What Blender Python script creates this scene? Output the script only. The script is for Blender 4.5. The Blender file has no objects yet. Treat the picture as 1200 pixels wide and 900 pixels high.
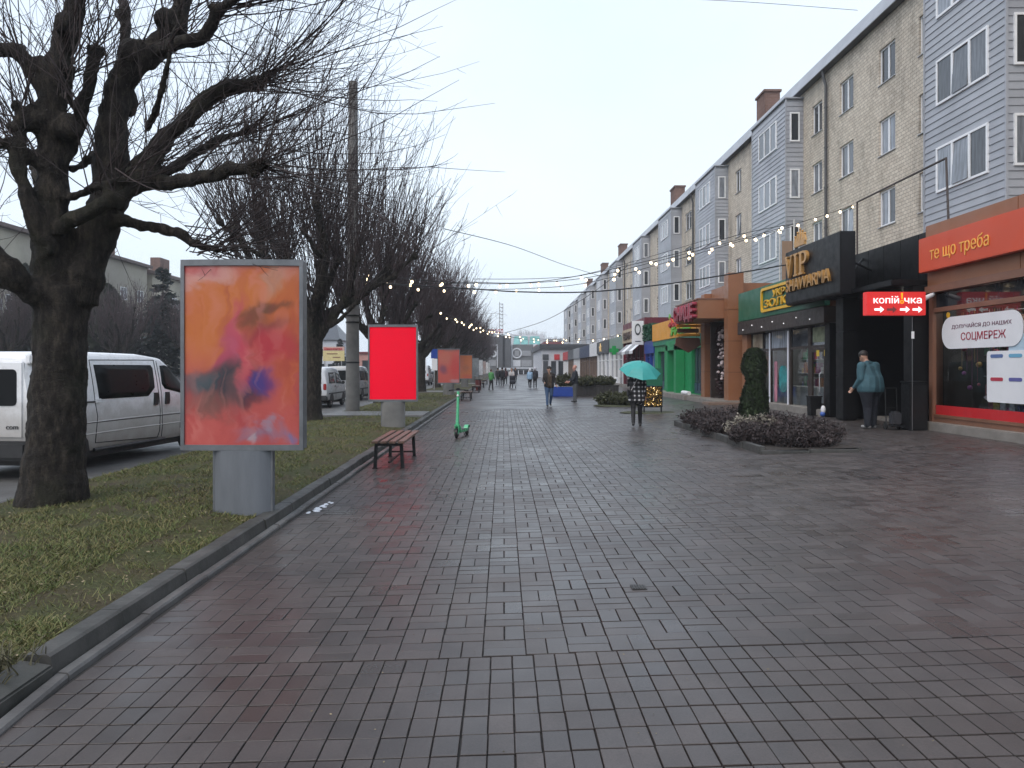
import bpy, bmesh, math, random
import numpy as np
from mathutils import Vector, Matrix, noise
from math import radians, sin, cos, pi

sc = bpy.context.scene
C = sc.collection
RNG = random.Random(11)

# ------------------------------------------------------------------ camera
F, H, VX, VY = 890.0, 1.65, 590.0, 432.0
cam_d = bpy.data.cameras.new('camera')
cam = bpy.data.objects.new('camera', cam_d)
C.objects.link(cam)
cam.location = (0, 0, H)
cam.rotation_euler = (radians(90), 0, 0)
cam_d.sensor_fit = 'HORIZONTAL'
cam_d.sensor_width = 36.0
cam_d.lens = F / 1200 * 36.0
cam_d.shift_x = (600 - VX) / 1200
cam_d.shift_y = -(450 - VY) / 1200
cam_d.clip_start = 0.05
cam_d.clip_end = 6000
sc.camera = cam

# ------------------------------------------------------------------ sky, sun, exposure
SUN_EL, SUN_AZ = radians(52), radians(215)
world = bpy.data.worlds.new('World')
sc.world = world
world.use_nodes = True
wn, wl = world.node_tree.nodes, world.node_tree.links
wn.clear()
w_out = wn.new('ShaderNodeOutputWorld')
w_sky = wn.new('ShaderNodeTexSky')
w_sky.sky_type = 'NISHITA'
w_sky.sun_disc = False
w_sky.sun_elevation = SUN_EL
w_sky.sun_rotation = SUN_AZ
w_sky.air_density = 1.2
w_sky.dust_density = 6.0
w_sky.ozone_density = 2.0
w_bg1 = wn.new('ShaderNodeBackground')
w_bg1.inputs['Strength'].default_value = 0.05
wl.new(w_sky.outputs[0], w_bg1.inputs['Color'])
# the even cloud cover
w_tc = wn.new('ShaderNodeTexCoord')
w_map = wn.new('ShaderNodeMapping')
w_map.inputs['Scale'].default_value = (1.0, 1.0, 2.2)
w_no = wn.new('ShaderNodeTexNoise')
w_no.inputs['Scale'].default_value = 1.6
w_no.inputs['Detail'].default_value = 5
w_cr = wn.new('ShaderNodeValToRGB')
w_cr.color_ramp.elements[0].position = 0.3
w_cr.color_ramp.elements[0].color = (0.54, 0.62, 0.74, 1)
w_cr.color_ramp.elements[1].position = 0.7
w_cr.color_ramp.elements[1].color = (0.65, 0.72, 0.79, 1)
w_bg2 = wn.new('ShaderNodeBackground')
w_bg2.inputs['Strength'].default_value = 0.95
w_add = wn.new('ShaderNodeAddShader')
wl.new(w_tc.outputs['Generated'], w_map.inputs[0])
wl.new(w_map.outputs[0], w_no.inputs['Vector'])
wl.new(w_no.outputs['Fac'], w_cr.inputs[0])
wl.new(w_cr.outputs[0], w_bg2.inputs['Color'])
wl.new(w_bg1.outputs[0], w_add.inputs[0])
wl.new(w_bg2.outputs[0], w_add.inputs[1])
wl.new(w_add.outputs[0], w_out.inputs['Surface'])

sun_d = bpy.data.lights.new('sun', 'SUN')
sun_d.energy = 0.6
sun_d.angle = radians(40)
sun_d.color = (1.0, 0.97, 0.93)
sun = bpy.data.objects.new('sun', sun_d)
C.objects.link(sun)
sun.rotation_euler = (pi / 2 - SUN_EL, 0, pi - SUN_AZ)
sun.location = (0, 0, 60)

sc.view_settings.view_transform = 'Standard'
sc.view_settings.look = 'None'
sc.view_settings.exposure = 0.5
sc.view_settings.gamma = 1.0
sc.view_settings.use_curve_mapping = False
sc.cycles.use_denoising = True
sc.cycles.max_bounces = 6
sc.cycles.diffuse_bounces = 3
sc.cycles.glossy_bounces = 3
sc.cycles.transparent_max_bounces = 8
sc.cycles.volume_bounces = 0
sc.cycles.caustics_reflective = False
sc.cycles.caustics_refractive = False


def px(u, v, Y):
    return Vector(((u - VX) / F * Y, Y, H - (v - VY) / F * Y))


def gz(x):
    return 0.028 * max(-2.6, min(11.0, x))


# ------------------------------------------------------------------ materials
MATS = {}


def nd(nt, typ, **kw):
    n = nt.nodes.new(typ)
    for k, v in kw.items():
        setattr(n, k, v)
    return n


def math_n(nt, op, a, b=None, clamp=False):
    n = nt.nodes.new('ShaderNodeMath')
    n.operation = op
    n.use_clamp = clamp
    for i, s in enumerate((a, b)):
        if s is None:
            continue
        if isinstance(s, (int, float)):
            n.inputs[i].default_value = s
        else:
            nt.links.new(s, n.inputs[i])
    return n.outputs[0]


def mix_c(nt, fac, a, b, typ='MIX'):
    n = nt.nodes.new('ShaderNodeMix')
    n.data_type = 'RGBA'
    n.blend_type = typ
    for s, idx in ((fac, 0), (a, 6), (b, 7)):
        if isinstance(s, (int, float)):
            n.inputs[idx].default_value = s
        elif isinstance(s, tuple):
            n.inputs[idx].default_value = s if len(s) == 4 else (*s, 1)
        else:
            nt.links.new(s, n.inputs[idx])
    return n.outputs[2]


def noise_n(nt, vec, scale, detail=4, rough=0.55):
    n = nt.nodes.new('ShaderNodeTexNoise')
    n.inputs['Scale'].default_value = scale
    n.inputs['Detail'].default_value = detail
    n.inputs['Roughness'].default_value = rough
    if vec is not None:
        nt.links.new(vec, n.inputs['Vector'])
    return n.outputs['Fac']


def ramp_n(nt, fac, stops):
    n = nt.nodes.new('ShaderNodeValToRGB')
    el = n.color_ramp.elements
    while len(el) > 1:
        el.remove(el[-1])
    el[0].position = stops[0][0]
    c = stops[0][1]
    el[0].color = (*c, 1) if isinstance(c, tuple) else (c, c, c, 1)
    for p, c in stops[1:]:
        e = el.new(p)
        e.color = (*c, 1) if isinstance(c, tuple) else (c, c, c, 1)
    nt.links.new(fac, n.inputs[0])
    return n.outputs[0]


def new_mat(name):
    m = bpy.data.materials.new(name)
    m.use_nodes = True
    nt = m.node_tree
    b = nt.nodes['Principled BSDF']
    tc = nt.nodes.new('ShaderNodeTexCoord')
    return m, nt, b, tc.outputs['Object']


def bump_n(nt, b, h, strength=0.3, dist=0.02):
    n = nt.nodes.new('ShaderNodeBump')
    n.inputs['Strength'].default_value = strength
    n.inputs['Distance'].default_value = dist
    nt.links.new(h, n.inputs['Height'])
    nt.links.new(n.outputs[0], b.inputs['Normal'])


def M(name, col=(0.5, 0.5, 0.5), rough=0.6, var=0.18, scale=4.0, bump=0.0, bscale=60, metal=0.0, spec=0.5, island=0.0,
      emit=0.0, tint=None, coat=0.0, stretch=None):
    if name in MATS:
        return MATS[name]
    m, nt, b, co = new_mat(name)
    if stretch:
        mp = nt.nodes.new('ShaderNodeMapping')
        mp.inputs['Scale'].default_value = stretch
        nt.links.new(co, mp.inputs[0])
        co = mp.outputs[0]
    n1 = noise_n(nt, co, scale, 5, 0.6)
    f = ramp_n(nt, n1, [(0.25, 1 - var), (0.75, 1 + var)])
    base = (*col, 1)
    if tint:
        n2 = noise_n(nt, co, scale * 0.37, 3)
        base = mix_c(nt, ramp_n(nt, n2, [(0.4, 0.0), (0.65, 1.0)]), (*col, 1), (*tint, 1))
    cc = mix_c(nt, 1.0, base, f, 'MULTIPLY')
    if island > 0:
        g = nt.nodes.new('ShaderNodeNewGeometry')
        oi = nt.nodes.new('ShaderNodeObjectInfo')
        r = math_n(nt, 'FRACT', math_n(nt, 'ADD', g.outputs['Random Per Island'], oi.outputs['Random']))
        rr = ramp_n(nt, r, [(0.0, 1 - island), (1.0, 1 + island)])
        cc = mix_c(nt, 1.0, cc, rr, 'MULTIPLY')
    nt.links.new(cc, b.inputs['Base Color'])
    b.inputs['Metallic'].default_value = metal
    b.inputs['Specular IOR Level'].default_value = spec
    b.inputs['Coat Weight'].default_value = coat
    rr = ramp_n(nt, noise_n(nt, co, scale * 2.3, 3), [(0.3, max(0.0, rough - 0.1)), (0.7, min(1.0, rough + 0.1))])
    nt.links.new(rr, b.inputs['Roughness'])
    if bump > 0:
        bump_n(nt, b, noise_n(nt, co, bscale, 5), bump, 0.01)
    if emit > 0:
        nt.links.new(cc, b.inputs['Emission Color'])
        b.inputs['Emission Strength'].default_value = emit
    MATS[name] = m
    return m


# ------------------------------------------------------------------ mesh builder
OFF = {}


class MB:
    def __init__(s):
        s.v, s.f, s.mi, s.cur = [], [], [], 0

    def add(s, vs, fs):
        o = len(s.v)
        s.v.extend([tuple(v) for v in vs])
        s.f.extend([tuple(i + o for i in f) for f in fs])
        s.mi.extend([s.cur] * len(fs))
        return s

    def box(s, x0, x1, y0, y1, z0, z1):
        vs = [(x, y, z) for x in (x0, x1) for y in (y0, y1) for z in (z0, z1)]
        return s.add(vs, [(0, 1, 3, 2), (4, 6, 7, 5), (0, 4, 5, 1), (2, 3, 7, 6), (0, 2, 6, 4), (1, 5, 7, 3)])

    def obox(s, c, u, v, w):
        c, u, v, w = Vector(c), Vector(u), Vector(v), Vector(w)
        vs = [c + a * u + b * v + d * w for a in (-1, 1) for b in (-1, 1) for d in (-1, 1)]
        return s.add(vs, [(0, 1, 3, 2), (4, 6, 7, 5), (0, 4, 5, 1), (2, 3, 7, 6), (0, 2, 6, 4), (1, 5, 7, 3)])

    def bar(s, a, b, w, t, up=(0, 0, 1)):
        a, b = Vector(a), Vector(b)
        d = (b - a)
        L = d.length
        d.normalize()
        upv = Vector(up)
        if abs(d.dot(upv)) > 0.98:
            upv = Vector((0, 1, 0))
        sd = d.cross(upv).normalized()
        up2 = sd.cross(d).normalized()
        return s.obox((a + b) / 2, d * L / 2, sd * w / 2, up2 * t / 2)

    def tube(s, pts, rads, n=8, caps=True, up=None):
        pts = [Vector(p) for p in pts]
        if not isinstance(rads, (list, tuple)):
            rads = [rads] * len(pts)
        o = len(s.v)
        ref = None
        for i, p in enumerate(pts):
            if i == 0:
                d = pts[1] - p
            elif i == len(pts) - 1:
                d = p - pts[i - 1]
            else:
                d = pts[i + 1] - pts[i - 1]
            if d.length < 1e-9:
                d = Vector((0, 0, 1))
            d.normalize()
            if ref is None:
                ref = Vector((1, 0, 0)) if abs(d.x) < 0.8 else Vector((0, 1, 0))
            a = (ref - d * ref.dot(d))
            if a.length < 1e-6:
                a = d.orthogonal()
            a.normalize()
            ref = a
            b = d.cross(a)
            for k in range(n):
                t = 2 * pi * k / n
                q = p + (a * cos(t) + b * sin(t)) * rads[i]
                s.v.append((q.x, q.y, q.z))
        m = len(pts)
        for i in range(m - 1):
            for k in range(n):
                k2 = (k + 1) % n
                s.f.append((o + i * n + k, o + i * n + k2, o + (i + 1) * n + k2, o + (i + 1) * n + k))
                s.mi.append(s.cur)
        if caps:
            s.f.append(tuple(o + k for k in reversed(range(n))))
            s.f.append(tuple(o + (m - 1) * n + k for k in range(n)))
            s.mi.extend([s.cur] * 2)
        return s

    def ext(s, poly, axis, a0, a1):
        """extrude a 2-D polygon along an axis: x -> poly is (y,z), y -> (x,z), z -> (x,y)"""
        def mk(p, a):
            if axis == 'x':
                return (a, p[0], p[1])
            if axis == 'y':
                return (p[0], a, p[1])
            return (p[0], p[1], a)
        n = len(poly)
        vs = [mk(p, a0) for p in poly] + [mk(p, a1) for p in poly]
        fs = [tuple(range(n)), tuple(reversed(range(n, 2 * n)))]
        for i in range(n):
            j = (i + 1) % n
            fs.append((i, i + n, j + n, j))
        return s.add(vs, fs)

    def ell(s, c, r, nu=12, nv=8, rot=None):
        c = Vector(c)
        if not isinstance(r, (tuple, list)):
            r = (r, r, r)
        vs = []
        for i in range(nv + 1):
            th = pi * i / nv
            for k in range(nu):
                ph = 2 * pi * k / nu
                q = Vector((r[0] * sin(th) * cos(ph), r[1] * sin(th) * sin(ph), r[2] * cos(th)))
                if rot:
                    q = rot @ q
                vs.append(c + q)
        fs = []
        for i in range(nv):
            for k in range(nu):
                k2 = (k + 1) % nu
                fs.append((i * nu + k, (i + 1) * nu + k, (i + 1) * nu + k2, i * nu + k2))
        return s.add(vs, fs)

    def cyl(s, c, r, h, axis='z', n=20, r2=None):
        c = Vector(c)
        ax = {'x': Vector((1, 0, 0)), 'y': Vector((0, 1, 0)), 'z': Vector((0, 0, 1))}[axis]
        return s.tube([c, c + ax * h], [r, r if r2 is None else r2], n)

    def pane(s, x, y0, y1, z0, z1):
        """a single sheet of glass facing -x"""
        return s.add([(x, y0, z0), (x, y0, z1), (x, y1, z1), (x, y1, z0)], [(0, 1, 2, 3)])

    def mesh(s, name, mats, off=None, smooth=False, bevel=0.0, recalc=True):
        me = bpy.data.meshes.new(name)
        v = s.v if off is None else [(a - off.x, b - off.y, c - off.z) for a, b, c in s.v]
        me.from_pydata(v, [], s.f)
        if not isinstance(mats, (list, tuple)):
            mats = [mats]
        for m in mats:
            me.materials.append(m)
        if len(mats) > 1:
            me.polygons.foreach_set('material_index', s.mi)
        if recalc or bevel:
            bm = bmesh.new()
            bm.from_mesh(me)
            bmesh.ops.remove_doubles(bm, verts=bm.verts, dist=1e-5)
            bmesh.ops.recalc_face_normals(bm, faces=bm.faces)
            if bevel:
                es = [e for e in bm.edges if len(e.link_faces) == 2 and e.calc_face_angle(0) > 0.5]
                bmesh.ops.bevel(bm, geom=es, offset=bevel, segments=2, affect='EDGES', clamp_overlap=True)
            bm.to_mesh(me)
            bm.free()
        if smooth:
            me.polygons.foreach_set('use_smooth', [True] * len(me.polygons))
            if smooth != 'all':
                try:
                    me.set_sharp_from_angle(angle=radians(40))
                except Exception:
                    pass
        me.update()
        return me

    def build(s, name, mats, parent=None, smooth=False, bevel=0.0, recalc=True, label=None, kind=None):
        off = OFF.get(parent.name) if parent is not None else None
        me = s.mesh(name, mats, off, smooth, bevel, recalc)
        return link(me, name, parent, label, kind)


def link(me, name, parent=None, label=None, kind=None, loc=None):
    o = bpy.data.objects.new(name, me)
    C.objects.link(o)
    if parent is not None:
        o.parent = parent
        off = OFF.get(parent.name)
        if off is not None:
            OFF[o.name] = off
        if loc is not None:
            o.location = Vector(loc) - (off if off is not None else Vector((0, 0, 0)))
    elif loc is not None:
        o.location = loc
    if label:
        o['label'] = label
    if kind:
        o['kind'] = kind
    return o


def tag(o, label, cat, group=None, kind=None):
    o['label'] = label
    o['category'] = cat
    if group:
        o['group'] = group
    if kind:
        o['kind'] = kind
    return o


def thing(name, loc, label, cat, group=None, rz=0.0, local=False):
    o = bpy.data.objects.new(name, None)
    C.objects.link(o)
    o.empty_display_size = 0.2
    o.location = loc
    o.rotation_euler = (0, 0, rz)
    tag(o, label, cat, group)
    if not local:
        OFF[o.name] = Vector(loc)
    return o


def copy_tree(o, parent=None):
    c = o.copy()
    C.objects.link(c)
    c.parent = parent
    for ch in list(o.children):
        copy_tree(ch, c)
    return c


def struct(o):
    o['kind'] = 'structure'
    return o


def remeshed(mb, voxel, mat, off=None, amp=0.0, scl=3.0, smooth_it=4):
    """weld the pieces of a builder into one continuous skin, then roughen it"""
    me = mb.mesh('raw', mat, recalc=False)
    ob = bpy.data.objects.new('raw', me)
    C.objects.link(ob)
    md = ob.modifiers.new('remesh', 'REMESH')
    md.mode = 'VOXEL'
    md.voxel_size = voxel
    sm = ob.modifiers.new('smooth', 'SMOOTH')
    sm.factor = 0.5
    sm.iterations = smooth_it
    dg = bpy.context.evaluated_depsgraph_get()
    out = bpy.data.meshes.new_from_object(ob.evaluated_get(dg))
    bpy.data.objects.remove(ob)
    n = len(out.vertices)
    co = np.empty(n * 3)
    out.vertices.foreach_get('co', co)
    co = co.reshape(-1, 3)
    if amp:
        for i in range(n):
            q = Vector(co[i])
            co[i] += np.array(noise.noise_vector(q * scl)) * amp + np.array(noise.noise_vector(q * scl * 3.1)) * amp * 0.5 + np.array(noise.noise_vector(q * scl * 8)) * amp * 0.2
    if off is not None:
        co -= np.array(off)
    out.vertices.foreach_set('co', co.ravel())
    out.materials.clear()
    out.materials.append(mat)
    out.polygons.foreach_set('use_smooth', [True] * len(out.polygons))
    out.update()
    return out


def text_mesh(s, bold=0.0, extrude=0.02, shear=0.0):
    cu = bpy.data.curves.new('lettering', 'FONT')
    cu.body = s
    cu.align_x = 'LEFT'
    cu.extrude = extrude
    cu.offset = bold
    cu.shear = shear
    cu.resolution_u = 3
    ob = bpy.data.objects.new('lettering_tmp', cu)
    C.objects.link(ob)
    dg = bpy.context.evaluated_depsgraph_get()
    me = bpy.data.meshes.new_from_object(ob.evaluated_get(dg))
    bpy.data.objects.remove(ob)
    bpy.data.curves.remove(cu)
    return me


def lettering(s, mat, parent, org, width, height, face='-x', bold=0.0, depth=0.03, shear=0.0, name='lettering', mat_side=None):
    """org = lower-left of the writing as read; the writing fills width x height and stands depth off its wall"""
    me = text_mesh(s, bold, 0.5, shear)
    n = len(me.vertices)
    co = np.empty(n * 3)
    me.vertices.foreach_get('co', co)
    co = co.reshape(-1, 3)
    lo, hi = co.min(0), co.max(0)
    co = (co - lo) / np.maximum(hi - lo, 1e-6)
    x, y, z = co[:, 0] * width, co[:, 1] * height, co[:, 2] * depth
    out = np.empty_like(co)
    org = Vector(org)
    if face == '-x':
        out[:, 0], out[:, 1], out[:, 2] = org.x - z, org.y - x, org.z + y
    else:
        out[:, 0], out[:, 1], out[:, 2] = org.x + x, org.y - z, org.z + y
    off = OFF.get(parent.name)
    if off is not None:
        out -= np.array(off)
    me.vertices.foreach_set('co', out.ravel())
    me.materials.clear()
    me.materials.append(mat)
    me.name = name
    me.update()
    return link(me, name, parent)


def pieces_mesh(name, V, faces, mat, off=None):
    """V: (n,k,3) numpy, faces: list of k-index tuples shared by every piece"""
    n, k, _ = V.shape
    fl = np.array(faces)
    fv = fl.shape[1]
    idx = (np.arange(n)[:, None, None] * k + fl[None]).reshape(-1)
    me = bpy.data.meshes.new(name)
    me.vertices.add(n * k)
    vv = V.reshape(-1, 3)
    if off is not None:
        vv = vv - np.array(off)
    me.vertices.foreach_set('co', vv.astype(np.float32).ravel())
    nf = n * len(faces)
    me.loops.add(nf * fv)
    me.loops.foreach_set('vertex_index', idx.astype(np.int32))
    me.polygons.add(nf)
    me.polygons.foreach_set('loop_start', np.arange(0, nf * fv, fv, dtype=np.int32))
    try:
        me.polygons.foreach_set('loop_total', np.full(nf, fv, dtype=np.int32))
    except Exception:
        pass
    me.materials.append(mat)
    me.update(calc_edges=True)
    me.validate()
    me.shade_flat()
    return me
# ------------------------------------------------------------------ ground, road, lawn, paving
def mat_paver(name, base, tint):
    m, nt, b, co = new_mat(name)
    g = nt.nodes.new('ShaderNodeNewGeometry')
    oi = nt.nodes.new('ShaderNodeObjectInfo')
    pos = g.outputs['Position']
    r = math_n(nt, 'FRACT', math_n(nt, 'ADD', g.outputs['Random Per Island'], oi.outputs['Random']))
    big = ramp_n(nt, noise_n(nt, pos, 0.33, 4, 0.6), [(0.35, 0.0), (0.66, 1.0)])
    c = mix_c(nt, big, base, tint)
    c = mix_c(nt, 1.0, c, ramp_n(nt, r, [(0, 0.80), (0.5, 1.0), (0.95, 1.14), (1, 1.3)]), 'MULTIPLY')
    fine = ramp_n(nt, noise_n(nt, pos, 90, 6, 0.7), [(0.3, 0.72), (0.7, 1.25)])
    c = mix_c(nt, 1.0, c, fine, 'MULTIPLY')
    mid = ramp_n(nt, noise_n(nt, pos, 2.6, 5, 0.6), [(0.3, 0.82), (0.7, 1.15)])
    c = mix_c(nt, 1.0, c, mid, 'MULTIPLY')
    nt.links.new(c, b.inputs['Base Color'])
    wet = noise_n(nt, pos, 0.8, 4, 0.6)
    rr = ramp_n(nt, math_n(nt, 'ADD', math_n(nt, 'MULTIPLY', wet, 0.75), math_n(nt, 'MULTIPLY', r, 0.25)),
                [(0.30, 0.25), (0.66, 0.46)])
    nt.links.new(rr, b.inputs['Roughness'])
    b.inputs['Specular IOR Level'].default_value = 0.42
    h = math_n(nt, 'ADD', math_n(nt, 'MULTIPLY', noise_n(nt, pos, 150, 4, 0.7), 0.4), math_n(nt, 'MULTIPLY', noise_n(nt, pos, 9, 2), 0.25))
    bump_n(nt, b, h, 0.25, 0.004)
    return m


PAVE = mat_paver('wet_paver', (0.052, 0.045, 0.044), (0.064, 0.052, 0.047))


def mat_far_paving():
    m, nt, b, co = new_mat('far_paving')
    g = nt.nodes.new('ShaderNodeNewGeometry')
    pos = g.outputs['Position']
    br = nt.nodes.new('ShaderNodeTexBrick')
    nt.links.new(pos, br.inputs['Vector'])
    br.offset = 0.0
    br.inputs['Scale'].default_value = 1.0
    br.inputs['Brick Width'].default_value = 0.25
    br.inputs['Row Height'].default_value = 0.5
    br.inputs['Mortar Size'].default_value = 0.008
    br.inputs['Color1'].default_value = (0.054, 0.047, 0.046, 1)
    br.inputs['Color2'].default_value = (0.065, 0.053, 0.049, 1)
    br.inputs['Mortar'].default_value = (0.018, 0.017, 0.017, 1)
    big = ramp_n(nt, noise_n(nt, pos, 0.4, 5), [(0.3, 0.75), (0.7, 1.2)])
    nt.links.new(mix_c(nt, 1.0, br.outputs['Color'], big, 'MULTIPLY'), b.inputs['Base Color'])
    nt.links.new(ramp_n(nt, noise_n(nt, pos, 0.6, 4), [(0.35, 0.28), (0.65, 0.47)]), b.inputs['Roughness'])
    bump_n(nt, b, noise_n(nt, pos, 12, 4), 0.25, 0.006)
    return m


JOINT = M('wet_joint_sand', (0.028, 0.025, 0.023), 0.7, 0.3, 6)
ASPH = M('wet_asphalt', (0.050, 0.050, 0.053), 0.45, 0.25, 1.5, bump=0.25, bscale=90)
CONC = M('old_kerb_concrete', (0.062, 0.060, 0.056), 0.62, 0.35, 5, bump=0.35, bscale=45, tint=(0.035, 0.036, 0.032))
LIP = M('gutter_concrete', (0.12, 0.118, 0.115), 0.5, 0.3, 4, bump=0.3, bscale=40, tint=(0.075, 0.07, 0.068))
PATH = M('path_concrete', (0.15, 0.146, 0.142), 0.55, 0.2, 2, bump=0.2, bscale=50)
GROUND = M('distant_ground', (0.07, 0.075, 0.06), 0.9, 0.3, 0.05)
STRIP = M('parking_tiles', (0.10, 0.098, 0.096), 0.5, 0.25, 1.2, bump=0.3, bscale=30)

g = MB().add([(-2500, -600, -0.4), (2500, -600, -0.4), (2500, 4000, -0.4), (-2500, 4000, -0.4)], [(0, 1, 2, 3)])
struct(g.build('ground', GROUND, recalc=False))
g = MB().box(-34, -8.9, -30, 420, -0.39, -0.12)
struct(g.build('road', ASPH))
g = MB().box(-8.895, -6.19, -30, 300, -0.38, -0.08)
struct(g.build('parking_strip', STRIP))

# lawn ------------------------------------------------------------
LX0, LX1 = -6.04, -2.665
ys = [1.0 + 0.2 * i for i in range(100)] + [21 + 1.0 * i for i in range(30)] + [52 + 8 * i for i in range(22)]
xs = [LX0 + (LX1 - LX0) * i / 22 for i in range(23)]


def lawn_z(x, y):
    t = (x - LX0) / (LX1 - LX0)
    e = 0.035 + 0.022 * noise.noise(Vector((x * 1.3, y * 1.3, 0))) + 0.012 * noise.noise(Vector((x * 5, y * 5, 3)))
    bul = 0.05 * sin(pi * t)
    near = max(0.0, min(1.0, (4.4 - y) / 1.0)) * max(0.0, (x + 3.4) / 0.74)
    return e + bul - 0.09 * max(0.0, near)


vs = [(x, y, lawn_z(x, y)) for y in ys for x in xs]
nx = len(xs)
fs = [(j * nx + i, j * nx + i + 1, (j + 1) * nx + i + 1, (j + 1) * nx + i) for j in range(len(ys) - 1) for i in range(nx - 1)]


def mat_lawn():
    m, nt, b, co = new_mat('winter_turf')
    n1 = noise_n(nt, co, 1.1, 6, 0.65)
    c = ramp_n(nt, n1, [(0.30, (0.066, 0.050, 0.035)), (0.46, (0.072, 0.062, 0.031)), (0.58, (0.062, 0.066, 0.027)), (0.78, (0.046, 0.060, 0.021))])
    f = ramp_n(nt, noise_n(nt, co, 26, 5, 0.7), [(0.3, 0.5), (0.7, 1.35)])
    nt.links.new(mix_c(nt, 1.0, c, f, 'MULTIPLY'), b.inputs['Base Color'])
    b.inputs['Roughness'].default_value = 0.85
    b.inputs['Specular IOR Level'].default_value = 0.2
    bump_n(nt, b, noise_n(nt, co, 40, 5, 0.7), 0.8, 0.03)
    return m


lawn = MB().add(vs, fs).build('lawn', mat_lawn(), recalc=False, smooth='all')
struct(lawn)

# grass blades: nobody could count them
rs = np.random.RandomState(4)
NB = 210000
u = rs.rand(NB)
yy = 1 / (1 / 2.3 - u * (1 / 2.3 - 1 / 48.0))
xx = LX0 + 0.02 + (LX1 - LX0 - 0.03) * rs.rand(NB)
keep = np.zeros(NB, bool)
zz = np.zeros(NB)
for i in range(NB):
    nv = noise.noise(Vector((xx[i] * 0.9, yy[i] * 0.9, 7))) + 0.5 * noise.noise(Vector((xx[i] * 3, yy[i] * 3, 1)))
    bare = nv < -0.22 or (xx[i] > -3.25 and nv < 0.2 and yy[i] > 4.6) or (abs(xx[i] + 5.36) < 0.7 and abs(yy[i] - 9) < 0.9 and nv < 0.15)
    keep[i] = (not bare) or rs.rand() < 0.12
    if keep[i]:
        zz[i] = lawn_z(xx[i], yy[i])
xx, yy, zz = xx[keep], yy[keep], zz[keep]
n = len(xx)
hh = (0.010 + 0.030 * rs.rand(n) ** 1.8) * (1 + yy * 0.018)
ww = (0.0015 + 0.0016 * rs.rand(n)) * (1 + yy * 0.08)
an = rs.rand(n) * 2 * pi
la, ld = (0.6 + 1.7 * rs.rand(n)), rs.rand(n) * 2 * pi
V = np.zeros((n, 4, 3))
bx, by = np.cos(an) * ww, np.sin(an) * ww
V[:, 0] = np.stack([xx - bx, yy - by, zz - 0.004], 1)
V[:, 1] = np.stack([xx + bx, yy + by, zz - 0.004], 1)
V[:, 2] = np.stack([xx + bx * 0.5 + np.cos(ld) * la * hh, yy + by * 0.5 + np.sin(ld) * la * hh, zz + hh], 1)
V[:, 3] = np.stack([xx - bx * 0.5 + np.cos(ld) * la * hh, yy - by * 0.5 + np.sin(ld) * la * hh, zz + hh], 1)


def mat_blades():
    m, nt, b, co = new_mat('grass_blades')
    g = nt.nodes.new('ShaderNodeNewGeometry')
    big = noise_n(nt, g.outputs['Position'], 1.0, 4, 0.6)
    r = math_n(nt, 'ADD', math_n(nt, 'MULTIPLY', g.outputs['Random Per Island'], 0.5), math_n(nt, 'MULTIPLY', big, 0.6))
    c = ramp_n(nt, r, [(0.20, (0.210, 0.165, 0.085)), (0.40, (0.165, 0.150, 0.062)), (0.58, (0.115, 0.130, 0.043)), (0.85, (0.062, 0.095, 0.027))])
    nt.links.new(c, b.inputs['Base Color'])
    b.inputs['Roughness'].default_value = 0.65
    b.inputs['Specular IOR Level'].default_value = 0.25
    return m


BLADE = mat_blades()
o = link(pieces_mesh('grass', V, [(0, 1, 2, 3)], BLADE), 'grass')
tag(o, 'short matted winter grass on the lawn strip by the kerb', 'grass', kind='stuff')

# weeds at the broken kerb end, leaf litter -------------------------
mb = MB()
for i in range(130):
    x, y = -2.66 + RNG.uniform(-0.18, 0.10), 4.05 + RNG.uniform(-0.45, 0.2)
    a, l = RNG.uniform(0, 6.28), RNG.uniform(0.06, 0.16)
    z = 0.02
    pts = [(x + cos(a) * l * 0.75 * t, y + sin(a) * l * 0.75 * t, z + l * (1.3 * t - 0.45 * t * t)) for t in (0, 0.35, 0.7, 1)]
    mb.tube(pts, [0.004, 0.0035, 0.003, 0.001], 3, False)
o = mb.build('weed_tuft', M('dry_weed', (0.09, 0.082, 0.045), 0.8, 0.4, 8, island=0.4), recalc=False)
tag(o, 'tuft of straggly weeds at the broken end of the kerb', 'weeds', kind='stuff')
mb = MB()
for i in range(1300):
    y = 1 / (1 / 3.2 - RNG.random() * (1 / 3.2 - 1 / 16))
    if RNG.random() < 0.86:
        x = RNG.uniform(-5.9, -2.7)
        z = lawn_z(x, y) + 0.02
        s = RNG.uniform(0.007, 0.022)
    else:
        x = RNG.uniform(-2.3, 4.5)
        z = gz(x) + 0.004
        s = RNG.uniform(0.003, 0.009)
    a = RNG.uniform(0, 6.28)
    mb.add([(x + cos(a) * s, y + sin(a) * s, z), (x - sin(a) * s * .6, y + cos(a) * s * .6, z + s * .3),
            (x - cos(a) * s, y - sin(a) * s, z + s * .15), (x + sin(a) * s * .6, y - cos(a) * s * .6, z)], [(0, 1, 2, 3)])
o = mb.build('leaf_litter', M('leaf_litter', (0.17, 0.135, 0.08), 0.8, 0.3, 3, island=0.7), recalc=False)
tag(o, 'scattered dry leaf scraps on lawn and paving', 'litter', kind='stuff')

# lawn paths --------------------------------------------------------
for i, (y0, y1) in enumerate(((25.2, 27.6), (50.6, 53.5), (78, 81))):
    mb = MB().box(-6.03, -2.67, y0, y1, -0.05, 0.105)
    struct(mb.build('cross_path', PATH, bevel=0.01))

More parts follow.
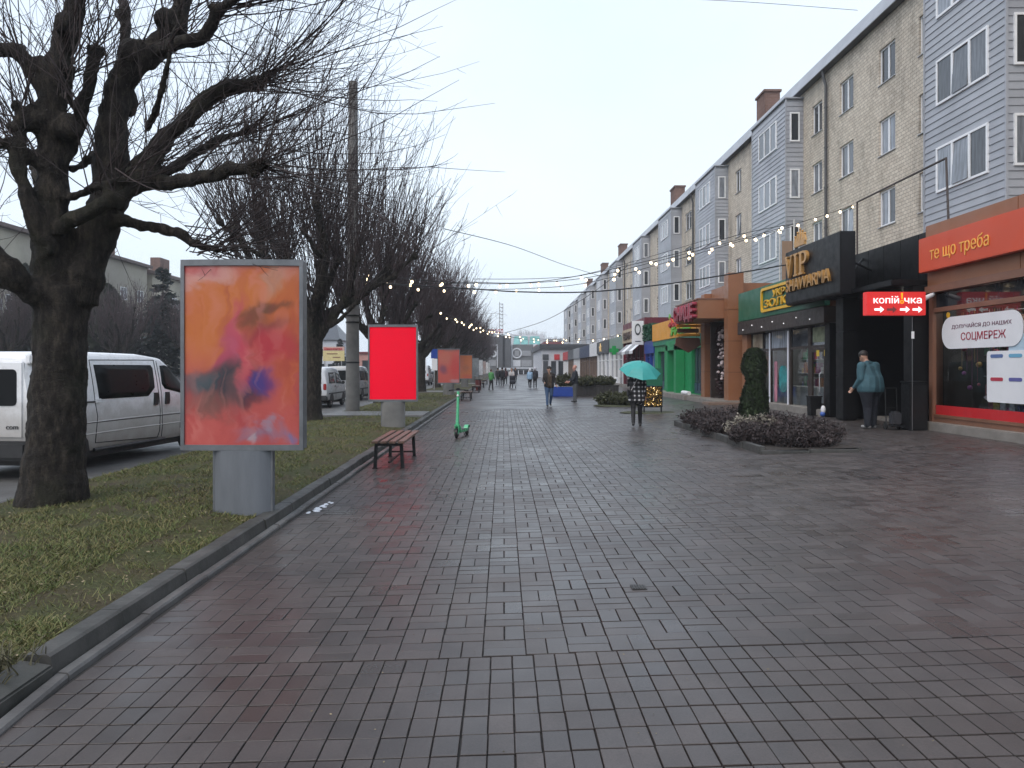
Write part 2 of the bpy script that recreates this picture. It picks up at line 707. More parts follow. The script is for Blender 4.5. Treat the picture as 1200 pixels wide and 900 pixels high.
# kerbs --------------------------------------------------------------
KTOP = 0.068
kroot = bpy.data.objects.new('plaza_kerb', None)
C.objects.link(kroot)
kroot.location = (-2.58, 4.2, 0)
OFF[kroot.name] = Vector((-2.58, 4.2, 0))
struct(kroot)
kerb_sec = [(-2.665, -0.25), (-2.665, KTOP - 0.008), (-2.655, KTOP), (-2.535, KTOP), (-2.515, KTOP - 0.012), (-2.495, -0.05), (-2.49, -0.25)]
y = 4.2
i = 0
while y < 64:  # one stone after another
    L = 1.0 if i else 0.8
    mb = MB().ext(kerb_sec, 'y', y + 0.006, y + L - 0.006)
    dx, dz = RNG.uniform(-0.008, 0.008), RNG.uniform(-0.006, 0.006)
    mb.v = [(a + dx, b, c + dz) for a, b, c in mb.v]
    mb.build('kerbstone', CONC, kroot)
    y += L
    i += 1
mb = MB()
mb.ext(kerb_sec, 'y', 64.006, 230)
mb.build('far_kerb_run', CONC, kroot, kind='stuff')
# the sunken stones where the kerb has broken off
for (xa, ya, xb, yb, zt) in ((-2.595, 3.20, -2.585, 4.185, 0.040), (-2.63, 2.2, -2.60, 3.185, 0.018)):
    mb = MB()
    mb.add([(xa - 0.08, ya, zt), (xa + 0.13, ya, zt - 0.03), (xb + 0.11, yb, zt - 0.02), (xb - 0.08, yb, zt + 0.01),
            (xa - 0.08, ya, -0.3), (xa + 0.13, ya, -0.3), (xb + 0.11, yb, -0.3), (xb - 0.08, yb, -0.3)],
           [(0, 1, 2, 3), (7, 6, 5, 4), (0, 4, 5, 1), (1, 5, 6, 2), (2, 6, 7, 3), (3, 7, 4, 0)])
    mb.build('kerbstone', CONC, kroot, bevel=0.012, label='sunken broken kerbstone at the near end')
y = 2.2
while y < 60:
    mb = MB().ext([(-2.487, -0.2), (-2.487, gz(-2.45) + 0.036), (-2.478, gz(-2.45) + 0.042), (-2.425, gz(-2.4) + 0.036), (-2.415, gz(-2.4) + 0.02), (-2.415, -0.2)], 'y', y + 0.005, y + 0.995)
    dx, dz = RNG.uniform(-0.005, 0.005), RNG.uniform(-0.008, 0.006)
    bend = max(0, 4.3 - y) * 0.09
    mb.v = [(a + dx + (bend if b < y + 0.5 else max(0, 4.3 - y - 1) * 0.09), b, c + dz) for a, b, c in mb.v]
    mb.build('gutter_stone', LIP, kroot)
    y += 1.0
# low kerb between lawn and parking strip
k2 = bpy.data.objects.new('lawn_kerb', None)
C.objects.link(k2)
k2.location = (-6.1, 2, 0)
OFF[k2.name] = Vector((-6.1, 2, 0))
struct(k2)
for i in range(60):
    mb = MB().box(-6.185, -6.045, 2 + i + 0.005, 3 + i - 0.005, -0.3, 0.02 + RNG.uniform(-.006, .006))
    mb.build('kerbstone', CONC, k2, bevel=0.01)

# paving ----------------------------------------------------------------
PX0, PX1 = -2.37, 12.0
pave = MB().add([(-2.6, -3, gz(-2.6) - 0.011), (PX1, -3, gz(PX1) - 0.011), (PX1, 31, gz(PX1) - 0.011), (-2.6, 31, gz(-2.6) - 0.011)], [(0, 1, 2, 3)])
pave = pave.build('pavement', JOINT, recalc=False)
struct(pave)
mb = MB().add([(-2.6, 31, gz(-2.6)), (PX1, 31, gz(PX1)), (PX1, 330, gz(PX1)), (-2.6, 330, gz(-2.6))], [(0, 1, 2, 3)])
struct(mb.build('far_pavement', mat_far_paving(), recalc=False))

cells = []      # centre x, y, half width x, half length y


def near_warp(x):
    return 4.36 + 0.035 * max(0, x) + 0.012 * sin(x * 2.1)


# near band, stack bond
j = 0
y = 4.36
while y > 1.2:
    L = 0.185
    x = PX0
    while x < 5.2:
        w = 0.121
        if abs(x) < 0.75 * y + 1.0:
            cells.append((x + w / 2, y - L / 2 + (near_warp(x) - 4.36), w / 2, L / 2))
        x += w
    y -= L
    j += 1
# basket weave
U = 0.25
NJ = 54
for j in range(NJ):
    for i in range(int((PX1 - PX0) / U)):
        x, y = PX0 + i * U, 4.37 + j * U
        if x > 0.75 * y + 1.5:
            continue
        if y < 4.6 and x > 0.2:
            pass
        yo = (near_warp(x) - 4.36) * max(0, 1 - j / 10)
        if (i + j) % 2:
            for k in (0, 1):
                cells.append((x + U / 2, y + U * (0.25 + 0.5 * k) + yo, U / 2, U / 4))
        else:
            for k in (0, 1):
                cells.append((x + U * (0.25 + 0.5 * k), y + U / 2 + yo, U / 4, U / 2))
Y1 = 4.37 + NJ * U + 0.02
nrow = int((30.98 - Y1) / U)
for j in range(nrow):
    for i in range(int((PX1 - PX0) / 0.125)):
        cells.append((PX0 + (i + 0.5) * 0.125, Y1 + (j + 0.5) * U, 0.0625, U / 2))
cells = np.array(cells)
# the wall planter and the shop fronts stand on the paving, nothing to cut
nC = len(cells)
rs = np.random.RandomState(9)
gap = 0.0026 + 0.0024 * rs.rand(nC) ** 2
cx = cells[:, 0] + rs.randn(nC) * 0.0012
cy = cells[:, 1] + rs.randn(nC) * 0.0012
hx, hy = cells[:, 2] - gap, cells[:, 3] - gap * 1.7
dz = rs.randn(nC) * 0.0007
tx, ty = rs.randn(nC) * 0.003, rs.randn(nC) * 0.003
und = np.array([0.004 * noise.noise(Vector((a * 0.5, b * 0.5, 2))) for a, b in zip(cx, cy)])


def paver_verts(cx, cy, hx, hy, dz, tx, ty):
    out = np.zeros((len(cx), 12, 3))
    k = 0
    for ins, dp in ((0.0022, 0.0), (0.0, -0.0018), (0.0, -0.03)):
        for sx, sy in ((-1, -1), (1, -1), (1, 1), (-1, 1)):
            lx, ly = sx * (hx - ins), sy * (hy - ins)
            out[:, k, 0] = cx + lx
            out[:, k, 1] = cy + ly
            out[:, k, 2] = 0.028 * np.clip(cx + lx, -2.6, 11) + dz + lx * tx + ly * ty + dp
            k += 1
    return out


PF = [(0, 1, 2, 3)] + [(4 + a, 4 + (a + 1) % 4, (a + 1) % 4, a) for a in range(4)] + [(8 + a, 8 + (a + 1) % 4, 4 + (a + 1) % 4, 4 + a) for a in range(4)]
sxp = cx / cy * F + VX
inv = (sxp > 5) & (sxp < 1195) & (cy > 3.22)
order = np.argsort(np.where(inv, cy, 1e9))
single = order[:300]
mask = np.ones(nC, bool)
mask[single] = False
V = paver_verts(cx[mask], cy[mask], hx[mask], hy[mask], dz[mask] + und[mask], tx[mask], ty[mask])
o = link(pieces_mesh('paver_field', V, PF, PAVE), 'paver_field', pave, kind='stuff')
var = []
for k in range(5):
    q = np.array([0.0])
    Vq = paver_verts(q, q, q + 0.0605 - 0.0034, q + 0.0925 - 0.0058, q, q + rs.randn() * 0.004, q + rs.randn() * 0.004)
    var.append(pieces_mesh('paver', Vq, PF, PAVE))
Vq = paver_verts(np.array([0.]), np.array([0.]), np.array([0.1222]), np.array([0.0597]), np.array([0.]), np.array([0.]), np.array([0.]))
var_h = pieces_mesh('paver', Vq, PF, PAVE)
Vq = paver_verts(np.array([0.]), np.array([0.]), np.array([0.0597]), np.array([0.1222]), np.array([0.]), np.array([0.]), np.array([0.]))
var_v = pieces_mesh('paver', Vq, PF, PAVE)
for q, k in enumerate(single):
    w, l = cells[k, 2], cells[k, 3]
    me = var_h if w > 0.1 else (var_v if l > 0.1 else var[q % 5])
    o = link(me, 'paver', pave, loc=(cx[k], cy[k], 0.028 * cx[k] + dz[k] + und[k]))

# small drain cover set into the paving, a puddle of ice by the kerb
t = thing('drain_cover', (1.0, 5.62, gz(1.0) + 0.002), 'small dark square drain cover set into the paving', 'drain')
mb = MB().box(0.945, 1.055, 5.565, 5.675, gz(1.0) + 0.003, gz(1.0) + 0.008)
mb.build('cover_plate', M('rusty_iron', (0.03, 0.027, 0.025), 0.5, 0.3, 30, bump=0.4, bscale=120), t)
for k in range(5):
    mb = MB().box(0.955 + k * 0.02, 0.963 + k * 0.02, 5.572, 5.668, gz(1.0) + 0.0082, gz(1.0) + 0.012)
    mb.build('grate_bar', M('rusty_iron'), t)
t = thing('snow_patch', (-2.2, 9.1, gz(-2.2)), 'last scrap of white snow lying by the kerb', 'snow')
mb = MB()
for k in range(14):
    mb.ell((-2.30 + RNG.uniform(-.03, .05) + k * 0.006, 9.0 + k * 0.055, gz(-2.3) + 0.004), (RNG.uniform(.02, .045), RNG.uniform(.03, .06), RNG.uniform(0.004, .010)), 8, 5)
mb.build('snow', M('old_snow', (0.7, 0.72, 0.76), 0.6, 0.2, 20, bump=0.4, bscale=60), t, smooth='all')
# ------------------------------------------------------------------ apartment buildings on the right
def mat_brick_wall(name, c1, c2, mortar, axis='x', bw=0.26, bh=0.135):
    m, nt, b, co = new_mat(name)
    g = nt.nodes.new('ShaderNodeNewGeometry')
    sp = nt.nodes.new('ShaderNodeSeparateXYZ')
    nt.links.new(g.outputs['Position'], sp.inputs[0])
    cb = nt.nodes.new('ShaderNodeCombineXYZ')
    nt.links.new(sp.outputs[1 if axis == 'x' else 0], cb.inputs[0])
    nt.links.new(sp.outputs[2], cb.inputs[1])
    br = nt.nodes.new('ShaderNodeTexBrick')
    nt.links.new(cb.outputs[0], br.inputs['Vector'])
    br.inputs['Scale'].default_value = 1.0
    br.inputs['Brick Width'].default_value = bw
    br.inputs['Row Height'].default_value = bh
    br.inputs['Mortar Size'].default_value = 0.008
    br.inputs['Mortar Smooth'].default_value = 0.2
    br.inputs['Color1'].default_value = (*c1, 1)
    br.inputs['Color2'].default_value = (*c2, 1)
    br.inputs['Mortar'].default_value = (*mortar, 1)
    mpv = nt.nodes.new('ShaderNodeMapping')
    mpv.inputs['Scale'].default_value = (0.5, 0.5, 0.16)
    nt.links.new(g.outputs['Position'], mpv.inputs[0])
    st = ramp_n(nt, noise_n(nt, mpv.outputs[0], 1.7, 6, 0.65), [(0.30, 0.62), (0.48, 0.98), (0.75, 1.12)])
    c = mix_c(nt, 1.0, br.outputs['Color'], st, 'MULTIPLY')
    c = mix_c(nt, 1.0, c, ramp_n(nt, noise_n(nt, g.outputs['Position'], 5.0, 4), [(0.3, 0.88), (0.7, 1.1)]), 'MULTIPLY')
    nt.links.new(c, b.inputs['Base Color'])
    b.inputs['Roughness'].default_value = 0.85
    b.inputs['Specular IOR Level'].default_value = 0.25
    inv = math_n(nt, 'SUBTRACT', 1.0, br.outputs['Fac'])
    hgt = math_n(nt, 'ADD', inv, math_n(nt, 'MULTIPLY', noise_n(nt, g.outputs['Position'], 9, 3), 0.5))
    bump_n(nt, b, hgt, 0.8, 0.014)
    return m


WALLB = mat_brick_wall('cream_silicate_brick', (0.52, 0.455, 0.375), (0.64, 0.575, 0.485), (0.19, 0.172, 0.15))
SIDING = M('blue_grey_siding', (0.355, 0.37, 0.405), 0.5, 0.10, 0.9, tint=(0.31, 0.325, 0.36), island=0.05)
SIDING_F = M('pale_grey_siding', (0.41, 0.425, 0.46), 0.55, 0.12, 0.7, tint=(0.36, 0.375, 0.41), island=0.05)
WFRAME = M('white_window_frame', (0.80, 0.81, 0.83), 0.35, 0.08, 3)
FASCIA = M('grey_eave_metal', (0.33, 0.345, 0.38), 0.4, 0.10, 0.6)
SOFFIT = M('dark_soffit', (0.11, 0.11, 0.115), 0.8, 0.2, 1.5)
ROOF = M('roof_sheet', (0.20, 0.21, 0.23), 0.6, 0.2, 0.8)
CHIM = mat_brick_wall('chimney_brick', (0.17, 0.095, 0.075), (0.21, 0.125, 0.10), (0.2, 0.16, 0.14), 'y', 0.25, 0.085)
PIPE = M('drainpipe', (0.07, 0.07, 0.075), 0.45, 0.2, 3)
SILL = M('zinc_sill', (0.36, 0.37, 0.39), 0.4, 0.2, 4)


def mat_pane(name, base, island=0.6, rough=0.06):
    m, nt, b, co = new_mat(name)
    g = nt.nodes.new('ShaderNodeNewGeometry')
    oi = nt.nodes.new('ShaderNodeObjectInfo')
    r = math_n(nt, 'FRACT', math_n(nt, 'ADD', g.outputs['Random Per Island'], oi.outputs['Random']))
    mp = nt.nodes.new('ShaderNodeMapping')
    mp.inputs['Scale'].default_value = (9, 9, 1.1)
    nt.links.new(g.outputs['Position'], mp.inputs[0])
    folds = ramp_n(nt, noise_n(nt, mp.outputs[0], 1.2, 4), [(0.35, 0.65), (0.65, 1.2)])
    cc = ramp_n(nt, r, [(0.0, tuple(x * (1 - island) for x in base)), (0.55, base), (1.0, tuple(min(1, x * (1 + island * 1.3)) for x in base))])
    nt.links.new(mix_c(nt, 1.0, cc, folds, 'MULTIPLY'), b.inputs['Base Color'])
    b.inputs['Roughness'].default_value = rough
    b.inputs['Specular IOR Level'].default_value = 0.6
    bump_n(nt, b, noise_n(nt, g.outputs['Position'], 1.5, 2), 0.05, 0.05)
    return m


PANE = mat_pane('curtained_pane', (0.16, 0.175, 0.20))
PANE_D = mat_pane('dark_pane', (0.035, 0.04, 0.048), 0.4)
WX = 15.4       # wall plane
BX = 14.5       # bay front plane
ROWS = (8.15, 11.05, 13.95)
ROW0 = 5.25
EAVE = 15.78
BTOP = 15.5


def frame_mesh(w, h, n, opn=None):
    """a window unit lying in the local YZ plane facing -x, centred on the origin; returns frame mesh and pane meshes"""
    key = ('win', w, h, n, opn)
    if key in MATS:
        return MATS[key]
    t = 0.072
    mb = MB()
    mb.box(-0.03, 0.04, -w / 2, w / 2, -h / 2, -h / 2 + t)
    mb.box(-0.03, 0.04, -w / 2, w / 2, h / 2 - t, h / 2)
    cellw = w / n
    for i in range(n + 1):
        yc = -w / 2 + i * cellw
        a, b = (yc, yc + t) if i == 0 else ((yc - t, yc) if i == n else (yc - t * 0.7, yc + t * 0.7))
        mb.box(-0.03, 0.04, a, b, -h / 2 + t + 0.001, h / 2 - t - 0.001)
    fr = mb.mesh('window_frame', WFRAME)
    panes = []
    for i in range(n):
        y0, y1 = -w / 2 + i * cellw + t * 0.6, -w / 2 + (i + 1) * cellw - t * 0.6
        p = MB()
        if opn == i:
            # this sash is tipped open at the top
            q = MB().box(-0.012, 0.0, y0, y1, -h / 2 + t, h / 2 - t)
            p.add(q.v, q.f)
            p.v = [(x - 0.06 + 0.085 * ((z + h / 2) / h), y + 0.02 * ((z + h / 2) / h), z - 0.05 * (z > 0)) for x, y, z in p.v]
            q = MB().box(0.032, 0.036, y0, y1, -h / 2 + t, h / 2 - t)
            p.add(q.v, q.f)
        else:
            p.box(0.0, 0.012, y0, y1, -h / 2 + t * .8, h / 2 - t * .8)
        panes.append(p)
    MATS[key] = (fr, panes)
    return MATS[key]


PCACHE = {}


def window(parent, x, y, z, w, h, n, mat=None, sep=True, frame_name='window_frame', opn=None, rot=False):
    """frame + panes; as sub-parts of a bay (both hang from parent) or as part + sub-part of a wall"""
    mat = mat or PANE
    fr, panes = frame_mesh(w, h, n, opn)
    fo = link(fr, frame_name, parent, loc=(x, y, z))
    holder = parent if frame_name == 'window_frame' else fo
    if rot:
        fo.rotation_euler = (0, 0, pi / 2)
    lst = panes if sep else [None]
    for i, p in enumerate(lst):
        k = (w, h, n, opn, i if sep else 'all', mat.name)
        if k not in PCACHE:
            if p is None:
                p = MB()
                for q in panes:
                    p.add(q.v, q.f)
            PCACHE[k] = p.mesh('window_pane', mat, recalc=False)
        if holder is parent:
            po = link(PCACHE[k], 'window_pane', parent, loc=(x, y, z))
            if rot:
                po.rotation_euler = (0, 0, pi / 2)
        else:
            po = bpy.data.objects.new('pane', PCACHE[k])
            C.objects.link(po)
            po.parent = fo
    return fo


def wall_with_openings(mb, X, y0, y1, z0, z1, ops, depth=0.16):
    Y = sorted({y0, y1} | {a for o in ops for a in (o[0] - o[2] / 2, o[0] + o[2] / 2)})
    Z = sorted({z0, z1} | {a for o in ops for a in (o[1] - o[3] / 2, o[1] + o[3] / 2)})
    for a, b in zip(Y[:-1], Y[1:]):
        for c, d in zip(Z[:-1], Z[1:]):
            ym, zm = (a + b) / 2, (c + d) / 2
            if any(abs(ym - o[0]) < o[2] / 2 and abs(zm - o[1]) < o[3] / 2 for o in ops):
                continue
            mb.add([(X, a, c), (X, a, d), (X, b, d), (X, b, c)], [(0, 1, 2, 3)])
    for (yc, zc, w, h) in ops:
        a, b, c, d = yc - w / 2, yc + w / 2, zc - h / 2, zc + h / 2
        X2 = X + depth
        mb.add([(X, a, c), (X2, a, c), (X2, a, d), (X, a, d), (X, b, c), (X2, b, c), (X2, b, d), (X, b, d)],
               [(0, 1, 2, 3), (4, 7, 6, 5), (0, 4, 5, 1), (3, 2, 6, 7)])


def apartment(label, y0, y1, bays, wins, pipes, chimneys, siding, singles=0, rows=ROWS, detail=True):
    t = thing('apartment_building', (WX, y0, 0), label, 'building', 'apartment blocks along the right side')
    mb = MB()
    ops = [(wy, z, ww, 1.45) for (wy, ww) in wins for z in rows]
    wall_with_openings(mb, WX, y0, y1, 0, EAVE, ops)
    mb.add([(WX, y0, 0), (WX + 12, y0, 0), (WX + 12, y0, EAVE), (WX, y0, EAVE), (WX, y1, 0), (WX + 12, y1, 0), (WX + 12, y1, EAVE), (WX, y1, EAVE)],
           [(0, 3, 2, 1), (4, 5, 6, 7), (1, 2, 6, 5)])
    mb.build('wall', WALLB, t, recalc=False)
    ri = 0
    for (wy, ww) in wins:
        for z in rows:
            ri += 1
            opn = 0 if (ri % 7 == 3 and ww > 1.1) else None
            fo = window(t, WX + 0.11, wy, z, ww, 1.45, 2 if ww > 0.9 else 1, PANE if ri % 3 else PANE_D, sep=detail, frame_name='window', opn=opn)
            s = MB().box(-0.16, 0.08, -ww / 2 - 0.05, ww / 2 + 0.05, -0.765, -0.735)
            key = ('sill', ww)
            if key not in PCACHE:
                PCACHE[key] = s.mesh('sill', SILL)
            so = bpy.data.objects.new('sill', PCACHE[key])
            C.objects.link(so)
            so.parent = fo
    for bi, (b0, b1) in enumerate(bays):
        body = MB().box(BX + 0.03, WX - 0.002, b0 + 0.03, b1 - 0.03, 3.2, BTOP - 0.01).build('bay', siding, t)
        lap = 0.235
        nb = int((BTOP - 3.6) / lap)
        allb = MB()
        prof = ((0.0, 0.012), (0.028, -0.0), (0.03, 0.0))
        for k in range(nb):
            z0 = 3.6 + k * lap
            z1 = z0 + lap + 0.004
            mb = MB()
            o_lo, o_hi = 0.032, 0.006
            # wraps the near side, the front and the far side
            pts = [(WX - 0.004, b0), (BX, b0), (BX, b1), (WX - 0.004, b1)]

            def ring(o, z):
                return [(WX - 0.004, b0 - o, z), (BX - o, b0 - o, z), (BX - o, b1 + o, z), (WX - 0.004, b1 + o, z)]
            A, B, D = ring(o_lo, z0), ring(o_hi, z1), ring(0.0, z0)
            mb.add(A + B + D, [(0, 1, 5, 4), (1, 2, 6, 5), (2, 3, 7, 6), (8, 9, 1, 0), (9, 10, 2, 1), (10, 11, 3, 2)])
            if bi < singles:
                mb.build('siding_board', siding, body, recalc=False)
            else:
                allb.add(mb.v, mb.f)
        if bi >= singles:
            allb.build('siding', siding, body, recalc=False, kind='stuff')
        # corner trims
        for yc in (b0, b1):
            s = -1 if yc == b0 else 1
            MB().box(BX - 0.045, BX + 0.03, yc - 0.03 + s * 0.02, yc + 0.03 + s * 0.02, 3.6, BTOP - 0.012).build('corner_trim', siding, body)
        MB().box(BX - 0.10, WX - 0.003, b0 - 0.10, b1 + 0.10, BTOP, BTOP + 0.07).build('bay_cap', FASCIA, body)
        yc = (b0 + b1) / 2
        fw = min(2.75, (b1 - b0) - 1.5)
        for zi, z in enumerate(rows):
            window(body, BX - 0.045, yc, z + 0.1, fw, 1.5, 3, PANE, sep=detail, opn=1 if (bi == 0 and singles and zi in (0, 1)) else None)
            window(body, WX - 0.46, b0 - 0.045, z + 0.1, 0.5, 1.5, 1, PANE_D if (zi + bi) % 2 else PANE, sep=True, rot=True)
    # eave: tilted metal fascia, soffit, roof
    fx = WX - 0.38
    mb = MB()
    yb = y0
    while yb < y1 - 0.01:
        ye = min(y1, yb + 2.5)
        q = MB().add([(fx, yb + 0.006, EAVE), (fx + 0.22, yb + 0.006, EAVE + 0.72), (fx + 0.26, yb + 0.006, EAVE + 0.72), (fx + 0.05, yb + 0.006, EAVE),
                      (fx, ye, EAVE), (fx + 0.22, ye, EAVE + 0.72), (fx + 0.26, ye, EAVE + 0.72), (fx + 0.05, ye, EAVE)],
                     [(0, 1, 5, 4), (1, 2, 6, 5), (2, 3, 7, 6), (3, 0, 4, 7), (0, 3, 2, 1), (4, 5, 6, 7)])
        q.build('eave_panel', FASCIA, t)
        yb = ye
    MB().box(fx + 0.052, WX + 12.4, y0 + 0.01, y1 - 0.01, EAVE + 0.02, EAVE + 0.09).build('soffit', SOFFIT, t)
    rf = MB().add([(fx + 0.25, y0, EAVE + 0.71), (WX + 5.5, y0, EAVE + 2.4), (WX + 12, y0, EAVE + 0.7), (fx + 0.25, y1, EAVE + 0.71), (WX + 5.5, y1, EAVE + 2.4), (WX + 12, y1, EAVE + 0.7)],
                  [(0, 1, 4, 3), (1, 2, 5, 4), (0, 2, 1), (3, 4, 5)]).build('roof', ROOF, t, recalc=False)
    for (cy_, w) in chimneys:
        mb = MB().box(WX + 0.25, WX + 1.15, cy_ - w / 2, cy_ + w / 2, EAVE + 0.3, EAVE + 2.45)
        mb.box(WX + 0.17, WX + 1.23, cy_ - w / 2 - 0.08, cy_ + w / 2 + 0.08, EAVE + 2.452, EAVE + 2.58)
        mb.build('chimney', CHIM, rf)
    for py in pipes:
        mb = MB().tube([(WX - 0.12, py, 3.5), (WX - 0.12, py, EAVE - 0.7), (WX - 0.22, py, EAVE - 0.35), (WX - 0.26, py, EAVE + 0.02)], 0.07, 10)
        for k in range(6):
            mb.cyl((WX - 0.12, py, 4.5 + k * 1.9), 0.09, 0.06, n=10)
        mb.build('drainpipe', PIPE, t, smooth=True)
    return t


apartment('cream brick apartment block with blue-grey clad bays nearest on the right', 16.0, 61.6,
          [(21.9, 26.1), (39.0, 44.2), (52.0, 57.2)],
          [(18.6, 1.3), (27.5, 1.3), (30.5, 1.3), (34.1, 1.35), (37.3, 1.2), (49.8, 1.25), (46.2, 1.2)],
          [36.0, 61.3], [(46.2, 1.5)], SIDING, singles=2)
apartment('middle apartment block in the row, pale clad bays and a brick chimney on its eave', 61.75, 109.4,
          [(65.6, 70.9), (79.6, 85.0), (97.8, 103.6)],
          [(63.3, 2.2), (75.4, 1.3), (88.0, 1.3), (91.5, 1.3), (94.6, 1.3), (107, 1.3)],
          [73.6, 95.9], [(70.2, 1.9), (102.5, 2.2)], SIDING, singles=0, rows=(ROW0,) + ROWS, detail=False)
apartment('farthest apartment block of the row, pale grey cladding where the street ends', 109.5, 183,
          [(112.0, 118.4), (127.0, 133.0), (141.0, 148.0), (157, 164), (172, 182)],
          [(110.5, 1.0), (121, 1.3), (124, 1.3), (136, 1.3), (152, 1.3), (168, 1.3)],
          [123], [(121, 2.4), (142, 2.4)], SIDING_F, rows=(ROW0,) + ROWS, detail=False)

# ------------------------------------------------------------------ shops
BLACK = M('black_cladding', (0.007, 0.007, 0.008), 0.42, 0.25, 2, spec=0.22)
BLACKM = M('black_metal', (0.009, 0.009, 0.010), 0.45, 0.2, 6, spec=0.3)
BROWN = M('brown_composite_panel', (0.27, 0.115, 0.055), 0.42, 0.10, 1.2)
BROWN2 = M('dull_brown_panel', (0.20, 0.095, 0.06), 0.45, 0.15, 1.5)
DBROWN = M('dark_brown_profile', (0.035, 0.024, 0.020), 0.45, 0.2, 3)
ORANGE = M('orange_red_sign', (0.62, 0.075, 0.025), 0.4, 0.06, 1.0)
YELLOW = M('yellow_letters', (0.75, 0.42, 0.02), 0.4, 0.08, 4)
GOLD = M('gold_letters', (0.50, 0.27, 0.085), 0.35, 0.15, 6, metal=0.35)
DGREEN = M('deep_green_sign', (0.010, 0.115, 0.060), 0.4, 0.10, 1.2)
GREEN = M('green_render', (0.010, 0.235, 0.080), 0.5, 0.12, 1.5)
TEALG = M('teal_green_band', (0.012, 0.19, 0.10), 0.5, 0.1, 1.5)
AMBER = M('amber_sign', (0.75, 0.33, 0.025), 0.45, 0.08, 1.0)
RED = M('red_print', (0.50, 0.02, 0.025), 0.45, 0.08, 2)
WHITEP = M('white_print', (0.78, 0.78, 0.80), 0.4, 0.05, 2)
STONE = M('step_stone', (0.22, 0.20, 0.18), 0.6, 0.25, 3, bump=0.25, bscale=30)
INTER = M('shop_interior', (0.085, 0.075, 0.07), 0.7, 0.3, 1.5)
GREYM = M('grey_aluminium', (0.42, 0.43, 0.45), 0.35, 0.1, 3, metal=0.5)
GOODS = None


def mat_goods(name, sat=1.0):
    m, nt, b, co = new_mat(name)
    g = nt.nodes.new('ShaderNodeNewGeometry')
    cc = ramp_n(nt, g.outputs['Random Per Island'], [(0.0, (0.30, 0.05, 0.06)), (0.12, (0.05, 0.10, 0.25)), (0.25, (0.45, 0.33, 0.06)), (0.37, (0.5, 0.5, 0.5)), (0.5, (0.28, 0.08, 0.20)),
                                                    (0.62, (0.06, 0.22, 0.12)), (0.75, (0.42, 0.20, 0.10)), (0.87, (0.10, 0.08, 0.07)), (1.0, (0.55, 0.45, 0.42))])
    cc.node.color_ramp.interpolation = 'CONSTANT'
    f = ramp_n(nt, noise_n(nt, co, 18, 3), [(0.3, 0.5), (0.7, 1.3)])
    nt.links.new(mix_c(nt, 1.0, cc, f, 'MULTIPLY'), b.inputs['Base Color'])
    b.inputs['Roughness'].default_value = 0.5
    return m


GOODS = mat_goods('shelf_goods')


def mat_glass(name, tint=(0.8, 0.85, 0.88)):
    m, nt, b, co = new_mat(name)
    nt.nodes.remove(b)
    out = [n for n in nt.nodes if n.type == 'OUTPUT_MATERIAL'][0]
    tr = nt.nodes.new('ShaderNodeBsdfTransparent')
    tr.inputs[0].default_value = (*tint, 1)
    gl = nt.nodes.new('ShaderNodeBsdfGlossy')
    gl.inputs['Roughness'].default_value = 0.03
    bp = nt.nodes.new('ShaderNodeBump')
    bp.inputs['Strength'].default_value = 0.04
    bp.inputs['Distance'].default_value = 0.05
    nt.links.new(noise_n(nt, co, 1.2, 2), bp.inputs['Height'])
    nt.links.new(bp.outputs[0], gl.inputs['Normal'])
    fr = nt.nodes.new('ShaderNodeFresnel')
    fr.inputs['IOR'].default_value = 1.55
    mx = nt.nodes.new('ShaderNodeMixShader')
    nt.links.new(math_n(nt, 'ADD', math_n(nt, 'MULTIPLY', fr.outputs[0], 1.0), 0.03), mx.inputs[0])
    nt.links.new(tr.outputs[0], mx.inputs[1])
    nt.links.new(gl.outputs[0], mx.inputs[2])
    nt.links.new(mx.outputs[0], out.inputs['Surface'])
    return m


GLASS = mat_glass('shop_glass')


def goods_wall(parent, X, y0, y1, z0, z1, n, dx=0.3, smax=0.28):
    sh = MB()
    nsh = max(2, int((z1 - z0) / 0.42))
    for k in range(nsh + 1):
        z = z0 + (z1 - z0) * k / nsh
        sh.box(X, X + dx + 0.1, y0, y1, z - 0.02, z)
    sh.build('shelf', GREYM, parent)
    mb = MB()
    hgt = (z1 - z0) / nsh
    for k in range(nsh):
        z = z0 + hgt * k
        y = y0 + 0.03
        while y < y1 - 0.1:
            w = RNG.uniform(0.06, smax)
            if RNG.random() < 0.88:
                mb.box(X + RNG.uniform(0, 0.1), X + dx, y, min(y1, y + w * 0.93), z + 0.002, z + hgt * RNG.uniform(0.35, 0.9))
            y += w
    mb.build('shelf_goods', GOODS, parent, recalc=False, kind='stuff')


def shop_shell(parent, X, y0, y1, z0, z1, depth, mat=None):
    """inner room behind a glazed front: floor, ceiling, back and end walls"""
    mat = mat or INTER
    MB().add([(X, y0, z0), (X + depth, y0, z0), (X + depth, y1, z0), (X, y1, z0)], [(0, 1, 2, 3)]).build('room_floor', mat, parent, recalc=False)
    MB().add([(X, y0, z0), (X + depth, y0, z0), (X + depth, y0, z1), (X, y0, z1), (X, y1, z0), (X + depth, y1, z0), (X + depth, y1, z1), (X, y1, z1)],
             [(0, 1, 2, 3), (4, 7, 6, 5), (1, 5, 6, 2), (3, 2, 6, 7)]).build('room_wall', mat, parent, recalc=False)


def rrect(y0, y1, z0, z1, r, n=6):
    p = []
    for (cy_, cz_, a0) in ((y1 - r, z1 - r, 0), (y0 + r, z1 - r, 90), (y0 + r, z0 + r, 180), (y1 - r, z0 + r, 270)):
        for k in range(n + 1):
            a = radians(a0 + 90 * k / n)
            p.append((cy_ + r * cos(a), cz_ + r * sin(a)))
    return p


